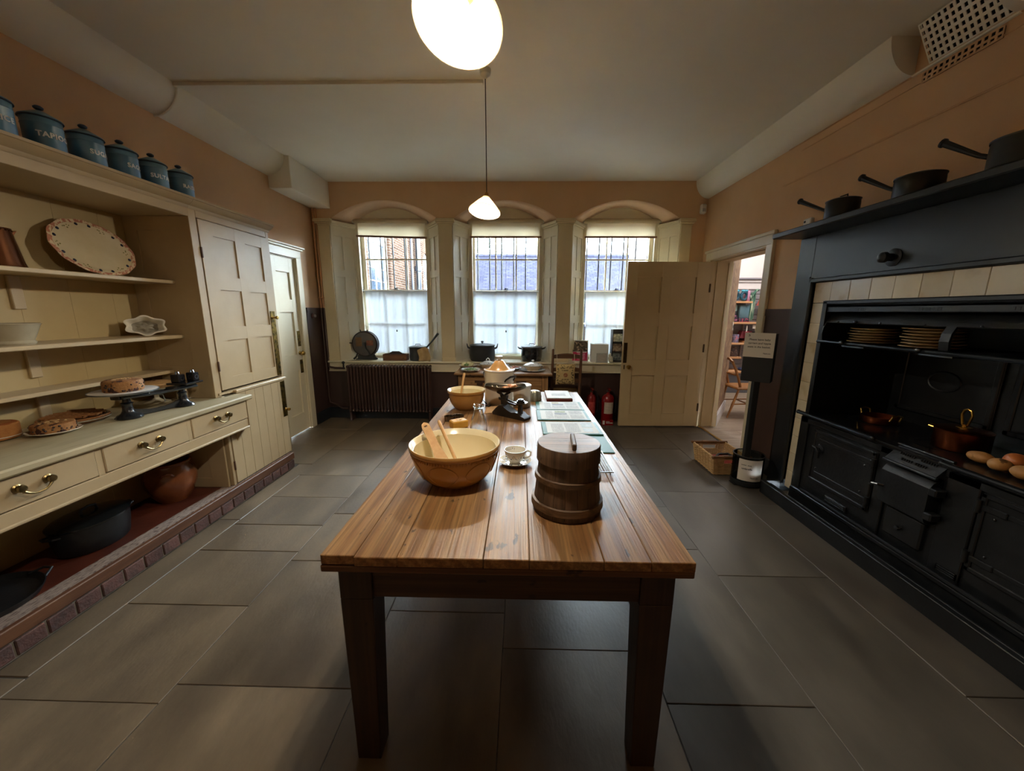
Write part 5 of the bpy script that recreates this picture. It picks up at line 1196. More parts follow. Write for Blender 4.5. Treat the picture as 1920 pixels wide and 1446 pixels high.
for k in range(7):
    rr = random.Random(k); x = sp_.x + .02 + rr.uniform(-.03, .055); y = sp_.y + rr.uniform(-.035, .03); b = B()
    b.lathe([(0, -.006), (.020, -.006), (.024, 0), (.020, .006), (0, .007)], (0, 0, 0), 18)
    b.xf(Matrix.Translation((x, y, sp_.z + .034 + .006 * k * .6)) @ Matrix.Rotation(rr.uniform(-.7, .7), 4, 'X') @ Matrix.Rotation(rr.uniform(-.7, .7), 4, 'Y'))
    tag(b.obj('biscuit', BISC), 'golden biscuit heaped in the tin scoop of the kitchen scales', 'biscuit', 'biscuits in the scoop')
for k in range(2):
    x = sp_.x - .03 - .03 * k; b = B(); b.rod((x, sp_.y - .01, sp_.z + .03), (x - .02, sp_.y + .03, sp_.z + .055), .0028, n=6); tag(b.obj('cinnamon_stick', mat('pale_stick', 'D8CDB8', rough=.5)), ('thin pale stick in the tin scoop next to the biscuits', 'thin pale stick at the left end of the tin scoop')[k], 'stick', 'pale sticks in the scoop')
# dark metal spoon and paper by the bread bin
b = B(); b.ball((-.225, 2.60, TT + .008), .026, 14, 8, (.9, 1.2, .3)); b.tube([(-.238, 2.625, TT + .010), (-.262, 2.68, TT + .018), (-.285, 2.76, TT + .012)], [.006, .004, .005], 6)
tag(b.obj('metal_spoon', mat('dark_pewter', '2E2A26', rough=.25, metal=1)), 'dark metal spoon lying between the small bowl and the bread bin', 'spoon')
PAPER = mat('cream_paper', 'D6CDBA', 'DCD4C4', rough=.8, scale=8)
b = B(); b.grid(lambda u, v: (-.235 + .17 * u, 2.395 + .20 * v + .01 * math.sin(u * 3), TT + .0015 + .004 * abs(math.sin(u * 5 + v * 3))), 10, 10)
tag(b.obj('paper_sheet', mat('brown_paper', 'B08A5E', 'B8946A', rough=.8, scale=8), solid=.0012), 'sheet of brown paper under the edge of the iron scales', 'paper')
# tin jelly mould at the back
b = B(); b.lathe([(.048, 0), (.050, .004), (.047, .02), (.050, .030), (.044, .050), (.046, .060), (.036, .074), (.018, .080), (.001, .081)], (.115, 2.80, TT), 72, fn=lambda t_, h_: 1 + .06 * math.cos(9 * t_))
tag(b.obj('tin_mould', mat('dull_grey_tin', '7E786A', '94907E', rough=.4, metal=.7, scale=14), ang=50), 'fluted grey tin mould upside down behind the white canister', 'mould')
# folders with printed sheets
GREENF = mat('green_folder_card', '17493A', '1B5040', rough=.5, spec=.3, scale=6)
def paper_print(name, seed):
    """white sheet with grey text lines and a few pale pictures, printed flat"""
    m = bpy.data.materials.new(name); m.use_nodes = True; nt = m.node_tree; N = nt.nodes; L = nt.links; p = N['Principled BSDF']; p.inputs['Roughness'].default_value = .6; p.inputs['Specular IOR Level'].default_value = .2
    tc = N.new('ShaderNodeTexCoord'); wv = N.new('ShaderNodeTexWave'); wv.bands_direction = 'Y'; wv.inputs['Scale'].default_value = 34; wv.inputs['Distortion'].default_value = 0; L.new(tc.outputs['Object'], wv.inputs['Vector'])
    nz = N.new('ShaderNodeTexNoise'); mp = N.new('ShaderNodeMapping'); mp.inputs['Scale'].default_value = (260, 20, 1); L.new(tc.outputs['Object'], mp.inputs[0]); L.new(mp.outputs[0], nz.inputs['Vector']); nz.inputs['Scale'].default_value = 1
    a = N.new('ShaderNodeMath'); a.operation = 'MULTIPLY'; L.new(wv.outputs['Fac'], a.inputs[0]); L.new(nz.outputs['Fac'], a.inputs[1])
    r = N.new('ShaderNodeValToRGB'); r.color_ramp.elements[0].position = .25; r.color_ramp.elements[1].position = .42; r.color_ramp.elements[0].color = (.46, .47, .46, 1); r.color_ramp.elements[1].color = (.12, .12, .13, 1)
    L.new(a.outputs[0], r.inputs['Fac']); L.new(r.outputs[0], p.inputs['Base Color']); return m
PRN = paper_print('printed_text', 1); SHEET = mat('white_sheet', 'B4B6B3', rough=.6, spec=.25); PICT = [mat('print_picture_%d' % k, c, d_, rough=.6, spec=.2, scale=60) for k, (c, d_) in enumerate((('8A8058', 'A89A6A'), ('5A5F66', '8E949A'), ('9AA7AE', 'B9C6CE'), ('6A7A5E', '94A082')))]
def folder(x0, x1, y0, y1, z, label, seed, edge=.020, thick=.006):
    g = thing('display_folder', label, 'folder', ((x0 + x1) / 2, (y0 + y1) / 2, z), 'green folders with printed sheets')
    b = B(); b.cbox(x0, x1, y0, y1, z, z + thick, .002); b.obj('cover', GREENF, g)
    a0, a1, c0, c1 = x0 + .026, x1 - edge, y0 + edge * .8, y1 - edge * .6
    b = B(); b.box(a0, a1, c0, c1, z + thick, z + thick + .001); b.obj('sheet', SHEET, g)
    zz = z + thick + .001; W, H = a1 - a0, c1 - c0; rr = random.Random(seed)
    lay = [(.30, .62, .08, .42, 0), (.66, .95, .08, .45, 0), (.66, .95, .55, .92, 0), (.12, .28, .10, .9, 0)] if seed != 3 else [(.10, .34, .1, .8, 0), (.38, .66, .1, .9, 0)]
    for k, (u0, u1, v0, v1, _) in enumerate(lay):
        b = B(); b.box(a0 + W * u0, a0 + W * u1, c0 + H * v0, c0 + H * v1, zz, zz + .0004); b.obj('text_block', PRN, g)
    for k, (u0, u1, v0, v1, pi) in enumerate([(.32, .60, .52, .72, 1), (.32, .5, .78, .93, 0)] if seed == 1 else [(.32, .60, .48, .68, 1), (.34, .58, .74, .9, 3)] if seed == 2 else [(.72, .94, .5, .92, 2), (.72, .90, .12, .4, 2)]):
        b = B(); b.box(a0 + W * u0, a0 + W * u1, c0 + H * v0, c0 + H * v1, zz, zz + .0005); b.obj('printed_picture', PICT[pi], g)
folder(.118, .448, 2.50, 2.735, TT, 'green folder of printed sheets lying just before the notebook', 1)
folder(.112, .447, 2.255, 2.495, TT, 'green folder of printed sheets second nearest on the table', 2)
folder(.130, .462, 1.965, 2.20, TT + .006, 'printed sheet in a green folder just behind the wooden firkin', 3)
b = B(); b.cbox(.205, .462, 1.715, 1.985, TT, TT + .005, .002); tag(b.obj('green_card', GREENF), 'plain green card cover sticking out behind the wooden firkin', 'card')
g = thing('notebook', 'open pale notebook with red edges at the far end of the table', 'notebook', (.30, 2.90, TT))
b = B(); b.cbox(.205, .400, 2.765, 3.045, TT, TT + .020, .002); b.obj('cover', mat('red_brown_cover', '6A2A20', rough=.5), g)
b = B(); b.cbox(.207, .398, 2.772, 3.043, TT + .019, TT + .026, .002); b.obj('pages', mat('notebook_page', 'B4B6B3', 'BFC0BD', rough=.6, spec=.25, scale=30), g)
b = B(); b.box(.25, .36, 2.85, 2.93, TT + .026, TT + .0265); b.obj('text_block', PRN, g)
# ------------------------------------------------------------------ things on the window sill
YS_, ZSI = 5.03, .79
IRONP = mat('grey_black_pot_enamel', '24282C', '2C3034', rough=.3, scale=8, coat=.3)
# round knife-cleaning machine on feet
KNB = mat('dark_varnished_drum', '2A1C16', '3A281E', rough=.35, scale=8, coat=.4)
g = thing('knife_cleaner', 'round dark wooden knife cleaning machine on iron feet in the left window', 'knife cleaner', (-2.10, YS_, ZSI))
cx, cy, cz, R = -2.10, YS_ + .03, ZSI + .215, .168
b = B(); b.lathe([(0, -.045), (R - .012, -.045), (R, -.035), (R, .035), (R - .012, .045), (0, .045)], (cx, cy, cz), 48, ax=1); b.obj('drum', KNB, g)
b = B(); b.lathe([(R, -.038), (R + .006, -.036), (R + .006, -.024), (R, -.022)], (cx, cy, cz), 48, ax=1, close=True); b.lathe([(R, .022), (R + .006, .024), (R + .006, .036), (R, .038)], (cx, cy, cz), 48, ax=1, close=True); b.obj('hoop', BLACKI, g)
b = B(); b.cbox(cx - .115, cx - .035, cy - .048, cy - .044, cz - .03, cz + .09, .001); b.obj('paper_label', mat('yellowed_label', '7A5A32', '6A4A2A', rough=.6, scale=30), g)
b = B(); b.cbox(cx + .03, cx + .12, cy - .048, cy - .044, cz - .02, cz + .05, .001); b.obj('red_label', mat('faded_red_label', '6A2E20', '8A5A3A', rough=.6, scale=40), g)
b = B(); b.tube([(cx, cy - .05, cz), (cx + .02, cy - .055, cz - .06), (cx + .055, cy - .055, cz - .10), (cx + .07, cy - .055, cz - .15)], [.012, .009, .009, .012], 8); b.lathe([(0, -.062), (.02, -.06), (.02, -.045)], (cx, cy, cz), 16, ax=1); b.obj('crank', BLACKI, g)
for s_ in (-1, 1):
    b = B(); b.tube([(cx + s_ * .11, cy - .03, cz - .13), (cx + s_ * .125, cy - .035, cz - .17), (cx + s_ * .16, cy - .04, ZSI + .012)], [.012, .012, .014], 8); b.obj('leg', BLACKI, g)
    b = B(); b.tube([(cx + s_ * .045, cy - .03, cz + R), (cx + s_ * .052, cy - .03, cz + R + .025)], [.009, .005], 8); b.obj('knife_slot', BLACKI, g)
b = B(); b.rod((cx - R, cy - .02, cz + .01), (cx - R - .045, cy - .02, cz + .012), .007); b.obj('spigot', BLACKI, g)
b = B(); b.cbox(cx - .14, cx + .14, cy - .03, cy + .03, ZSI + .0, ZSI + .014, .003); b.cbox(cx - .11, cx + .11, cy - .03, cy + .03, ZSI + .014, cz - .15, .003); b.obj('base', BLACKI, g)
# wooden cutlery box
OAKB = wood('old_box_wood', '6A4426', '7E5430', '54341C', 0, rough=.5)
g = thing('cutlery_box', 'small open wooden box with a dark carrying handle on the left sill', 'box', (-1.67, YS_, ZSI))
x0, x1, y0, y1, h = -1.845, -1.525, YS_ - .06, YS_ + .06, .085
for bx in ((x0, x1, y0, y0 + .01, ZSI, ZSI + h), (x0, x1, y1 - .01, y1, ZSI, ZSI + h), (x0, x0 + .01, y0 + .01, y1 - .01, ZSI, ZSI + h), (x1 - .01, x1, y0 + .01, y1 - .01, ZSI, ZSI + h), (x0 + .01, x1 - .01, y0 + .01, y1 - .01, ZSI, ZSI + .008)):
    b = B(); b.cbox(*bx, .002); b.obj('side' if bx[5] > ZSI + .02 else 'bottom', OAKB, g)
b = B(); b.prism([(x0 + .01, ZSI + .008), (x1 - .01, ZSI + .008), (x1 - .01, ZSI + h), (-1.60, ZSI + h + .012), (-1.64, ZSI + h + .036), (-1.73, ZSI + h + .036), (-1.77, ZSI + h + .012), (x0 + .01, ZSI + h)], 1, YS_ - .006, YS_ + .006); b.obj('carrying_handle', mat('dark_box_wood', '2A1E16', rough=.45), g)
# saucepan with long handle
def lidpot(name, x, y, z, r, h, label, cat, m, knob='strap', bulge=.0, handles='ears', lidm=None):
    g = thing(name, label, cat, (x, y, z))
    b = B(); b.lathe([(0, 0), (r * .9, 0), (r * .95, .006), (r * (1 + bulge), h * .35), (r * (1 + bulge), h * .6), (r, h * .95), (r * 1.03, h), (r * .97, h), (r * .93, h * .5), (0, .01)], (x, y, z), 44); b.obj('body', m, g)
    b = B(); b.lathe([(r * 1.05, h - .002), (r * 1.06, h + .004), (r * 1.0, h + .010), (r * .6, h + .022), (0, h + .026)], (x, y, z), 44); lid = b.obj('lid', lidm or m, g)
    if knob == 'strap':
        b = B(); b.tube([(x - .035, y, z + h + .02), (x - .03, y, z + h + .042), (x + .03, y, z + h + .042), (x + .035, y, z + h + .02)], .005, 8); b.obj('lid_handle', m, lid)
    elif knob == 'knob':
        b = B(); b.lathe([(.008, h + .02), (.009, h + .036), (.018, h + .040), (.018, h + .058), (0, h + .062)], (x, y, z), 16); b.obj('lid_knob', m, lid)
    if handles == 'ears':
        for s_ in (-1, 1):
            b = B(); xx = x + s_ * r; b.tube([(xx, y - .04, z + h * .86), (xx + s_ * .032, y - .03, z + h * .90), (xx + s_ * .046, y, z + h * .98), (xx + s_ * .032, y + .03, z + h * .90), (xx, y + .04, z + h * .86)], .0075, 8); b.obj('side_handle', m, g)
    elif handles == 'upright':
        for s_ in (-1, 1):
            b = B(); xx = x + s_ * r * .99; b.tube([(xx, y, z + h * .80), (xx + s_ * .03, y, z + h * .86), (xx + s_ * .038, y, z + h * .96), (xx + s_ * .045, y, z + h * 1.12)], [.014, .012, .009, .005], 8); b.obj('side_handle', m, g)
    return g
g = lidpot('lidded_saucepan', -1.385, YS_ + .02, ZSI, .118, .175, 'tall black lidded saucepan with a long upward handle at the right of the left window', 'saucepan', IRONP, 'strap', handles=None)
b = B(); b.tube([(-1.27, YS_ - .01, ZSI + .165), (-1.18, YS_ - .03, ZSI + .26), (-1.09, YS_ - .05, ZSI + .365)], [.012, .011, .017], 10); b.obj('long_handle', IRONP, g)
g = thing('folded_cloth', 'crumpled beige cloth leaning on the black saucepan', 'cloth', (-1.28, 4.92, ZSI))
b = B(); b.grid(lambda u, v: (-1.345 + .15 * u + .012 * math.sin(v * 5), 4.890 + .020 * u + .010 * math.sin(u * 11) + .012 * v, ZSI + .004 + (.19 - .07 * abs(u - .6)) * v), 16, 10); b.obj('cloth', mat('beige_cloth', 'B79C70', 'A88C60', rough=.9, scale=20), g, solid=.004, ang=80)
lidpot('stock_pot', -.512, YS_ + .03, ZSI, .165, .205, 'wide dull black stock pot with a knobbed lid at the left of the middle window', 'pot', mat('matt_black_iron', '222426', '2A2C2E', rough=.5, scale=6), 'knob', .03, 'upright')
lidpot('stock_pot', .155, YS_ + .03, ZSI, .138, .19, 'glossy black enamel stock pot with strap handled lid at the right of the middle window', 'pot', mat('glossy_black_enamel', '16191E', rough=.12, coat=.6), 'strap', .02, 'ears', mat('grey_enamel_lid', '6E7680', rough=.25, coat=.4))
# leaflet stand, donation box, small card, dark display by the door
g = thing('picture_leaflet', 'upright printed leaflet with people above a pink panel on the right sill', 'leaflet', (.80, 5.02, ZSI))
def leafpart(nm, u0, u1, v0, v1, m, o=0.):
    M2 = Matrix.Translation((.805, 5.035, ZSI)) @ Matrix.Rotation(math.radians(-10), 4, 'X'); b = B(); b.box(-.11 + .22 * u0, -.11 + .22 * u1, -.002 - o, .002 - o, .0 + .285 * v0, .0 + .285 * v1); b.xf(M2); return b.obj(nm, m, g)
leafpart('card', 0, 1, 0, 1, mat('glossy_white_card', 'DCDCDA', rough=.2)); leafpart('photograph', .05, .95, .46, .96, mat('leaflet_photo', '3A3630', '6E6458', rough=.25, scale=28, c3='B09A88', s3=22, lo3=.55, hi3=.62), .0015)
leafpart('pink_panel', .05, .95, .03, .45, mat('leaflet_pink', 'B8325E', 'C84A72', rough=.25, scale=12), .0015); leafpart('pale_arc', .35, .8, .08, .38, mat('leaflet_pale', 'D69AB4', 'B8325E', rough=.25, scale=14), .0025)
leafpart('title_strip', .30, .9, .415, .455, mat('leaflet_white', 'E0E0E0', rough=.3), .0025)
g = thing('donation_box', 'white cardboard donation box on the right sill', 'box', (1.06, 5.05, ZSI), rz=math.radians(-6))
b = B(); b.cbox(-.115, .115, -.085, .085, .0, .24, .003); b.obj('box', mat('white_card', 'D6D9DC', rough=.5), g, world=False)
b = B(); b.box(-.06, .06, -.004, .004, .2395, .241); b.obj('slot', DARKV, g, world=False)
b = B()
for k in range(3): b.ball((-.1165, -.03 + .02 * (k % 2), .16 - .035 * k), .012, 8, 5, (.12, 1, 1))
b.obj('black_motif', BLACKI, g, world=False)
g = thing('card_holder', 'small clear card holder standing before the donation box', 'card holder', (1.075, 4.93, ZSI))
b = B(); b.cbox(1.005, 1.145, 4.935, 4.939, ZSI, ZSI + .125, .001); b.cbox(1.0, 1.15, 4.905, 4.96, ZSI, ZSI + .004, .001); b.obj('stand', mat('grey_acrylic', 'AEB2B4', rough=.1, coat=.5), g)
b = B(); b.box(1.018, 1.132, 4.9335, 4.935, ZSI + .012, ZSI + .112); b.obj('card', mat('printed_grey_card', 'A49C9A', 'BAB2B0', rough=.4, scale=60, stretch=(.3, 1, 3)), g)
g = thing('leaflet_rack', 'dark leaflet rack with printed cards on the sill beside the open door', 'rack', (1.30, 5.05, ZSI))
b = B(); b.cbox(1.215, 1.225, 4.98, 5.10, ZSI, ZSI + .43, .002); b.cbox(1.365, 1.375, 4.98, 5.10, ZSI, ZSI + .43, .002); b.cbox(1.215, 1.375, 5.09, 5.10, ZSI, ZSI + .43, .002)
for z in (.0, .12, .25): b.cbox(1.215, 1.375, 4.98, 5.10, ZSI + z, ZSI + z + .006, .001)
b.obj('frame', mat('black_rack', '1E1A1E', rough=.4), g)
for k, (z, c, d_) in enumerate(((.02, '2E3A4A', '9AA4AE'), (.14, '5A3A34', 'B8A494'), (.27, '6A7068', 'C8C8C0'))):
    b = B(); b.box(1.235, 1.36, 5.03, 5.045, ZSI + z, ZSI + z + .10); b.obj('printed_card', mat('rack_card_%d' % k, c, d_, rough=.4, scale=34), g)
b = B(); b.ball((1.195, 4.94, ZSI + .045), .03, 12, 8, (1.0, .8, 1.5)); b.ball((1.20, 4.93, ZSI + .02), .026, 10, 6, (1, 1, .77)); b.ball((1.185, 4.94, ZSI + .10), .016, 8, 6, (1, 1, 1.6))
tag(b.obj('shell_ornament', mat('cream_shell', 'C8C0A8', 'D8D2C0', rough=.6, scale=12)), 'cream shell like ornament between the donation box and the dark rack', 'ornament')

# ------------------------------------------------------------------ side table under the middle window
OAK = wood('honey_pine_table', '8A6640', '9E784E', '785634', 0, rough=.36); OAKZ = wood('honey_pine_leg', '8A6640', '967048', '785634', 2, rough=.4)
ZT2 = .745; X0, X1, Y0, Y1 = -.765, .372, 4.245, 4.885
g = thing('side_table', 'small pine side table with two drawers below the middle window', 'table', (-.2, 4.56, 0))
b = B(); b.cbox(X0, X1, Y0, Y1, ZT2 - .028, ZT2, .008); b.obj('top', OAK, g)
for x0 in (X0 + .045, X1 - .115):
    for y0 in (Y0 + .04, Y1 - .11):
        b = B(); b.cbox(x0, x0 + .07, y0, y0 + .07, .53, ZT2 - .028, .003); b.lathe([(.028, .53), (.034, .515), (.024, .50), (.030, .47), (.034, .30), (.024, .12), (.030, .10), (.022, .06), (.024, 0), (0, 0)], (x0 + .035, y0 + .035, 0), 16); b.obj('leg', OAKZ, g)
b = B(); b.cbox(X0 + .115, X1 - .115, Y0 + .05, Y0 + .07, ZT2 - .045, ZT2 - .028, .001); b.cbox(X0 + .115, X1 - .115, Y0 + .05, Y0 + .07, .53, .548, .002); b.cbox(-.225, -.165, Y0 + .05, Y0 + .07, .53, ZT2 - .03, .001)
b.cbox(X0 + .115, X1 - .115, Y1 - .09, Y1 - .07, .54, ZT2 - .028, .002); b.cbox(X0 + .06, X0 + .08, Y0 + .11, Y1 - .11, .53, ZT2 - .028, .002); b.cbox(X1 - .08, X1 - .06, Y0 + .11, Y1 - .11, .53, ZT2 - .028, .002); b.obj('apron', OAK, g)
for x0, x1 in ((X0 + .117, -.227), (-.163, X1 - .117)):
    b = B(); b.cbox(x0, x1, Y0 + .044, Y0 + .066, .550, ZT2 - .046, .003); d_ = b.obj('drawer', OAK, g)
    xc = (x0 + x1) / 2 - .03; b = B(); b.cbox(xc - .06, xc + .06, Y0 + .036, Y0 + .044, .628, .652, .003); b.cbox(xc - .035, xc + .035, Y0 + .028, Y0 + .038, .600, .628, .004); b.obj('drawer_pull', mat('dark_drawer_pull', '3A2416', rough=.4), d_)
# dishes
BWH = mat('blue_white_china', 'C9D0D2', 'DDDFDC', rough=.15, coat=.4, scale=30, c3='7E8C9A', s3=60, lo3=.56, hi3=.6)
def plate2(nm, x, y, r, label, cat, grp=None, m=BWH):
    b = B(); b.lathe([(0, 0), (r * .55, 0), (r * .6, .004), (r * .9, .022), (r, .03), (r * .99, .033), (r * .85, .024), (r * .55, .009), (0, .009)], (x, y, ZT2), 40, fn=lambda t_, h_: 1 + .015 * math.cos(10 * t_), ) if False else b.lathe([(0, 0), (r * .55, 0), (r * .6, .004), (r * .9, .022), (r, .03), (r * .99, .033), (r * .85, .024), (r * .55, .009), (0, .009)], (x, y, ZT2), 40)
    return tag(b.obj(nm, m), label, cat, grp)
plate2('vegetable_dish', -.585, 4.38, .118, 'blue and white dish of chopped greens at the front left of the side table', 'dish')
GREENS = mat('chopped_greens', '5E7A4A', '7E9464', rough=.7, scale=20); CAUL = mat('cauliflower', 'D2CDA0', 'DCD8B4', rough=.8, scale=20, bump=.5)
b = B(); rr = random.Random(4)
for k in range(60):
    q = .075 * math.sqrt(rr.random()); t = rr.uniform(0, 6.28); b.ball((-.585 + q * math.cos(t), 4.38 + q * math.sin(t), ZT2 + .018 + .02 * (1 - (q / .08) ** 2)), rr.uniform(.008, .015), 6, 4, (1.2, .8, .6))
tag(b.obj('chopped_greens', GREENS), 'heap of chopped green vegetables in the front left dish', 'vegetables')['kind'] = 'stuff'
plate2('vegetable_dish', -.66, 4.72, .125, 'patterned dish of cauliflower at the back left of the side table', 'dish', m=mat('brown_white_china', 'C8BEB0', 'D8D2C8', rough=.2, scale=30))
rr = random.Random(9)
for k in range(7):
    t = k * .9; q = 0 if k == 0 else .062; b = B(); c = (-.66 + q * math.cos(t), 4.72 + q * math.sin(t), ZT2 + .040 + (.015 if k == 0 else 0))
    for j in range(9): a = j * 2.4; b.ball((c[0] + .016 * math.cos(a) * (j > 0), c[1] + .016 * math.sin(a) * (j > 0), c[2] + (.008 if j == 0 else 0)), .015, 7, 5)
    if k in (2, 5): b2 = GREENS
    else: b2 = CAUL
    tag(b.obj('cauliflower_floret', b2), 'pale cauliflower floret in the back left dish' if b2 is CAUL else 'green broccoli floret among the cauliflower', 'vegetable', 'florets in the back left dish')
def tureen(x, y, r, label, plate=True, fin='knob'):
    g = thing('tureen', label, 'tureen', (x, y, ZT2))
    if plate:
        b = B(); b.lathe([(0, 0), (r * .9, 0), (r * 1.5, .016), (r * 1.5, .02), (r * .9, .008), (0, .008)], (x, y, ZT2), 40); b.obj('stand_plate', BWH, g)
    z0 = ZT2 + (.008 if plate else 0)
    b = B(); b.lathe([(0, 0), (r * .6, 0), (r * .62, .008), (r * .85, .025), (r, .055), (r * 1.02, .06), (r * .96, .06), (0, .02)], (x, y, z0), 40, sx=1.15); b.obj('body', mat('tan_sprig_china', 'C2A67E', 'D0BC9C', rough=.2, scale=20, coat=.4), g)
    b = B(); b.lathe([(r * 1.04, .058), (r * 1.04, .063), (r * .8, .078), (r * .45, .094), (r * .3, .098), (0, .10)], (x, y, z0), 40, sx=1.15); lid = b.obj('lid', BWH, g)
    b = B()
    if fin == 'knob': b.lathe([(.008, .098), (.008, .108), (.018, .114), (.016, .124), (0, .128)], (x, y, z0), 14)
    else: b.tube([(x - .022, y, z0 + .098), (x - .016, y, z0 + .122), (x, y, z0 + .132), (x + .016, y, z0 + .122), (x + .022, y, z0 + .098)], .006, 8)
    b.obj('finial', BWH, lid)
    for s_ in (-1, 1):
        b = B(); xx = x + s_ * r * 1.1; b.tube([(xx, y - .018, z0 + .042), (xx + s_ * .018, y, z0 + .05), (xx, y + .018, z0 + .042)], .005, 8); b.obj('side_handle', BWH, g)
tureen(-.40, 4.62, .085, 'small lidded tureen behind the tan lidded bread bin on the side table', False, 'ring')
tureen(.155, 4.47, .098, 'large covered tureen on its stand plate at the right of the side table', True, 'knob')
plate2('serving_dish', -.085, 4.52, .105, 'dish of sliced pink ham in the middle of the side table', 'dish')
for k in range(5):
    b = B(); b.lathe([(0, 0), (.036, 0), (.038, .004), (.034, .009), (0, .010)], (0, 0, 0), 20, sy=.7); b.xf(Matrix.Translation((-.085 + .022 * (k - 2), 4.52 + .012 * ((k % 2) * 2 - 1), ZT2 + .014 + .006 * k)) @ Matrix.Rotation(math.radians(10 * (k - 2)), 4, 'Y')); tag(b.obj('ham_slice', mat('pink_ham', 'B0705A', 'C48A70', rough=.5, scale=12)), 'pink slice of ham on the middle dish of the side table', 'ham', 'slices of ham')
plate2('serving_dish', -.235, 4.73, .10, 'blue and white dish at the back of the side table under the window', 'dish')

# ------------------------------------------------------------------ ladder back chair with cushion
DKO = wood('dark_chair_wood', '573A24', '684830', '482E1C', 2, rough=.4); DKOX = wood('dark_chair_rail', '573A24', '684830', '482E1C', 0, rough=.4)
g = thing('ladder_back_chair', 'dark wooden ladder back chair beside the side table', 'chair', (.56, 4.62, 0))
CX0, CX1, CYB, CYF = .395, .735, 4.52, 4.88        # its back is towards the camera
for x in (CX0, CX1):
    b = B(); b.tube([(x, CYB + .02, 0), (x, CYB + .02, .45), (x, CYB, .75), (x, CYB - .02, .99)], [.016, .019, .018, .014], 10); b.ball((x, CYB - .021, .995), .015, 8, 6); b.obj('back_post', DKO, g)
    b = B(); b.tube([(x + (.01 if x < .5 else -.01), CYF, 0), (x, CYF, .45)], [.014, .019], 10); b.obj('leg', DKO, g)
for k, z in enumerate((.92, .76, .62)):
    b = B(); pts = [(CX0 + (CX1 - CX0) * u, z - .035 + (.030 if 0 else 0)) for u in (0, 1)]
    top = [(CX1 + (CX0 - CX1) * q / 8, z + .012 + .022 * math.sin(PI * q / 8)) for q in range(9)]
    b.prism([(CX0, z - .028), (CX1, z - .028)] + top, 1, CYB - .012 + (.92 - z) * .06, CYB - .002 + (.92 - z) * .06); b.obj('back_slat', DKOX, g)
b = B(); b.cbox(CX0 - .02, CX1 + .02, CYB + .01, CYF + .02, .43, .455, .008); b.obj('seat', mat('rush_seat', '7E6440', '8E744E', rough=.8, scale=40, bump=.3), g)
for z, y in ((.16, CYF), (.28, CYF), (.22, CYB + .02)):
    b = B(); b.rod((CX0, y, z), (CX1, y, z), .010); b.obj('stretcher', DKO, g)
for x in (CX0, CX1):
    b = B(); b.rod((x, CYB + .02, .19), (x, CYF, .19), .010); b.obj('stretcher', DKO, g)
# cushion tied to the back, with printed border and words
CUSH = mat('printed_cushion_cloth', 'B49A66', 'BEA674', rough=.9, scale=40, bump=.1); VINE = mat('dark_vine_print', '2C2A1C', rough=.9); RED = mat('red_rose_print', '9A3A34', rough=.9)
g = thing('tie_cushion', 'tan cushion with dark leafy border and a red rose tied to the chair back', 'cushion', (.545, 4.47, .60))
cx, cz, W, H = .548, .705, .118, .128
def cu(u, v, sgn):
    a, c = u * 2 - 1, v * 2 - 1; pin = 1 - .07 * (a * a + c * c) + .0; th = .026 * math.sqrt(max(0, (1 - a ** 4) * (1 - c ** 4)))
    return (cx + a * W * (1 - .06 * (1 - c * c)) , 4.475 + sgn * th, cz + c * H * (1 - .06 * (1 - a * a)))
b = B(); b.grid(lambda u, v: cu(u, v, -1), 16, 16); b.grid(lambda u, v: cu(u, v, 1), 16, 16); b.obj('cushion_cover', CUSH, g, ang=80)
b = B(); rr = random.Random(11)
def surf(a, c): p_ = cu((a + 1) / 2, (c + 1) / 2, -1); return (p_[0], p_[1] - .001, p_[2])
for k in range(150):
    a, c = rr.uniform(-.93, .93), rr.uniform(-.93, .93)
    if max(abs(a), abs(c)) < .60: continue
    p_ = Vector(surf(a, c)); t = rr.uniform(0, PI); d1 = Vector((math.cos(t), 0, math.sin(t))) * .011; d2 = Vector((-math.sin(t), 0, math.cos(t))) * .0038
    b.add([p_ - d1, p_ + d2, p_ + d1, p_ - d2], [(0, 1, 2, 3)])
b.obj('leaf_print', VINE, g, ang=0)['kind'] = 'stuff'
b = B()
for k in range(3): b.tube([(cx + (.010 + .007 * k) * math.cos(t * .7), 4.4475 - .0006 * k, cz - .005 + (.010 + .007 * k) * math.sin(t * .7)) for t in range(9)], .0018, 5, closed=True)
b.obj('rose_print', RED, g)
b = B()
for zz, runs in ((.052, ((-.045, -.034), (-.024, .030))), (-.058, ((-.045, -.024), (-.014, .008), (.018, .042)))):
    for u0, u1 in runs:
        q = u0
        while q < u1: b.box(cx + q, cx + q + .004, 4.446, 4.4475, cz + zz - .005, cz + zz + .005); q += .0062
b.obj('worn_lettering', VINE, g, ang=0)['kind'] = 'stuff'
for s_ in (-1, 1):
    b = B(); b.tube([(cx + s_ * .10, 4.475, cz + .125), (cx + s_ * .105, 4.485, .90), (cx + s_ * .105, 4.51, .945)], .0035, 6); b.obj('tie', mat('white_tape', 'CFC6B0', rough=.8), g)

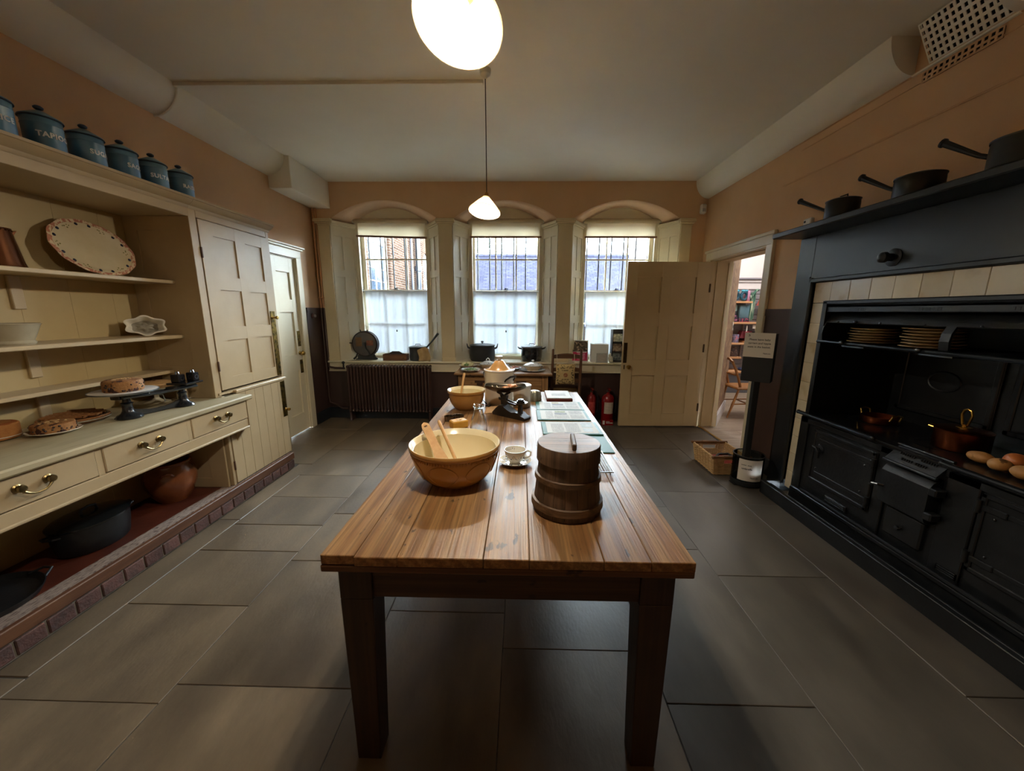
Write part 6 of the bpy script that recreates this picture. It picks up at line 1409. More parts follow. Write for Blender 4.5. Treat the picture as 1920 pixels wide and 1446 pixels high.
# ------------------------------------------------------------------ fire extinguishers and floor sign
REDX = mat('extinguisher_red', '841416', '8C1A1C', rough=.22, coat=.5, scale=3); BLKR = mat('black_rubber', '14141A', rough=.5)
def extinguisher(x, y, r, h, label, paper):
    g = thing('fire_extinguisher', label, 'fire extinguisher', (x, y, 0), 'fire extinguishers under the right window')
    b = B(); b.lathe([(0, 0), (r * .92, 0), (r, .012), (r, h * .80), (r * .95, h * .86), (r * .72, h * .93), (r * .35, h * .97), (.018, h), (.018, h + .02), (0, h + .02)], (x, y, 0), 32); b.obj('cylinder', REDX, g)
    b = B(); b.lathe([(r, 0), (r + .003, .002), (r + .003, .02), (r, .022)], (x, y, 0), 32); b.obj('base_ring', BLKR, g)
    b = B(); b.cbox(x - .018, x + .018, y - .018, y + .018, h + .01, h + .045, .005); b.obj('valve', mat('valve_metal', '5A5048', rough=.3, metal=.8), g)
    b = B(); b.cbox(x - .012, x + .012, y - .10, y + .02, h + .058, h + .068, .003); b.cbox(x - .012, x + .012, y - .075, y + .02, h + .036, h + .045, .003); b.obj('lever', REDX, g)
    b = B(); b.tube([(x + .015, y, h + .03), (x + .06, y - .01, h + .02), (x + r + .022, y - .02, h - .06), (x + r + .02, y - .03, h * .5), (x + r + .012, y - .03, h * .35)], .009, 8); b.obj('hose', BLKR, g)
    b = B()
    for k in range(9): pass
    b.grid(lambda u, v: (x + (r + .0012) * math.sin((u - .5) * 1.5), y - (r + .0012) * math.cos((u - .5) * 1.5), h * (.34 + .38 * v)), 10, 1); b.obj('label', paper, g)
INSTR = mat('cream_instruction_label', 'D2C6B2', 'BFAFA0', rough=.5, scale=50, stretch=(.3, .3, 2))
extinguisher(1.165, 4.845, .082, .40, 'large red fire extinguisher with white label beside the open door', INSTR)
extinguisher(.945, 4.84, .062, .40, 'slim red fire extinguisher half hidden by the far end of the table', mat('red_side_label', 'A8322E', 'C0504A', rough=.4, scale=40))
g = thing('fire_sign', 'small red fire point sign standing on the floor before the large extinguisher', 'sign', (1.14, 4.70, 0))
b = B(); b.cbox(1.065, 1.215, 4.697, 4.702, 0, .075, .001); b.cbox(1.065, 1.215, 4.70, 4.73, 0, .004, .001); b.obj('board', REDX, g)
b = B(); b.box(1.078, 1.105, 4.6955, 4.697, .012, .062); b.obj('flame_symbol', mat('sign_white', 'E0DCD8', rough=.4), g)
for z0, z1, u1 in ((.046, .052, .045), (.028, .037, .085)):
    b = B(); b.box(1.122, 1.122 + u1, 4.6955, 4.697, z0, z1); b.obj('text_line', MATS['sign_white'], g)
# ------------------------------------------------------------------ cooking range, surround and mantel on the right
BLKW = mat('black_painted_wood', '14181B', '191D20', rough=.38, scale=3)
RANGE = mat('blackleaded_iron', '101214', '181A1C', rough=.36, scale=10, bump=.10, bscale=60, rvar=.08)
RNGS = mat('bright_worn_steel', '6A6E72', '4A4E52', rough=.3, metal=1, scale=24)
YN = .55
ms = thing('mantelpiece', 'black painted mantelpiece with long shelf over the cooking range', 'mantelpiece', (2.15, 1.8, 0))
b = B(); b.cbox(2.15, 2.268, 2.925, 3.085, .0, 2.0, .004); b.obj('jamb', BLKW, ms)
b = B(); b.cbox(2.15, 2.268, YN - .17, YN - .032, .0, 2.0, .004); b.obj('jamb', BLKW, ms)
b = B(); b.cbox(2.15, 2.268, YN - .032, 2.925, 1.69, 2.0, .002); b.obj('frieze', BLKW, ms)
b = B(); b.cbox(2.135, 2.16, 2.895, 2.925, .1, 1.70, .006); b.cbox(2.135, 2.16, YN, 2.925, 1.665, 1.695, .006); b.cbox(2.142, 2.16, 2.925, 2.94, .1, 1.71, .004); b.obj('inner_moulding', BLKW, ms)
b = B(); b.cbox(1.93, 2.268, YN - .2, 3.09, 2.0, 2.038, .006); b.obj('shelf', BLKW, ms)
g = ms; b = B(); b.lathe([(0, 0), (.048, 0), (.050, -.006), (.038, -.012), (.022, -.014), (.022, -.045), (.03, -.052), (.028, -.072), (.012, -.082), (0, -.084)], (2.15, 2.31, 1.765), 28, ax=0); b.obj('round_boss', BLKW, ms, label='projecting round black boss')
# glazed tiles, each laid singly
TILE = mat('cream_glazed_tile', 'CDBFA2', 'D6CAB0', rough=.16, coat=.4, scale=5, c3='B49A70', s3=6, lo3=.58, hi3=.8, jitter=.08)
ts = sroot('trim_23', (2.2, 1.8, .1))
b = B(); b.box(2.19, 2.268, 2.735, 2.90, .10, 1.67); b.box(2.19, 2.268, YN, 2.90, 1.52, 1.67); b.obj('tile_bed', mat('tile_grout', '6E675A', rough=.9), ts)
tp = None
def tile(y0, y1, z0, z1):
    b = B(); b.cbox(2.168 + rnd.uniform(-.0006, .0006), 2.192, y0 + .0008, y1 - .0008, z0 + .0008, z1 - .0008, .0018); b.obj('tile', TILE, ts)
for k in range(10): tile(2.742, 2.893, 1.518 - .1455 * (k + 1) + .0, 1.518 - .1455 * k)
y = 2.893
while y > YN + .05: tile(y - .1495, y, 1.52, 1.664); y -= .1495
# the range itself
rg = thing('cooking_range', 'black cast iron kitchen range with ovens, firebox and plate rack', 'range', (2.3, 1.7, 0))
RF = 2.105
b = B(); b.box(2.66, 2.72, YN, 2.735, .10, 1.53); b.box(2.12, 2.72, 2.70, 2.735, .72, 1.53); b.box(2.2, 2.72, YN, 2.735, 1.50, 1.53); b.box(2.12, 2.72, YN - .03, YN, .1, 1.53); b.obj('chimney_lining', RANGE, rg)
for y0, y1 in ((2.08, 2.62), (1.45, 2.02), (.8, 1.38)):
    p_ = B(); p_.cbox(2.645, 2.662, y0, y1, .80, 1.22, .006); p_.cbox(2.636, 2.65, y0, y0 + .03, .80, 1.22, .005); p_.cbox(2.636, 2.65, y1 - .03, y1, .80, 1.22, .005); p_.cbox(2.636, 2.65, y0, y1, 1.19, 1.22, .005); p_.cbox(2.636, 2.65, y0, y1, .80, .83, .005)
    p_.tube([(2.642, (y0 + y1) / 2 + .09 * math.cos(t * PI / 8), 1.03 + .06 * math.sin(t * PI / 8)) for t in range(16)], .006, 5, closed=True); p_.obj('back_plate', RANGE, rg)
b = B(); b.cbox(2.09, 2.70, YN, 2.725, .700, .722, .006); b.obj('hob', mat('polished_hob_iron', '101011', '18181A', rough=.2, scale=10), rg)
for (x, y, r) in ((2.38, 2.05, .12), (2.42, 2.55, .10), (2.38, 1.45, .12)):
    b = B(); b.lathe([(r, .722), (r + .006, .7235), (r + .012, .722)], (x, y, 0), 36); b.obj('hob_ring', RANGE, rg)
b = B(); b.box(2.11, 2.64, YN, 2.725, .105, .70); b.cbox(2.095, 2.12, YN, 2.728, .66, .70, .004); b.cbox(2.095, 2.12, 2.66, 2.735, .12, .70, .004); b.cbox(2.095, 2.12, 2.035, 2.105, .12, .70, .004); b.cbox(2.095, 2.12, 1.62, 1.755, .12, .70, .004); b.obj('front_frame', RANGE, rg)
def oven(y0, y1, z0, z1, hinge, nm='oven_door'):
    b = B(); x0 = RF - .012; b.cbox(x0, RF + .01, y0, y1, z0, z1, .006)
    for bx in ((x0 - .008, x0 + .004, y0, y1, z1 - .022, z1), (x0 - .008, x0 + .004, y0, y1, z0, z0 + .022), (x0 - .008, x0 + .004, y0, y0 + .022, z0, z1), (x0 - .008, x0 + .004, y1 - .022, y1, z0, z1)): b.cbox(*bx, .004)
    d_ = b.obj(nm, RANGE, rg)
    for bx in ((x0 - .004, x0 + .003, y0 + .05, y1 - .05, z1 - .075, z1 - .055), (x0 - .004, x0 + .003, y0 + .05, y1 - .05, z0 + .055, z0 + .075)):
        b = B(); b.cbox(*bx, .002); b.obj('raised_bar', RANGE, d_)
    for zz in (z0 + .065, z1 - .065):
        b = B(); yy = y0 if hinge < 0 else y1; b.rod((x0 - .012, yy, zz - .03), (x0 - .012, yy, zz + .03), .012); b.cbox(x0 - .010, x0 + .0, min(yy, yy - hinge * .10), max(yy, yy - hinge * .10), zz - .014, zz + .014, .003); b.obj('hinge', RANGE, d_)
    yy = y1 - .075 if hinge < 0 else y0 + .075; zz = z0 + (z1 - z0) * .66
    b = B(); b.lathe([(0, 0), (.03, 0), (.03, .006), (.012, .012), (.012, .024), (0, .024)], (x0, yy, zz), 16, ax=0); b.v = [(2 * x0 - v[0], v[1], v[2]) for v in b.v]
    b.tube([(x0 - .025, yy + .04, zz + .012), (x0 - .032, yy, zz + .008), (x0 - .030, yy - .02, zz - .01), (x0 - .028, yy - .018, zz - .055)], [.009, .011, .011, .007], 8); b.obj('latch', RANGE, d_)
    b = B()
    for q in range(4): b.ball((x0 - .003, (y0 + .06, y1 - .06)[q % 2], (z0 + .10, z1 - .10)[q // 2]), .006, 8, 5)
    b.obj('rivets', RNGS, d_)['kind'] = 'stuff'
oven(2.115, 2.585, .275, .645, -1)
oven(1.14, 1.605, .275, .66, 1)
oven(.62, 1.09, .275, .66, -1)
# firebox: sloping name plate, bellied door, ash drawer
b = B(); b.prism([(2.125, .735), (2.05, .655), (2.06, .645), (2.13, .715)], 1, 1.765, 2.03); fp = b.obj('name_plate', RANGE, rg)
b = B()
for r_, (s0, s1) in enumerate(((.16, .84), (.28, .76))):
    t_ = .42 + .28 * r_; q = s0
    while q < s1:
        if abs(q - .5) > .03: yy = 2.03 - .265 * q; b.cbox(2.122 - .075 * t_ - .005, 2.122 - .075 * t_ + .004, yy - .006, yy, .733 - .080 * t_ - .006, .733 - .080 * t_ + .008, .001)
        q += .045
b.obj('raised_letters', RANGE, fp)['kind'] = 'stuff'
b = B(); b.rod((2.122, 1.76, .735), (2.122, 2.035, .735), .008); b.rod((2.052, 1.76, .648), (2.052, 2.035, .648), .008); b.obj('plate_bead', RNGS, rg)
b = B(); pr = [(RF + .01, .635), (2.085, .632), (2.06, .615), (2.045, .59), (2.045, .43), (2.055, .405), (2.07, .395), (RF + .01, .395)]
b.prism(pr, 1, 1.775, 2.025); fd = b.obj('firebox_door', RANGE, rg, ang=25)
for zz in (.45, .58):
    b = B(); b.cbox(2.035, 2.09, 1.735, 1.775, zz - .02, zz + .02, .006); b.obj('hinge', RANGE, fd)
b = B(); b.tube([(2.045, 2.0, .50), (2.02, 2.01, .505), (2.012, 2.03, .50), (2.02, 2.05, .485)], .008, 8); b.obj('latch', RNGS, fd)
b = B(); b.cbox(2.085, 2.12, 1.80, 2.0, .225, .385, .008); ad = b.obj('ash_drawer', RANGE, rg)
b = B(); b.lathe([(0, 0), (.007, 0), (.008, .012), (.014, .018), (.011, .028), (0, .03)], (0, 0, 0), 12, ax=0); b.v = [(2.085 - v[0], 1.9 + v[1], .30 + v[2]) for v in b.v]; b.obj('knob', RNGS, ad)
for y0, y1 in ((2.25, 2.42), (1.62, 1.72)):
    b = B(); b.cbox(2.095, 2.112, y0, y1, .185, .225, .003)
    for k in range(3): b.cbox(2.09, 2.10, y0 + .01, y1 - .01, .192 + .011 * k, .198 + .011 * k, .001)
    b.obj('damper_slide', RANGE, rg)
for y0, y1 in ((2.125, 2.715), (YN, 1.755)):
    b = B(); b.tube([(2.055, y0, .735), (2.055, y1, .735)], .013, 10); b.ball((2.055, y0, .735), .015, 10, 6); b.ball((2.055, y1, .735), .015, 10, 6)
    for yy in (y0 + .06, y1 - .06): b.rod((2.055, yy, .735), (2.10, yy, .72), .008)
    b.obj('towel_rail', mat('rubbed_iron_rail', '34373A', rough=.28, metal=.9), rg)
b = B(); b.cbox(2.065, 2.11, YN, 2.70, .135, .165, .006); b.tube([(2.07, YN, .175), (2.07, 1.62, .175), (2.075, 2.60, .175)], .012, 10); b.obj('plinth_rail', mat('rubbed_iron_edge', '3E4144', rough=.3, metal=.9), rg)
b = B(); b.cbox(2.085, 2.12, YN, 2.73, .0, .14, .003); b.obj('plinth', RANGE, rg)
# plate rack with curved canopy
b = B(); b.cbox(2.12, 2.16, YN, 2.735, 1.505, 1.532, .006); b.cbox(2.13, 2.15, YN, 2.72, 1.455, 1.49, .003); b.obj('rack_header', RANGE, rg)
b = B()
for y0, y1 in ((2.40, 2.47), (1.98, 2.12), (1.62, 1.70)):
    q = y0
    while q < y1: b.cbox(2.1285, 2.131, q, q + .012, 1.464, 1.480, .001); q += .018
b.obj('raised_letters', RANGE, rg)['kind'] = 'stuff'
pr = [(2.155, 1.49)] + [(2.155 + .02 - .02 * math.cos(t * PI / 12) + .0, 1.49 - .11 * t / 6) for t in range(1, 7)] + [(2.20, 1.375), (2.23, 1.42), (2.24, 1.49)]
b = B(); b.prism([(2.30, 1.50), (2.22, 1.475), (2.16, 1.43), (2.135, 1.385), (2.142, 1.380), (2.17, 1.425), (2.225, 1.465), (2.30, 1.49)], 1, YN, 2.70); can_ = b.obj('canopy', RANGE, rg, ang=40)
b = B()
for yy in (2.60, 2.30, 2.05, 1.80, 1.55): b.ball((2.135, yy, 1.39), .006, 8, 5)
b.ball((2.128, 2.46, 1.392), .011, 10, 6); b.obj('rivets', RNGS, can_)['kind'] = 'stuff'
for yy, w_ in ((2.69, .012), (1.90, .045), (1.0, .045)):
    b = B(); path = [(2.135, 1.385), (2.118, 1.35), (2.112, 1.31), (2.118, 1.265)]
    for (x, z), (x2, z2) in zip(path, path[1:]): b.hexa([(x, yy, z), (x + .012, yy, z), (x + .012, yy + w_, z), (x, yy + w_, z)], [(x2, yy, z2), (x2 + .012, yy, z2), (x2 + .012, yy + w_, z2), (x2, yy + w_, z2)])
    b.obj('curved_bracket', RANGE, rg)
b = B(); b.box(2.12, 2.64, YN, 2.70, 1.244, 1.252); b.obj('rack_shelf', RANGE, rg)
b = B(); b.tube([(2.11, YN, 1.252), (2.11, 2.715, 1.252)], .011, 8); b.obj('rack_rail', mat('rubbed_iron_rail', '34373A'), rg)
for yy in (2.50, 2.02):
    b = B(); b.ball((2.098, yy, 1.258), .014, 10, 6); b.cbox(2.10, 2.20, yy - .16, yy, 1.232, 1.243, .002); b.obj('rack_catch', RNGS, rg)
# stacks of plates warming in the rack
OLDP = mat('old_cream_plate', 'B09468', 'C0A678', rough=.3, scale=8)
ORD = ['lowest', 'second lowest', 'third lowest', 'fourth from the bottom', 'fifth from the bottom', 'sixth from the bottom', 'seventh from the bottom']
def stack(x, y, n, label):
    for k in range(n):
        r = .13 - .004 * ((k * 7) % 3); b = B(); z = 1.2535 + .0165 * k
        b.lathe([(0, 0), (r * .6, 0), (r * .64, .003), (r, .013), (r, .016), (r * .62, .006), (0, .005)], (x + .004 * ((k * 5) % 3 - 1), y + .004 * ((k * 3) % 3 - 1), z), 36)
        tag(b.obj('dinner_plate', OLDP), (ORD[k] if k < n - 1 else 'topmost') + ' ' + label, 'plate', label.replace('cream plate', 'plates'))
stack(2.30, 2.505, 6, 'cream plate in the left stack on the range rack'); stack(2.30, 2.155, 7, 'cream plate in the right stack on the range rack')
# fender on the hearth
fe = thing('hearth_fender', 'low black iron fender along the foot of the range', 'fender', (2.03, 1.7, 0))
b = B(); b.cbox(1.982, 1.998, YN, 2.90, 0, .102, .003); b.cbox(1.982, 2.132, 2.888, 2.905, 0, .102, .003); b.cbox(1.978, 2.012, YN, 2.905, .098, .108, .003); b.cbox(1.98, 2.132, 2.885, 2.908, .098, .108, .003); b.obj('kerb', RANGE, fe)
b = B(); b.cbox(1.998, 2.084, YN, 2.888, 0, .035, .002); b.cbox(2.045, 2.06, YN, 2.885, .035, .085, .003); b.obj('inner_tray', RANGE, fe)
b = B(); b.tube([(2.03, 2.2, .042), (2.025, 2.0, .045), (2.03, 1.7, .043)], .004, 6)
tag(b.obj('iron_poker', RNGS), 'thin iron poker lying in the tray of the fender', 'poker')
# saucepans and alarm on the mantel
PANI = mat('dark_tinned_pan', '20242A', '2A2A28', rough=.36, metal=.35, scale=10)
def mpan(x, y, r, h, label, ang, lid, hl=.2, rise=.14):
    z = 2.0385; g = thing('saucepan', label, 'saucepan', (x, y, z), 'black saucepans on the mantel shelf')
    b = B(); b.lathe([(0, 0), (r * .96, 0), (r, .006), (r * 1.0, h * .8), (r * .98, h), (r * .94, h), (r * .93, .01), (0, .008)], (x, y, z), 40); b.obj('body', PANI, g)
    d = Vector((math.cos(ang), math.sin(ang), 0)); p0 = Vector((x, y, z + h * .62)) + d * r * .96
    b = B(); b.tube([p0, p0 + d * .04 + Vector((0, 0, .02)), p0 + d * hl + Vector((0, 0, rise))], [.011, .010, .015], 10); b.obj('handle', PANI, g)
    b = B(); e = p0 + d * hl + Vector((0, 0, rise)); b.tube([e, e + d * .004 + Vector((0, 0, .003)), e + d * .012 + Vector((0, 0, .008))], [.016, .020, .019], 10); b.obj('handle_end', PANI, g)
    if lid:
        b = B(); b.lathe([(r * 1.02, h - .004), (r * 1.03, h + .002), (r * .8, h + .010), (0, h + .014)], (x, y, z), 40); l_ = b.obj('lid', PANI, g)
        if lid == 2:
            b = B(); b.tube([(x, y - .03, z + h + .01), (x, y - .027, z + h + .032), (x, y + .027, z + h + .032), (x, y + .03, z + h + .01)], .004, 6); b.obj('lid_handle', PANI, l_)
mpan(2.05, 2.615, .088, .112, 'smallest black lidded saucepan at the left of the mantel shelf', math.radians(108), 2, .19, .105)
mpan(2.05, 2.145, .096, .100, 'middle sized black saucepan on the mantel shelf', math.radians(105), 1, .18, .115)
mpan(2.05, 1.715, .108, .112, 'largest black saucepan at the right edge of the mantel shelf', math.radians(108), 1, .165, .115)
g = thing('gas_alarm', 'small white carbon monoxide alarm at the left end of the mantel shelf', 'alarm', (1.97, 2.78, 2.0385))
b = B(); b.cbox(1.955, 1.985, 2.745, 2.815, 2.0385, 2.083, .006); b.obj('case', PLW, g)
b = B(); b.cbox(1.9535, 1.956, 2.788, 2.806, 2.056, 2.069, .001); b.obj('display', BLACKI, g)
# copper pans and potatoes on the hob
g = thing('copper_casserole', 'round copper casserole with a tall looped brass lid handle on the hob', 'pan', (2.41, 2.0, .7235))
x, y, z, r, h = 2.41, 2.0, .7235, .108, .105
b = B(); b.lathe([(0, 0), (r * .97, 0), (r, .006), (r, h), (r * .96, h), (r * .95, .01), (0, .006)], (x, y, z), 48); b.obj('body', COPPERD, g)
b = B(); b.lathe([(r * 1.01, h - .004), (r * 1.02, h + .002), (r * .96, h + .007), (r * .5, h + .014), (0, h + .016)], (x, y, z), 48); l_ = b.obj('lid', COPPERD, g)
b = B(); b.lathe([(.03, h + .013), (.03, h + .018), (.012, h + .022), (.012, h + .032), (0, h + .034)], (x, y, z), 16)
b.tube([(x, y - .012, z + h + .03), (x, y - .02, z + h + .06), (x, y - .024, z + h + .085), (x, y - .016, z + h + .108), (x, y, z + h + .116), (x, y + .016, z + h + .108), (x, y + .024, z + h + .085), (x, y + .02, z + h + .06), (x, y + .012, z + h + .03)], .006, 8); b.obj('lid_handle', BRASS, l_)
b = B(); b.tube([(x - .02, y + r, z + h * .8), (x - .03, y + r + .035, z + h * .84), (x, y + r + .05, z + h * .85), (x + .03, y + r + .035, z + h * .84), (x + .03, y + r, z + h * .8)], .006, 8); b.obj('side_handle', BRASS, g)
g = thing('copper_pan', 'low copper pan with brass loop handles at the back left of the hob', 'pan', (2.45, 2.52, .7235))
x, y, r, h = 2.44, 2.50, .10, .045
b = B(); b.lathe([(0, 0), (r * .97, 0), (r, .006), (r, h), (r * .95, h), (r * .94, .008), (0, .006)], (x, y, z), 44); b.obj('body', COPPERD, g)
for s_ in (-1, 1):
    b = B(); b.tube([(x - .03, y + s_ * r, z + h * .7), (x - .03, y + s_ * (r + .015), z + h + .02), (x, y + s_ * (r + .018), z + h + .03), (x + .03, y + s_ * (r + .015), z + h + .02), (x + .03, y + s_ * r, z + h * .7)], .0055, 8); b.obj('loop_handle', BRASS, g)
POT = mat('potato_skin', 'A8743A', 'B8854A', rough=.6, scale=10, bump=.3, bscale=60, c3='6A4420', s3=24, lo3=.60, hi3=.66); ONI = mat('onion_skin', 'B0602E', 'C4763E', rough=.35, scale=8)
for k, (x, y, zz, sx, sy, sz, m_, nm, lb) in enumerate(((2.285, 1.80, .028, .036, .055, .028, POT, 'potato', 'long brown potato at the left of the heap on the range'), (2.255, 1.70, .03, .04, .038, .030, POT, 'potato', 'pale potato nearest the rail on the range'), (2.345, 1.715, .040, .042, .042, .040, ONI, 'onion', 'reddish brown onion beside the potatoes on the range'), (2.25, 1.605, .03, .04, .05, .030, POT, 'potato', 'potato at the right edge of the view on the range'))):
    b = B(); b.ball((x, y, .7235 + zz), 1, 18, 12, (sx, sy, sz))
    for i, v in enumerate(b.v): n_ = 1 + .05 * math.sin(v[0] * 90 + k) * math.sin(v[1] * 80 + k * 2); b.v[i] = (x + (v[0] - x) * n_, y + (v[1] - y) * n_, .7235 + zz + (v[2] - .7235 - zz) * (1 if v[2] < .7235 + zz else n_))
    tag(b.obj(nm, m_, ang=80), lb, 'vegetable', 'vegetables on the range')

# ------------------------------------------------------------------ notice stand, bin and basket by the doorway
BLKM = mat('matt_black_panel', '15181A', rough=.5); NOTE = mat('white_notice_paper', 'CFC7BA', rough=.6); INK = mat('black_ink', '14141A', rough=.6)
def text_on(txt, size, M_, parent, m=INK, nm='lettering', bold=0):
    V, F = text_verts(txt, size, 1, bold); b = B(); b.add([M_ @ Vector((v[0], v[1], 0)) for v in V], F); return b.obj(nm, m, parent, ang=0)
g = thing('notice_stand', 'black floor stand with boxed top and a white notice beside the doorway', 'stand', (1.945, 3.06, 0))
b = B(); b.cbox(1.912, 1.962, 3.045, 3.085, 0.006, .90, .003); b.obj('post', BLKM, g)
b = B(); b.cbox(1.84, 2.02, 3.02, 3.10, 0.0, .008, .002); b.obj('foot_plate', BLKM, g)
MB_ = Matrix.Translation((1.925, 3.055, 0)) @ Matrix.Rotation(math.radians(-41), 4, 'Z')
b = B(); b.cbox(-.105, .105, -.02, .085, .895, 1.285, .003); b.xf(MB_); b.obj('display_box', BLKM, g)
b = B(); b.box(-.108, .100, -.0225, -.0205, 1.095, 1.290); b.xf(MB_); nt_ = b.obj('notice', NOTE, g, label='white paper notice with black writing')
MT = MB_ @ Matrix.Translation((0, -.0232, 0)) @ Matrix.Rotation(PI / 2, 4, 'X')
for tx, sz, x_, z_ in (('Please leave baby', .0205, -.002, 1.236), ('carriers and hippie', .0205, -.002, 1.207), ('seats in the basket.', .0205, -.002, 1.178), ('Thank you', .012, .055, 1.128)): text_on(tx, sz, MT @ Matrix.Translation((x_, z_, 0)), nt_, nm='lettering', bold=.0004)
b = B(); b.tube([(-.070, -.0232, 1.270), (-.082, -.0232, 1.276), (-.070, -.0232, 1.262), (-.084, -.0232, 1.262)], .002, 5); b.xf(MB_); b.obj('small_emblem', INK, nt_)
g = thing('umbrella_bin', 'clear cylindrical bin with black rims and a paper notice at the foot of the stand', 'bin', (1.962, 3.066, 0))
bx_, by_, R = 1.962, 3.066, .117
# bin is set round the post
b = B(); b.lathe([(0, .009), (R, .009), (R + .002, .02), (R + .002, .05), (R - .003, .052), (R - .004, .015), (0, .014)], (bx_, by_, 0), 40); b.obj('base', BLKM, g)
b = B(); b.lathe([(R, .05), (R, .262)], (bx_, by_, 0), 40); b.obj('clear_wall', pane_mat('smoked_acrylic', (.34, .38, .36), .05), g)
b = B(); b.lathe([(R - .004, .262), (R + .003, .262), (R + .003, .27), (R - .004, .27)], (bx_, by_, 0), 40, close=True); b.obj('rim', BLKM, g)
def cyl(u, z, o=.0015, a0=-155, a1=-62): a = math.radians(a0 + (a1 - a0) * u); return (bx_ + (R + o) * math.cos(a), by_ + (R + o) * math.sin(a), z)
b = B(); b.grid(lambda u, v: cyl(u, .062 + .185 * v), 16, 1); pn = b.obj('notice', NOTE, g, label='white paper notice curved round the bin')
for tx, sz, u0, z in (('umbrella', .022, .34, .168), ('Thank you', .015, .66, .092)):
    V, F = text_verts(tx, sz, 1, .0004); b = B(); b.add([cyl(u0 + v[0] / (math.radians(93) * R), z + v[1], .0025) for v in V], F); b.obj('lettering', INK, pn, ang=0)
b = B()
for q in (.12, .17, .22, .27, .36, .41, .46): b.add([cyl(q, .196, .0025), cyl(q + .035, .196, .0025), cyl(q + .035, .202, .0025), cyl(q, .202, .0025)], [(0, 1, 2, 3)])
b.obj('worn_writing', INK, pn, ang=0)['kind'] = 'stuff'
b = B(); b.tube([(bx_ - .06, by_ - .06, .016), (bx_ - .05, by_ - .04, .13), (bx_ - .055, by_ - .02, .22)], [.012, .02, .006], 8)
tag(b.obj('folded_umbrella', mat('teal_umbrella', '1E5A72', rough=.5)), 'folded teal umbrella standing in the clear bin', 'umbrella')
b = B(); b.tube([(bx_ + .065, by_ - .045, .016), (bx_ + .06, by_ - .02, .10), (bx_ + .055, by_ + .02, .18)], [.014, .024, .008], 8)
tag(b.obj('folded_umbrella', mat('blue_umbrella', '1C3E66', rough=.5)), 'dark blue folded umbrella at the right of the clear bin', 'umbrella')
# wicker basket
WICK = mat('peeled_willow', 'C09A66', 'CDAA78', rough=.55, scale=16, jitter=.06); WICKD = mat('wicker_handle_bar', '6E4A2A', '7E5834', rough=.5, scale=14)
g = thing('wicker_basket', 'oblong wicker basket with wooden handles standing by the doorway', 'basket', (1.90, 3.39, 0))
bx0, bx1, by0, by1 = 1.765, 2.035, 3.222, 3.585; HB = .165; fl = .022
def ring(v, off):
    e = fl * v; x0_, x1_, y0_, y1_ = bx0 - e, bx1 + e, by0 - e, by1 + e; P_ = []
    segs = [((x0_, y0_), (x1_, y0_)), ((x1_, y0_), (x1_, y1_)), ((x1_, y1_), (x0_, y1_)), ((x0_, y1_), (x0_, y0_))]; i = 0
    for (a, c) in segs:
        n_ = 10 if a[1] == c[1] else 14; dx, dy = c[0] - a[0], c[1] - a[1]; L_ = math.hypot(dx, dy); nx, ny = dy / L_, -dx / L_
        for k in range(n_): s_ = .0045 * (1 if (k + off) % 2 else -1) * (0 if k == 0 else 1); P_.append((a[0] + dx * k / n_ + nx * s_, a[1] + dy * k / n_ + ny * s_, 0))
    return P_
nr = 20
hole = lambda p_, z: abs(p_[0] - 1.90) < .062 and z > .118 and z < .15
for k in range(nr):
    z = .008 + (HB - .012) * k / (nr - 1); P_ = [(p_[0], p_[1], z) for p_ in ring(z / HB, k)]
    b = B()
    if .116 < z < .152:
        n0 = 10; left = []; seq = P_ + P_[:1]; cur_ = []
        for p_ in seq:
            if abs(p_[0] - 1.90) < .058: 
                if len(cur_) > 1: b.tube(cur_, .0042, 5)
                cur_ = []
            else: cur_.append(p_)
        if len(cur_) > 1: b.tube(cur_, .0042, 5)
    else: b.tube(P_, .0042, 5, closed=True)
    b.obj('woven_strand', WICK, g)
b = B()
for k, p_ in enumerate(ring(0, 0)):
    q = ring(1, 0)[k]; 
    if abs(p_[0] - 1.90) < .058: b.rod((p_[0], p_[1], .004), (p_[0] + (q[0] - p_[0]) * .7, p_[1] + (q[1] - p_[1]) * .7, .116), .0035, n=5)
    else: b.rod((p_[0], p_[1], .004), (q[0], q[1], HB), .0035, n=5)
b.obj('stakes', WICK, g)['kind'] = 'stuff'
for k in range(2):
    b = B(); P_ = [(p_[0], p_[1], HB + .004 + .006 * k) for p_ in ring(1, k)]; b.tube(P_, .006, 6, closed=True); b.obj('border', WICK, g)
for yy in (by0 - fl, by1 + fl):
    b = B(); b.rod((bx0 - fl - .01, yy, HB + .012), (bx1 + fl + .01, yy, HB + .012), .012, n=10); b.ball((bx0 - fl - .01, yy, HB + .012), .014, 8, 6); b.ball((bx1 + fl + .01, yy, HB + .012), .014, 8, 6); b.obj('handle_bar', WICKD, g)
    b = B(); b.tube([(1.83, yy, HB + .012), (1.97, yy, HB + .012)], .016, 10); b.obj('handle_binding', WICKD, g)
b = B(); b.box(bx0, bx1, by0, by1, .003, .010); b.obj('bottom', WICK, g)
b = B(); b.grid(lambda u, v: (bx0 + .012 + (bx1 - bx0 - .024) * u, by0 + .012 + (by1 - by0 - .12) * v, .075 + .035 * math.sin(u * 3.1) * math.sin(v * 3.1) + .008 * math.sin(u * 9 + v * 5)), 14, 14)
tag(b.obj('red_sling', mat('red_cloth', '8A2E22', 'A04030', rough=.85, scale=14), solid=.02, ang=80), 'crumpled red fabric baby sling inside the wicker basket', 'baby sling')
b = B(); b.tube([(1.80, 3.30, .125), (1.87, 3.36, .145), (1.96, 3.37, .145), (2.0, 3.33, .13)], .011, 8)
tag(b.obj('black_strap', BLKR), 'black strap lying on the red cloth in the basket', 'strap')
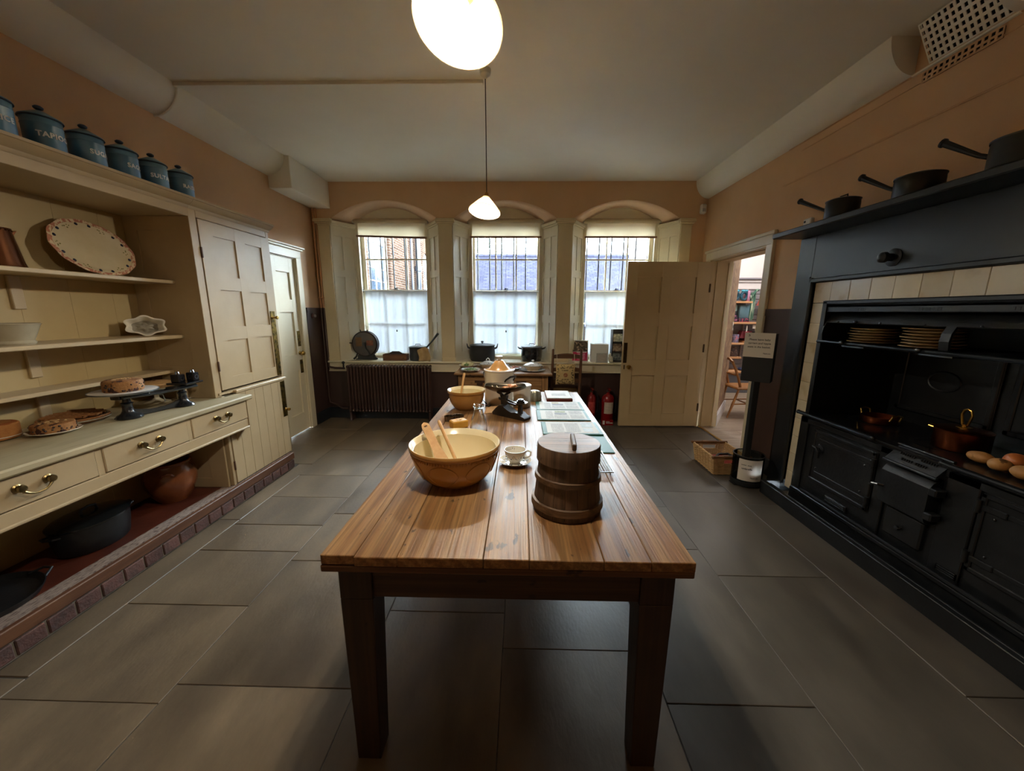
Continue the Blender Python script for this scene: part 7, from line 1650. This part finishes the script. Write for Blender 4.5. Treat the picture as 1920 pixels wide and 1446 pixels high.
b = B(); b.tube([(1.93, 3.225, .10), (1.97, 3.24, .13), (2.01, 3.25, .12)], [.018, .022, .014], 8)
tag(b.obj('orange_cloth', mat('orange_cloth', 'B4542A', rough=.8)), 'bit of orange fabric at the near end of the basket', 'cloth')
# ------------------------------------------------------------------ the shop beyond the doorway
SHW = mat('white_shop_paint', 'D2CFD0', 'D8D5D6', rough=.6, scale=2); SHF = mat('grey_wood_floor', '8A7A6A', '9E8E7C', rough=.4, scale=4, stretch=(.7, 6, 1), bump=.05, c3='6E6052', s3=5, lo3=.5, hi3=.8)
WPAP = mat('brown_damask_wallpaper', '9A7C5C', '7A5A44', rough=.7, scale=16, stretch=(1, 1, .55), lo=.46, hi=.54, c3='B49670', s3=24, lo3=.55, hi3=.6)
b = B(); b.box(2.3, 6.0, 3.2, 7.4, -.1, .002); fs = struct(b.obj('floor_shop', mat('floor_seam', '5E5244', rough=.8)))
yy = 3.24
k = 0
while yy < 7.2:
    x = 2.33 - .3 * (k % 3)
    while x < 5.9:
        x1 = x + .95; q = B(); q.box(max(x, 2.33) + .001, min(x1, 5.95) - .001, yy + .001, yy + .139, -.02, .006); q.obj('plank', SHF, fs); x = x1
    yy += .14; k += 1
b = B(); b.box(2.0, 6.1, 7.15, 7.3, 0, 3.0); b.box(5.95, 6.1, 3.1, 7.3, 0, 3.0); b.box(2.56, 6.1, 3.08, 3.2, 0, 3.0); struct(b.obj('wall_shop', SHW))
b = B(); b.box(2.56, 6.1, 3.1, 7.3, 2.95, 3.05); struct(b.obj('ceiling_shop', SHW))
p0, p1 = Vector((2.518, 4.70, 0)), Vector((3.10, 5.58, 0)); d = (p1 - p0).normalized(); nn = Vector((-d.y, d.x, 0))
def slab(b, o0, o1, z0, z1, u0=0, u1=1):
    a, c = p0 + (p1 - p0) * u0, p0 + (p1 - p0) * u1; q = [a + nn * o0, c + nn * o0, c + nn * o1, a + nn * o1]; b.hexa([(v.x, v.y, z0) for v in q], [(v.x, v.y, z1) for v in q])
b = B(); slab(b, 0, .10, 0, 2.95); b.box(2.5, 3.12, 5.56, 7.2, 0, 2.95) if False else b.hexa([(3.10, 5.58, 0), (3.02, 5.64, 0), (2.95, 7.2, 0), (3.05, 7.2, 0)], [(3.10, 5.58, 2.95), (3.02, 5.64, 2.95), (2.95, 7.2, 2.95), (3.05, 7.2, 2.95)])
struct(b.obj('wall_splay', WPAP))
b = B(); slab(b, -.018, .0, 0, .15); slab(b, -.012, .0, .15, .17); struct(b.obj('baseboard_splay', SHW))
sw = thing('light_switch', 'white light switch on the patterned wallpaper beyond the doorway', 'switch', (2.98, 5.39, 1.26))
M_ = Matrix.Translation(p0 + (p1 - p0) * .80 + Vector((0, 0, 1.24))) @ Matrix.Rotation(math.atan2(d.y, d.x), 4, 'Z')
b = B(); b.cbox(-.043, .043, -.012, 0, -.043, .075, .003); b.xf(M_); b.obj('plate', PLW, sw)
b = B(); b.cbox(-.012, .012, -.017, -.011, -.008, .03, .002); b.xf(M_); b.obj('rocker', mat('grey_rocker', '6A6A6E', rough=.4), sw)
sl = bpy.data.lights.new('shop_fill_light', 'AREA'); sl.shape = 'RECTANGLE'; sl.size = 1.6; sl.size_y = 1.6; sl.energy = SHOP; sl.color = (1, .93, .86)  # unseen area light added to brighten the shop, no fixture behind it
so = bpy.data.objects.new('shop_fill_light', sl); so.location = (4.0, 5.9, 2.90); COL.objects.link(so)
# cornice band above the shelves
b = B(); b.cbox(3.05, 5.9, 7.09, 7.15, 1.98, 2.03, .005); b.cbox(3.05, 5.9, 7.11, 7.15, 1.86, 1.98, .004); struct(b.obj('trim_24', SHW))
b = B(); b.cbox(3.05, 5.9, 7.06, 7.15, 2.03, 2.06, .004); struct(b.obj('trim_25', mat('grey_rail', '7E7C86', rough=.4)))
SHELFW = mat('pale_oak_shelf', 'C08E62', 'CC9E74', rough=.5, scale=4, stretch=(.6, 5, 5))
su = thing('shop_shelving', 'shop wall shelving of pale oak shelves on grey slats beyond the doorway', 'shelving', (4.2, 7.1, 0))
for k in range(16):
    z = .40 + .092 * k; b = B(); b.cbox(3.55, 5.2, 7.125, 7.15, z, z + .082, .003); b.obj('slat', mat('grey_slatwall', '8A878C', rough=.5), su)
for (x0, x1, z) in ((3.72, 4.10, 1.61), (3.68, 4.62, 1.245), (3.60, 4.05, .875), (4.05, 4.65, .905), (3.60, 4.02, .62), (3.55, 4.9, .375)):
    b = B(); b.cbox(x0, x1, 6.86 if z > .5 else 6.74, 7.125, z, z + .032, .003); b.obj('shelf', SHELFW, su)
b = B(); b.cbox(3.55, 4.9, 6.78, 7.12, .0, .37, .004); b.obj('base_cabinet', mat('grey_shop_base', '5E6066', rough=.5), su)
for x in (4.125, 4.68):
    b = B(); b.cbox(x - .008, x + .008, 7.09, 7.125, .6, 1.86, .002); b.obj('upright', mat('pale_upright', 'B8B0B0', rough=.4), su)
def good(nm, label, cat, m, fn, grp=None):
    b = B(); fn(b); o = b.obj(nm, m, ang=45); return tag(o, label, cat, grp)
TEAL = mat('dark_teal_knit', '0E3A4A', '12506A', rough=.6, scale=30); SKYB = mat('bright_blue_bow', '2E8AA8', '4AB0CC', rough=.4, scale=20)
for k, x in enumerate((3.85, 4.0)):
    g = thing('ear_warmers', ('dark teal loop with a bright blue bow at the left of the top shop shelf', 'dark teal loop with a bright blue bow at the right of the top shop shelf')[k], 'accessory', (x, 6.98, 1.642), 'teal loops on the top shop shelf')
    b = B(); b.tube([(x + .052 * math.cos(t * PI / 8), 6.98, 1.735 + .068 * math.sin(t * PI / 8)) for t in range(16)], .024, 8, closed=True); b.obj('loop', TEAL, g)
    b = B(); b.ball((x - .03, 6.97, 1.825), .028, 8, 6, (1.2, .6, .7)); b.ball((x + .03, 6.97, 1.825), .028, 8, 6, (1.2, .6, .7)); b.ball((x, 6.965, 1.825), .016, 8, 6); b.obj('bow', SKYB, g)
good('gift_card', 'lilac card standing at the right of the top shop shelf', 'card', mat('lilac_card', 'B07E9E', rough=.5), lambda b: b.cbox(4.05, 4.09, 6.95, 7.08, 1.642, 1.83, .003))
good('storage_box', 'blue grey box standing on the second shop shelf', 'box', mat('blue_grey_card', '5E8292', '6A90A0', rough=.5, scale=6), lambda b: b.cbox(3.93, 4.10, 6.93, 7.06, 1.345, 1.585, .006))
good('patterned_box', 'dark flowered box under the blue grey box', 'box', mat('dark_floral', '2E2A3A', '3A3448', rough=.5, scale=20, c3='B04A5E', s3=34, lo3=.55, hi3=.6), lambda b: b.cbox(3.92, 4.11, 6.91, 7.08, 1.285, 1.345, .004))
good('red_tray', 'thin red tray under the dark flowered box', 'tray', mat('red_tray', 'A83848', rough=.5), lambda b: b.cbox(3.91, 4.125, 6.90, 7.09, 1.2775, 1.2845, .002))
good('pale_jar', 'pale green jar at the left of the second shop shelf', 'jar', mat('pale_green_jar', 'A0BEB8', rough=.3), lambda b: b.lathe([(0, 0), (.034, 0), (.038, .01), (.038, .085), (.03, .10), (.03, .115), (0, .115)], (3.87, 6.99, 1.47), 18))
good('dark_tin', 'dark tin with a white band under the pale green jar', 'tin', mat('dark_tin_print', '1A1A22', '6E6A78', rough=.4, scale=20, lo=.55, hi=.6), lambda b: b.lathe([(0, 0), (.042, 0), (.042, .066), (.04, .068), (0, .068)], (3.87, 6.99, 1.402), 18))
good('gift_bag', 'dark purple patterned bag at the left of the second shop shelf', 'bag', mat('purple_pattern', '2A1A2E', '3A2238', rough=.5, scale=14, c3='A05A7E', s3=30, lo3=.55, hi3=.6), lambda b: b.hexa([(3.82, 6.93, 1.2775), (3.92, 6.93, 1.2775), (3.92, 7.06, 1.2775), (3.82, 7.06, 1.2775)], [(3.835, 6.95, 1.4), (3.905, 6.95, 1.4), (3.905, 7.03, 1.4), (3.835, 7.03, 1.4)]))
SC1 = mat('green_striped_scarf', '2E5648', '3E6A5A', rough=.8, scale=3, stretch=(22, 1, 1), c3='B8C4AC', s3=3, lo3=.52, hi3=.58)
def scarf(b):
    for q in range(4): b.tube([(4.16 + .016 * q, 7.02 - .01 * (q % 2), 1.80), (4.155 + .018 * q, 7.0, 1.60), (4.15 + .020 * q, 7.01, 1.40), (4.155 + .02 * q, 7.01, 1.28 + .015 * q)], [.016, .017, .017, .014], 8)
    b.tube([(4.13, 7.0, 1.70), (4.17, 6.98, 1.78), (4.22, 6.99, 1.84), (4.25, 7.0, 1.84)], .022, 8)
good('hanging_scarf', 'green striped scarf hanging from a hook in the shop', 'scarf', SC1, scarf)
good('coral_hat', 'coral cloth hat hanging beside the green scarf', 'hat', mat('coral_felt', 'B85A58', 'C66A66', rough=.8, scale=12), lambda b: b.lathe([(.02, .19), (.035, .18), (.075, .06), (.095, 0), (.092, 0), (.07, .06), (0, .15)], (4.345, 6.98, 1.57), 20))
good('coral_hat', 'second darker coral hat behind the first at the door edge', 'hat', mat('dark_coral', '9A4048', rough=.8), lambda b: b.lathe([(.015, .16), (.03, .15), (.06, .05), (.07, 0), (0, .12)], (4.46, 7.02, 1.60), 20))
for k, (x, z, w_, h_, c) in enumerate(((4.20, 1.165, .05, .062, 'E2DCD2'), (4.255, 1.125, .065, .075, 'D8C49A'), (4.075, 1.10, .02, .12, 'E4E2DE'))):
    good('price_tag', ('white price tag hanging under the second shop shelf', 'tan price tag hanging below the green scarf', 'narrow white tag above the maroon bag')[k], 'tag', mat('tag_paper_%d' % k, c, rough=.6), lambda b: b.box(x - w_ / 2, x + w_ / 2, 6.90, 6.902, z, z + h_), 'shop price tags')
for k, (x, c) in enumerate(((4.33, 'DAD8E0'), (4.42, 'E4E2EA'), (4.50, '4A6A86'), (4.36, '3A4038'))):
    good('packet', ('pale packet below the coral hat', 'white packet at the right end of the second shop shelf', 'blue packet at the door edge of the second shop shelf', 'dark packet hanging under the coral hat')[k], 'packet', mat('packet_%d' % k, c, rough=.4), lambda b: b.cbox(x - .035, x + .035, 6.95, 7.0, 1.2775 + (.12 if k == 3 else 0), 1.40 + (.13 if k == 3 else 0), .004))
MAR = mat('maroon_leather', '5E1C26', '6E2630', rough=.45, scale=8)
good('maroon_handbag', 'maroon handbag lying on the third shop shelf', 'bag', MAR, lambda b: b.hexa([(3.98, 6.92, .99), (4.22, 6.92, .99), (4.22, 7.08, .99), (3.98, 7.08, .99)], [(4.03, 6.95, 1.12), (4.20, 6.95, 1.12), (4.20, 7.05, 1.12), (4.03, 7.05, 1.12)]))
good('maroon_purse', 'maroon purse at the bottom of the third shop shelf', 'purse', mat('dark_maroon', '4A141E', rough=.45), lambda b: b.cbox(4.06, 4.32, 6.90, 7.08, .9375, .985, .012))
good('maroon_wallet', 'small reddish wallet hanging before the maroon handbag', 'wallet', mat('red_leather', '8A2A3A', rough=.45), lambda b: b.cbox(4.05, 4.12, 6.895, 6.91, 1.0, 1.11, .003))
good('black_handbag', 'black handbag beside the maroon one on the third shop shelf', 'bag', mat('black_leather', '14181A', rough=.4), lambda b: b.hexa([(4.225, 6.92, .9855), (4.40, 6.92, .9855), (4.40, 7.08, .9855), (4.225, 7.08, .9855)], [(4.24, 6.95, 1.10), (4.38, 6.95, 1.10), (4.38, 7.05, 1.10), (4.24, 7.05, 1.10)]))
good('patterned_tin', 'blue and pink patterned tin on the third shop shelf', 'tin', mat('argyle_tin', '3A3A56', '8A8AA8', rough=.4, scale=34, c3='B86A7A', s3=40, lo3=.55, hi3=.6), lambda b: b.lathe([(0, 0), (.055, 0), (.055, .145), (.052, .15), (0, .15)], (3.93, 6.97, .9075), 20))
good('boxed_gift', 'brown patterned box on the lower shop shelf', 'box', mat('brown_pattern', '3A2E30', '5A4A48', rough=.5, scale=20, c3='8A7468', s3=30, lo3=.55, hi3=.6), lambda b: b.cbox(3.86, 3.98, 6.93, 7.05, .6525, .83, .004))
UMB = mat('blue_floral_umbrella', '1E2A4E', '2A3A66', rough=.6, scale=20, c3='8A94B8', s3=30, lo3=.58, hi3=.62)
good('hanging_umbrella', 'dark blue flowered umbrella hanging in the shop', 'umbrella', UMB, lambda b: b.tube([(4.16, 6.95, .86), (4.17, 6.95, .76), (4.15, 6.95, .60), (4.17, 6.95, .42)], [.055, .045, .04, .055], 12))
good('folded_goods', 'folded dark blue cloth under the hanging umbrella', 'cloth', mat('navy_print', '202C48', '34406A', rough=.7, scale=20), lambda b: b.cbox(4.0, 4.27, 6.80, 6.93, .4075, .455, .02))
good('small_pots', 'small white pot at the left of the lowest shop shelf', 'pot', mat('cream_pot', 'C8B8A4', rough=.4), lambda b: b.lathe([(0, 0), (.04, 0), (.05, .05), (.045, .09), (0, .09)], (3.72, 6.85, .4075), 16))
# windsor chair just inside the shop
ELM = mat('honey_elm', '8A5A28', '9C6A34', rough=.4, scale=5, stretch=(5, 5, 1))
g = thing('windsor_chair', 'honey coloured wooden chair standing just inside the shop', 'chair', (3.15, 5.28, .006))
b = B(); b.cbox(2.98, 3.40, 5.10, 5.48, .40, .435, .014); b.obj('seat', ELM, g)
for s_, y in ((-1, 5.14), (1, 5.44)):
    b = B(); b.tube([(3.05, y, .42), (3.01, y, .55), (2.96, y + s_ * -.01, .68), (2.92, y - s_ * .03, .78)], [.018, .017, .017, .016], 8); b.obj('back_post', ELM, g)
    b = B(); b.tube([(3.03, y + .0, .40), (2.96, y - .02, .20), (2.885, y + s_ * .03 - .02, .0075)], [.014, .018, .012], 8); b.obj('leg', ELM, g)
    b = B(); b.tube([(3.34, y, .40), (3.39, y, .20), (3.43, y + s_ * .03, .0075)], [.014, .018, .012], 8); b.obj('leg', ELM, g)
    b = B(); b.rod((2.95, y, .19), (3.395, y, .20), .009); b.obj('stretcher', ELM, g)
b = B(); b.tube([(2.92, 5.17, .78), (2.905, 5.22, .815), (2.90, 5.29, .825), (2.905, 5.36, .815), (2.92, 5.41, .78)], .018, 8); b.obj('crest_rail', ELM, g)
b = B(); b.tube([(2.99, 5.14, .60), (2.975, 5.29, .60), (2.99, 5.44, .60)], .014, 8); b.obj('back_rail', ELM, g)
b = B(); b.rod((3.18, 5.14, .195), (3.18, 5.44, .195), .009); b.obj('stretcher', ELM, g)
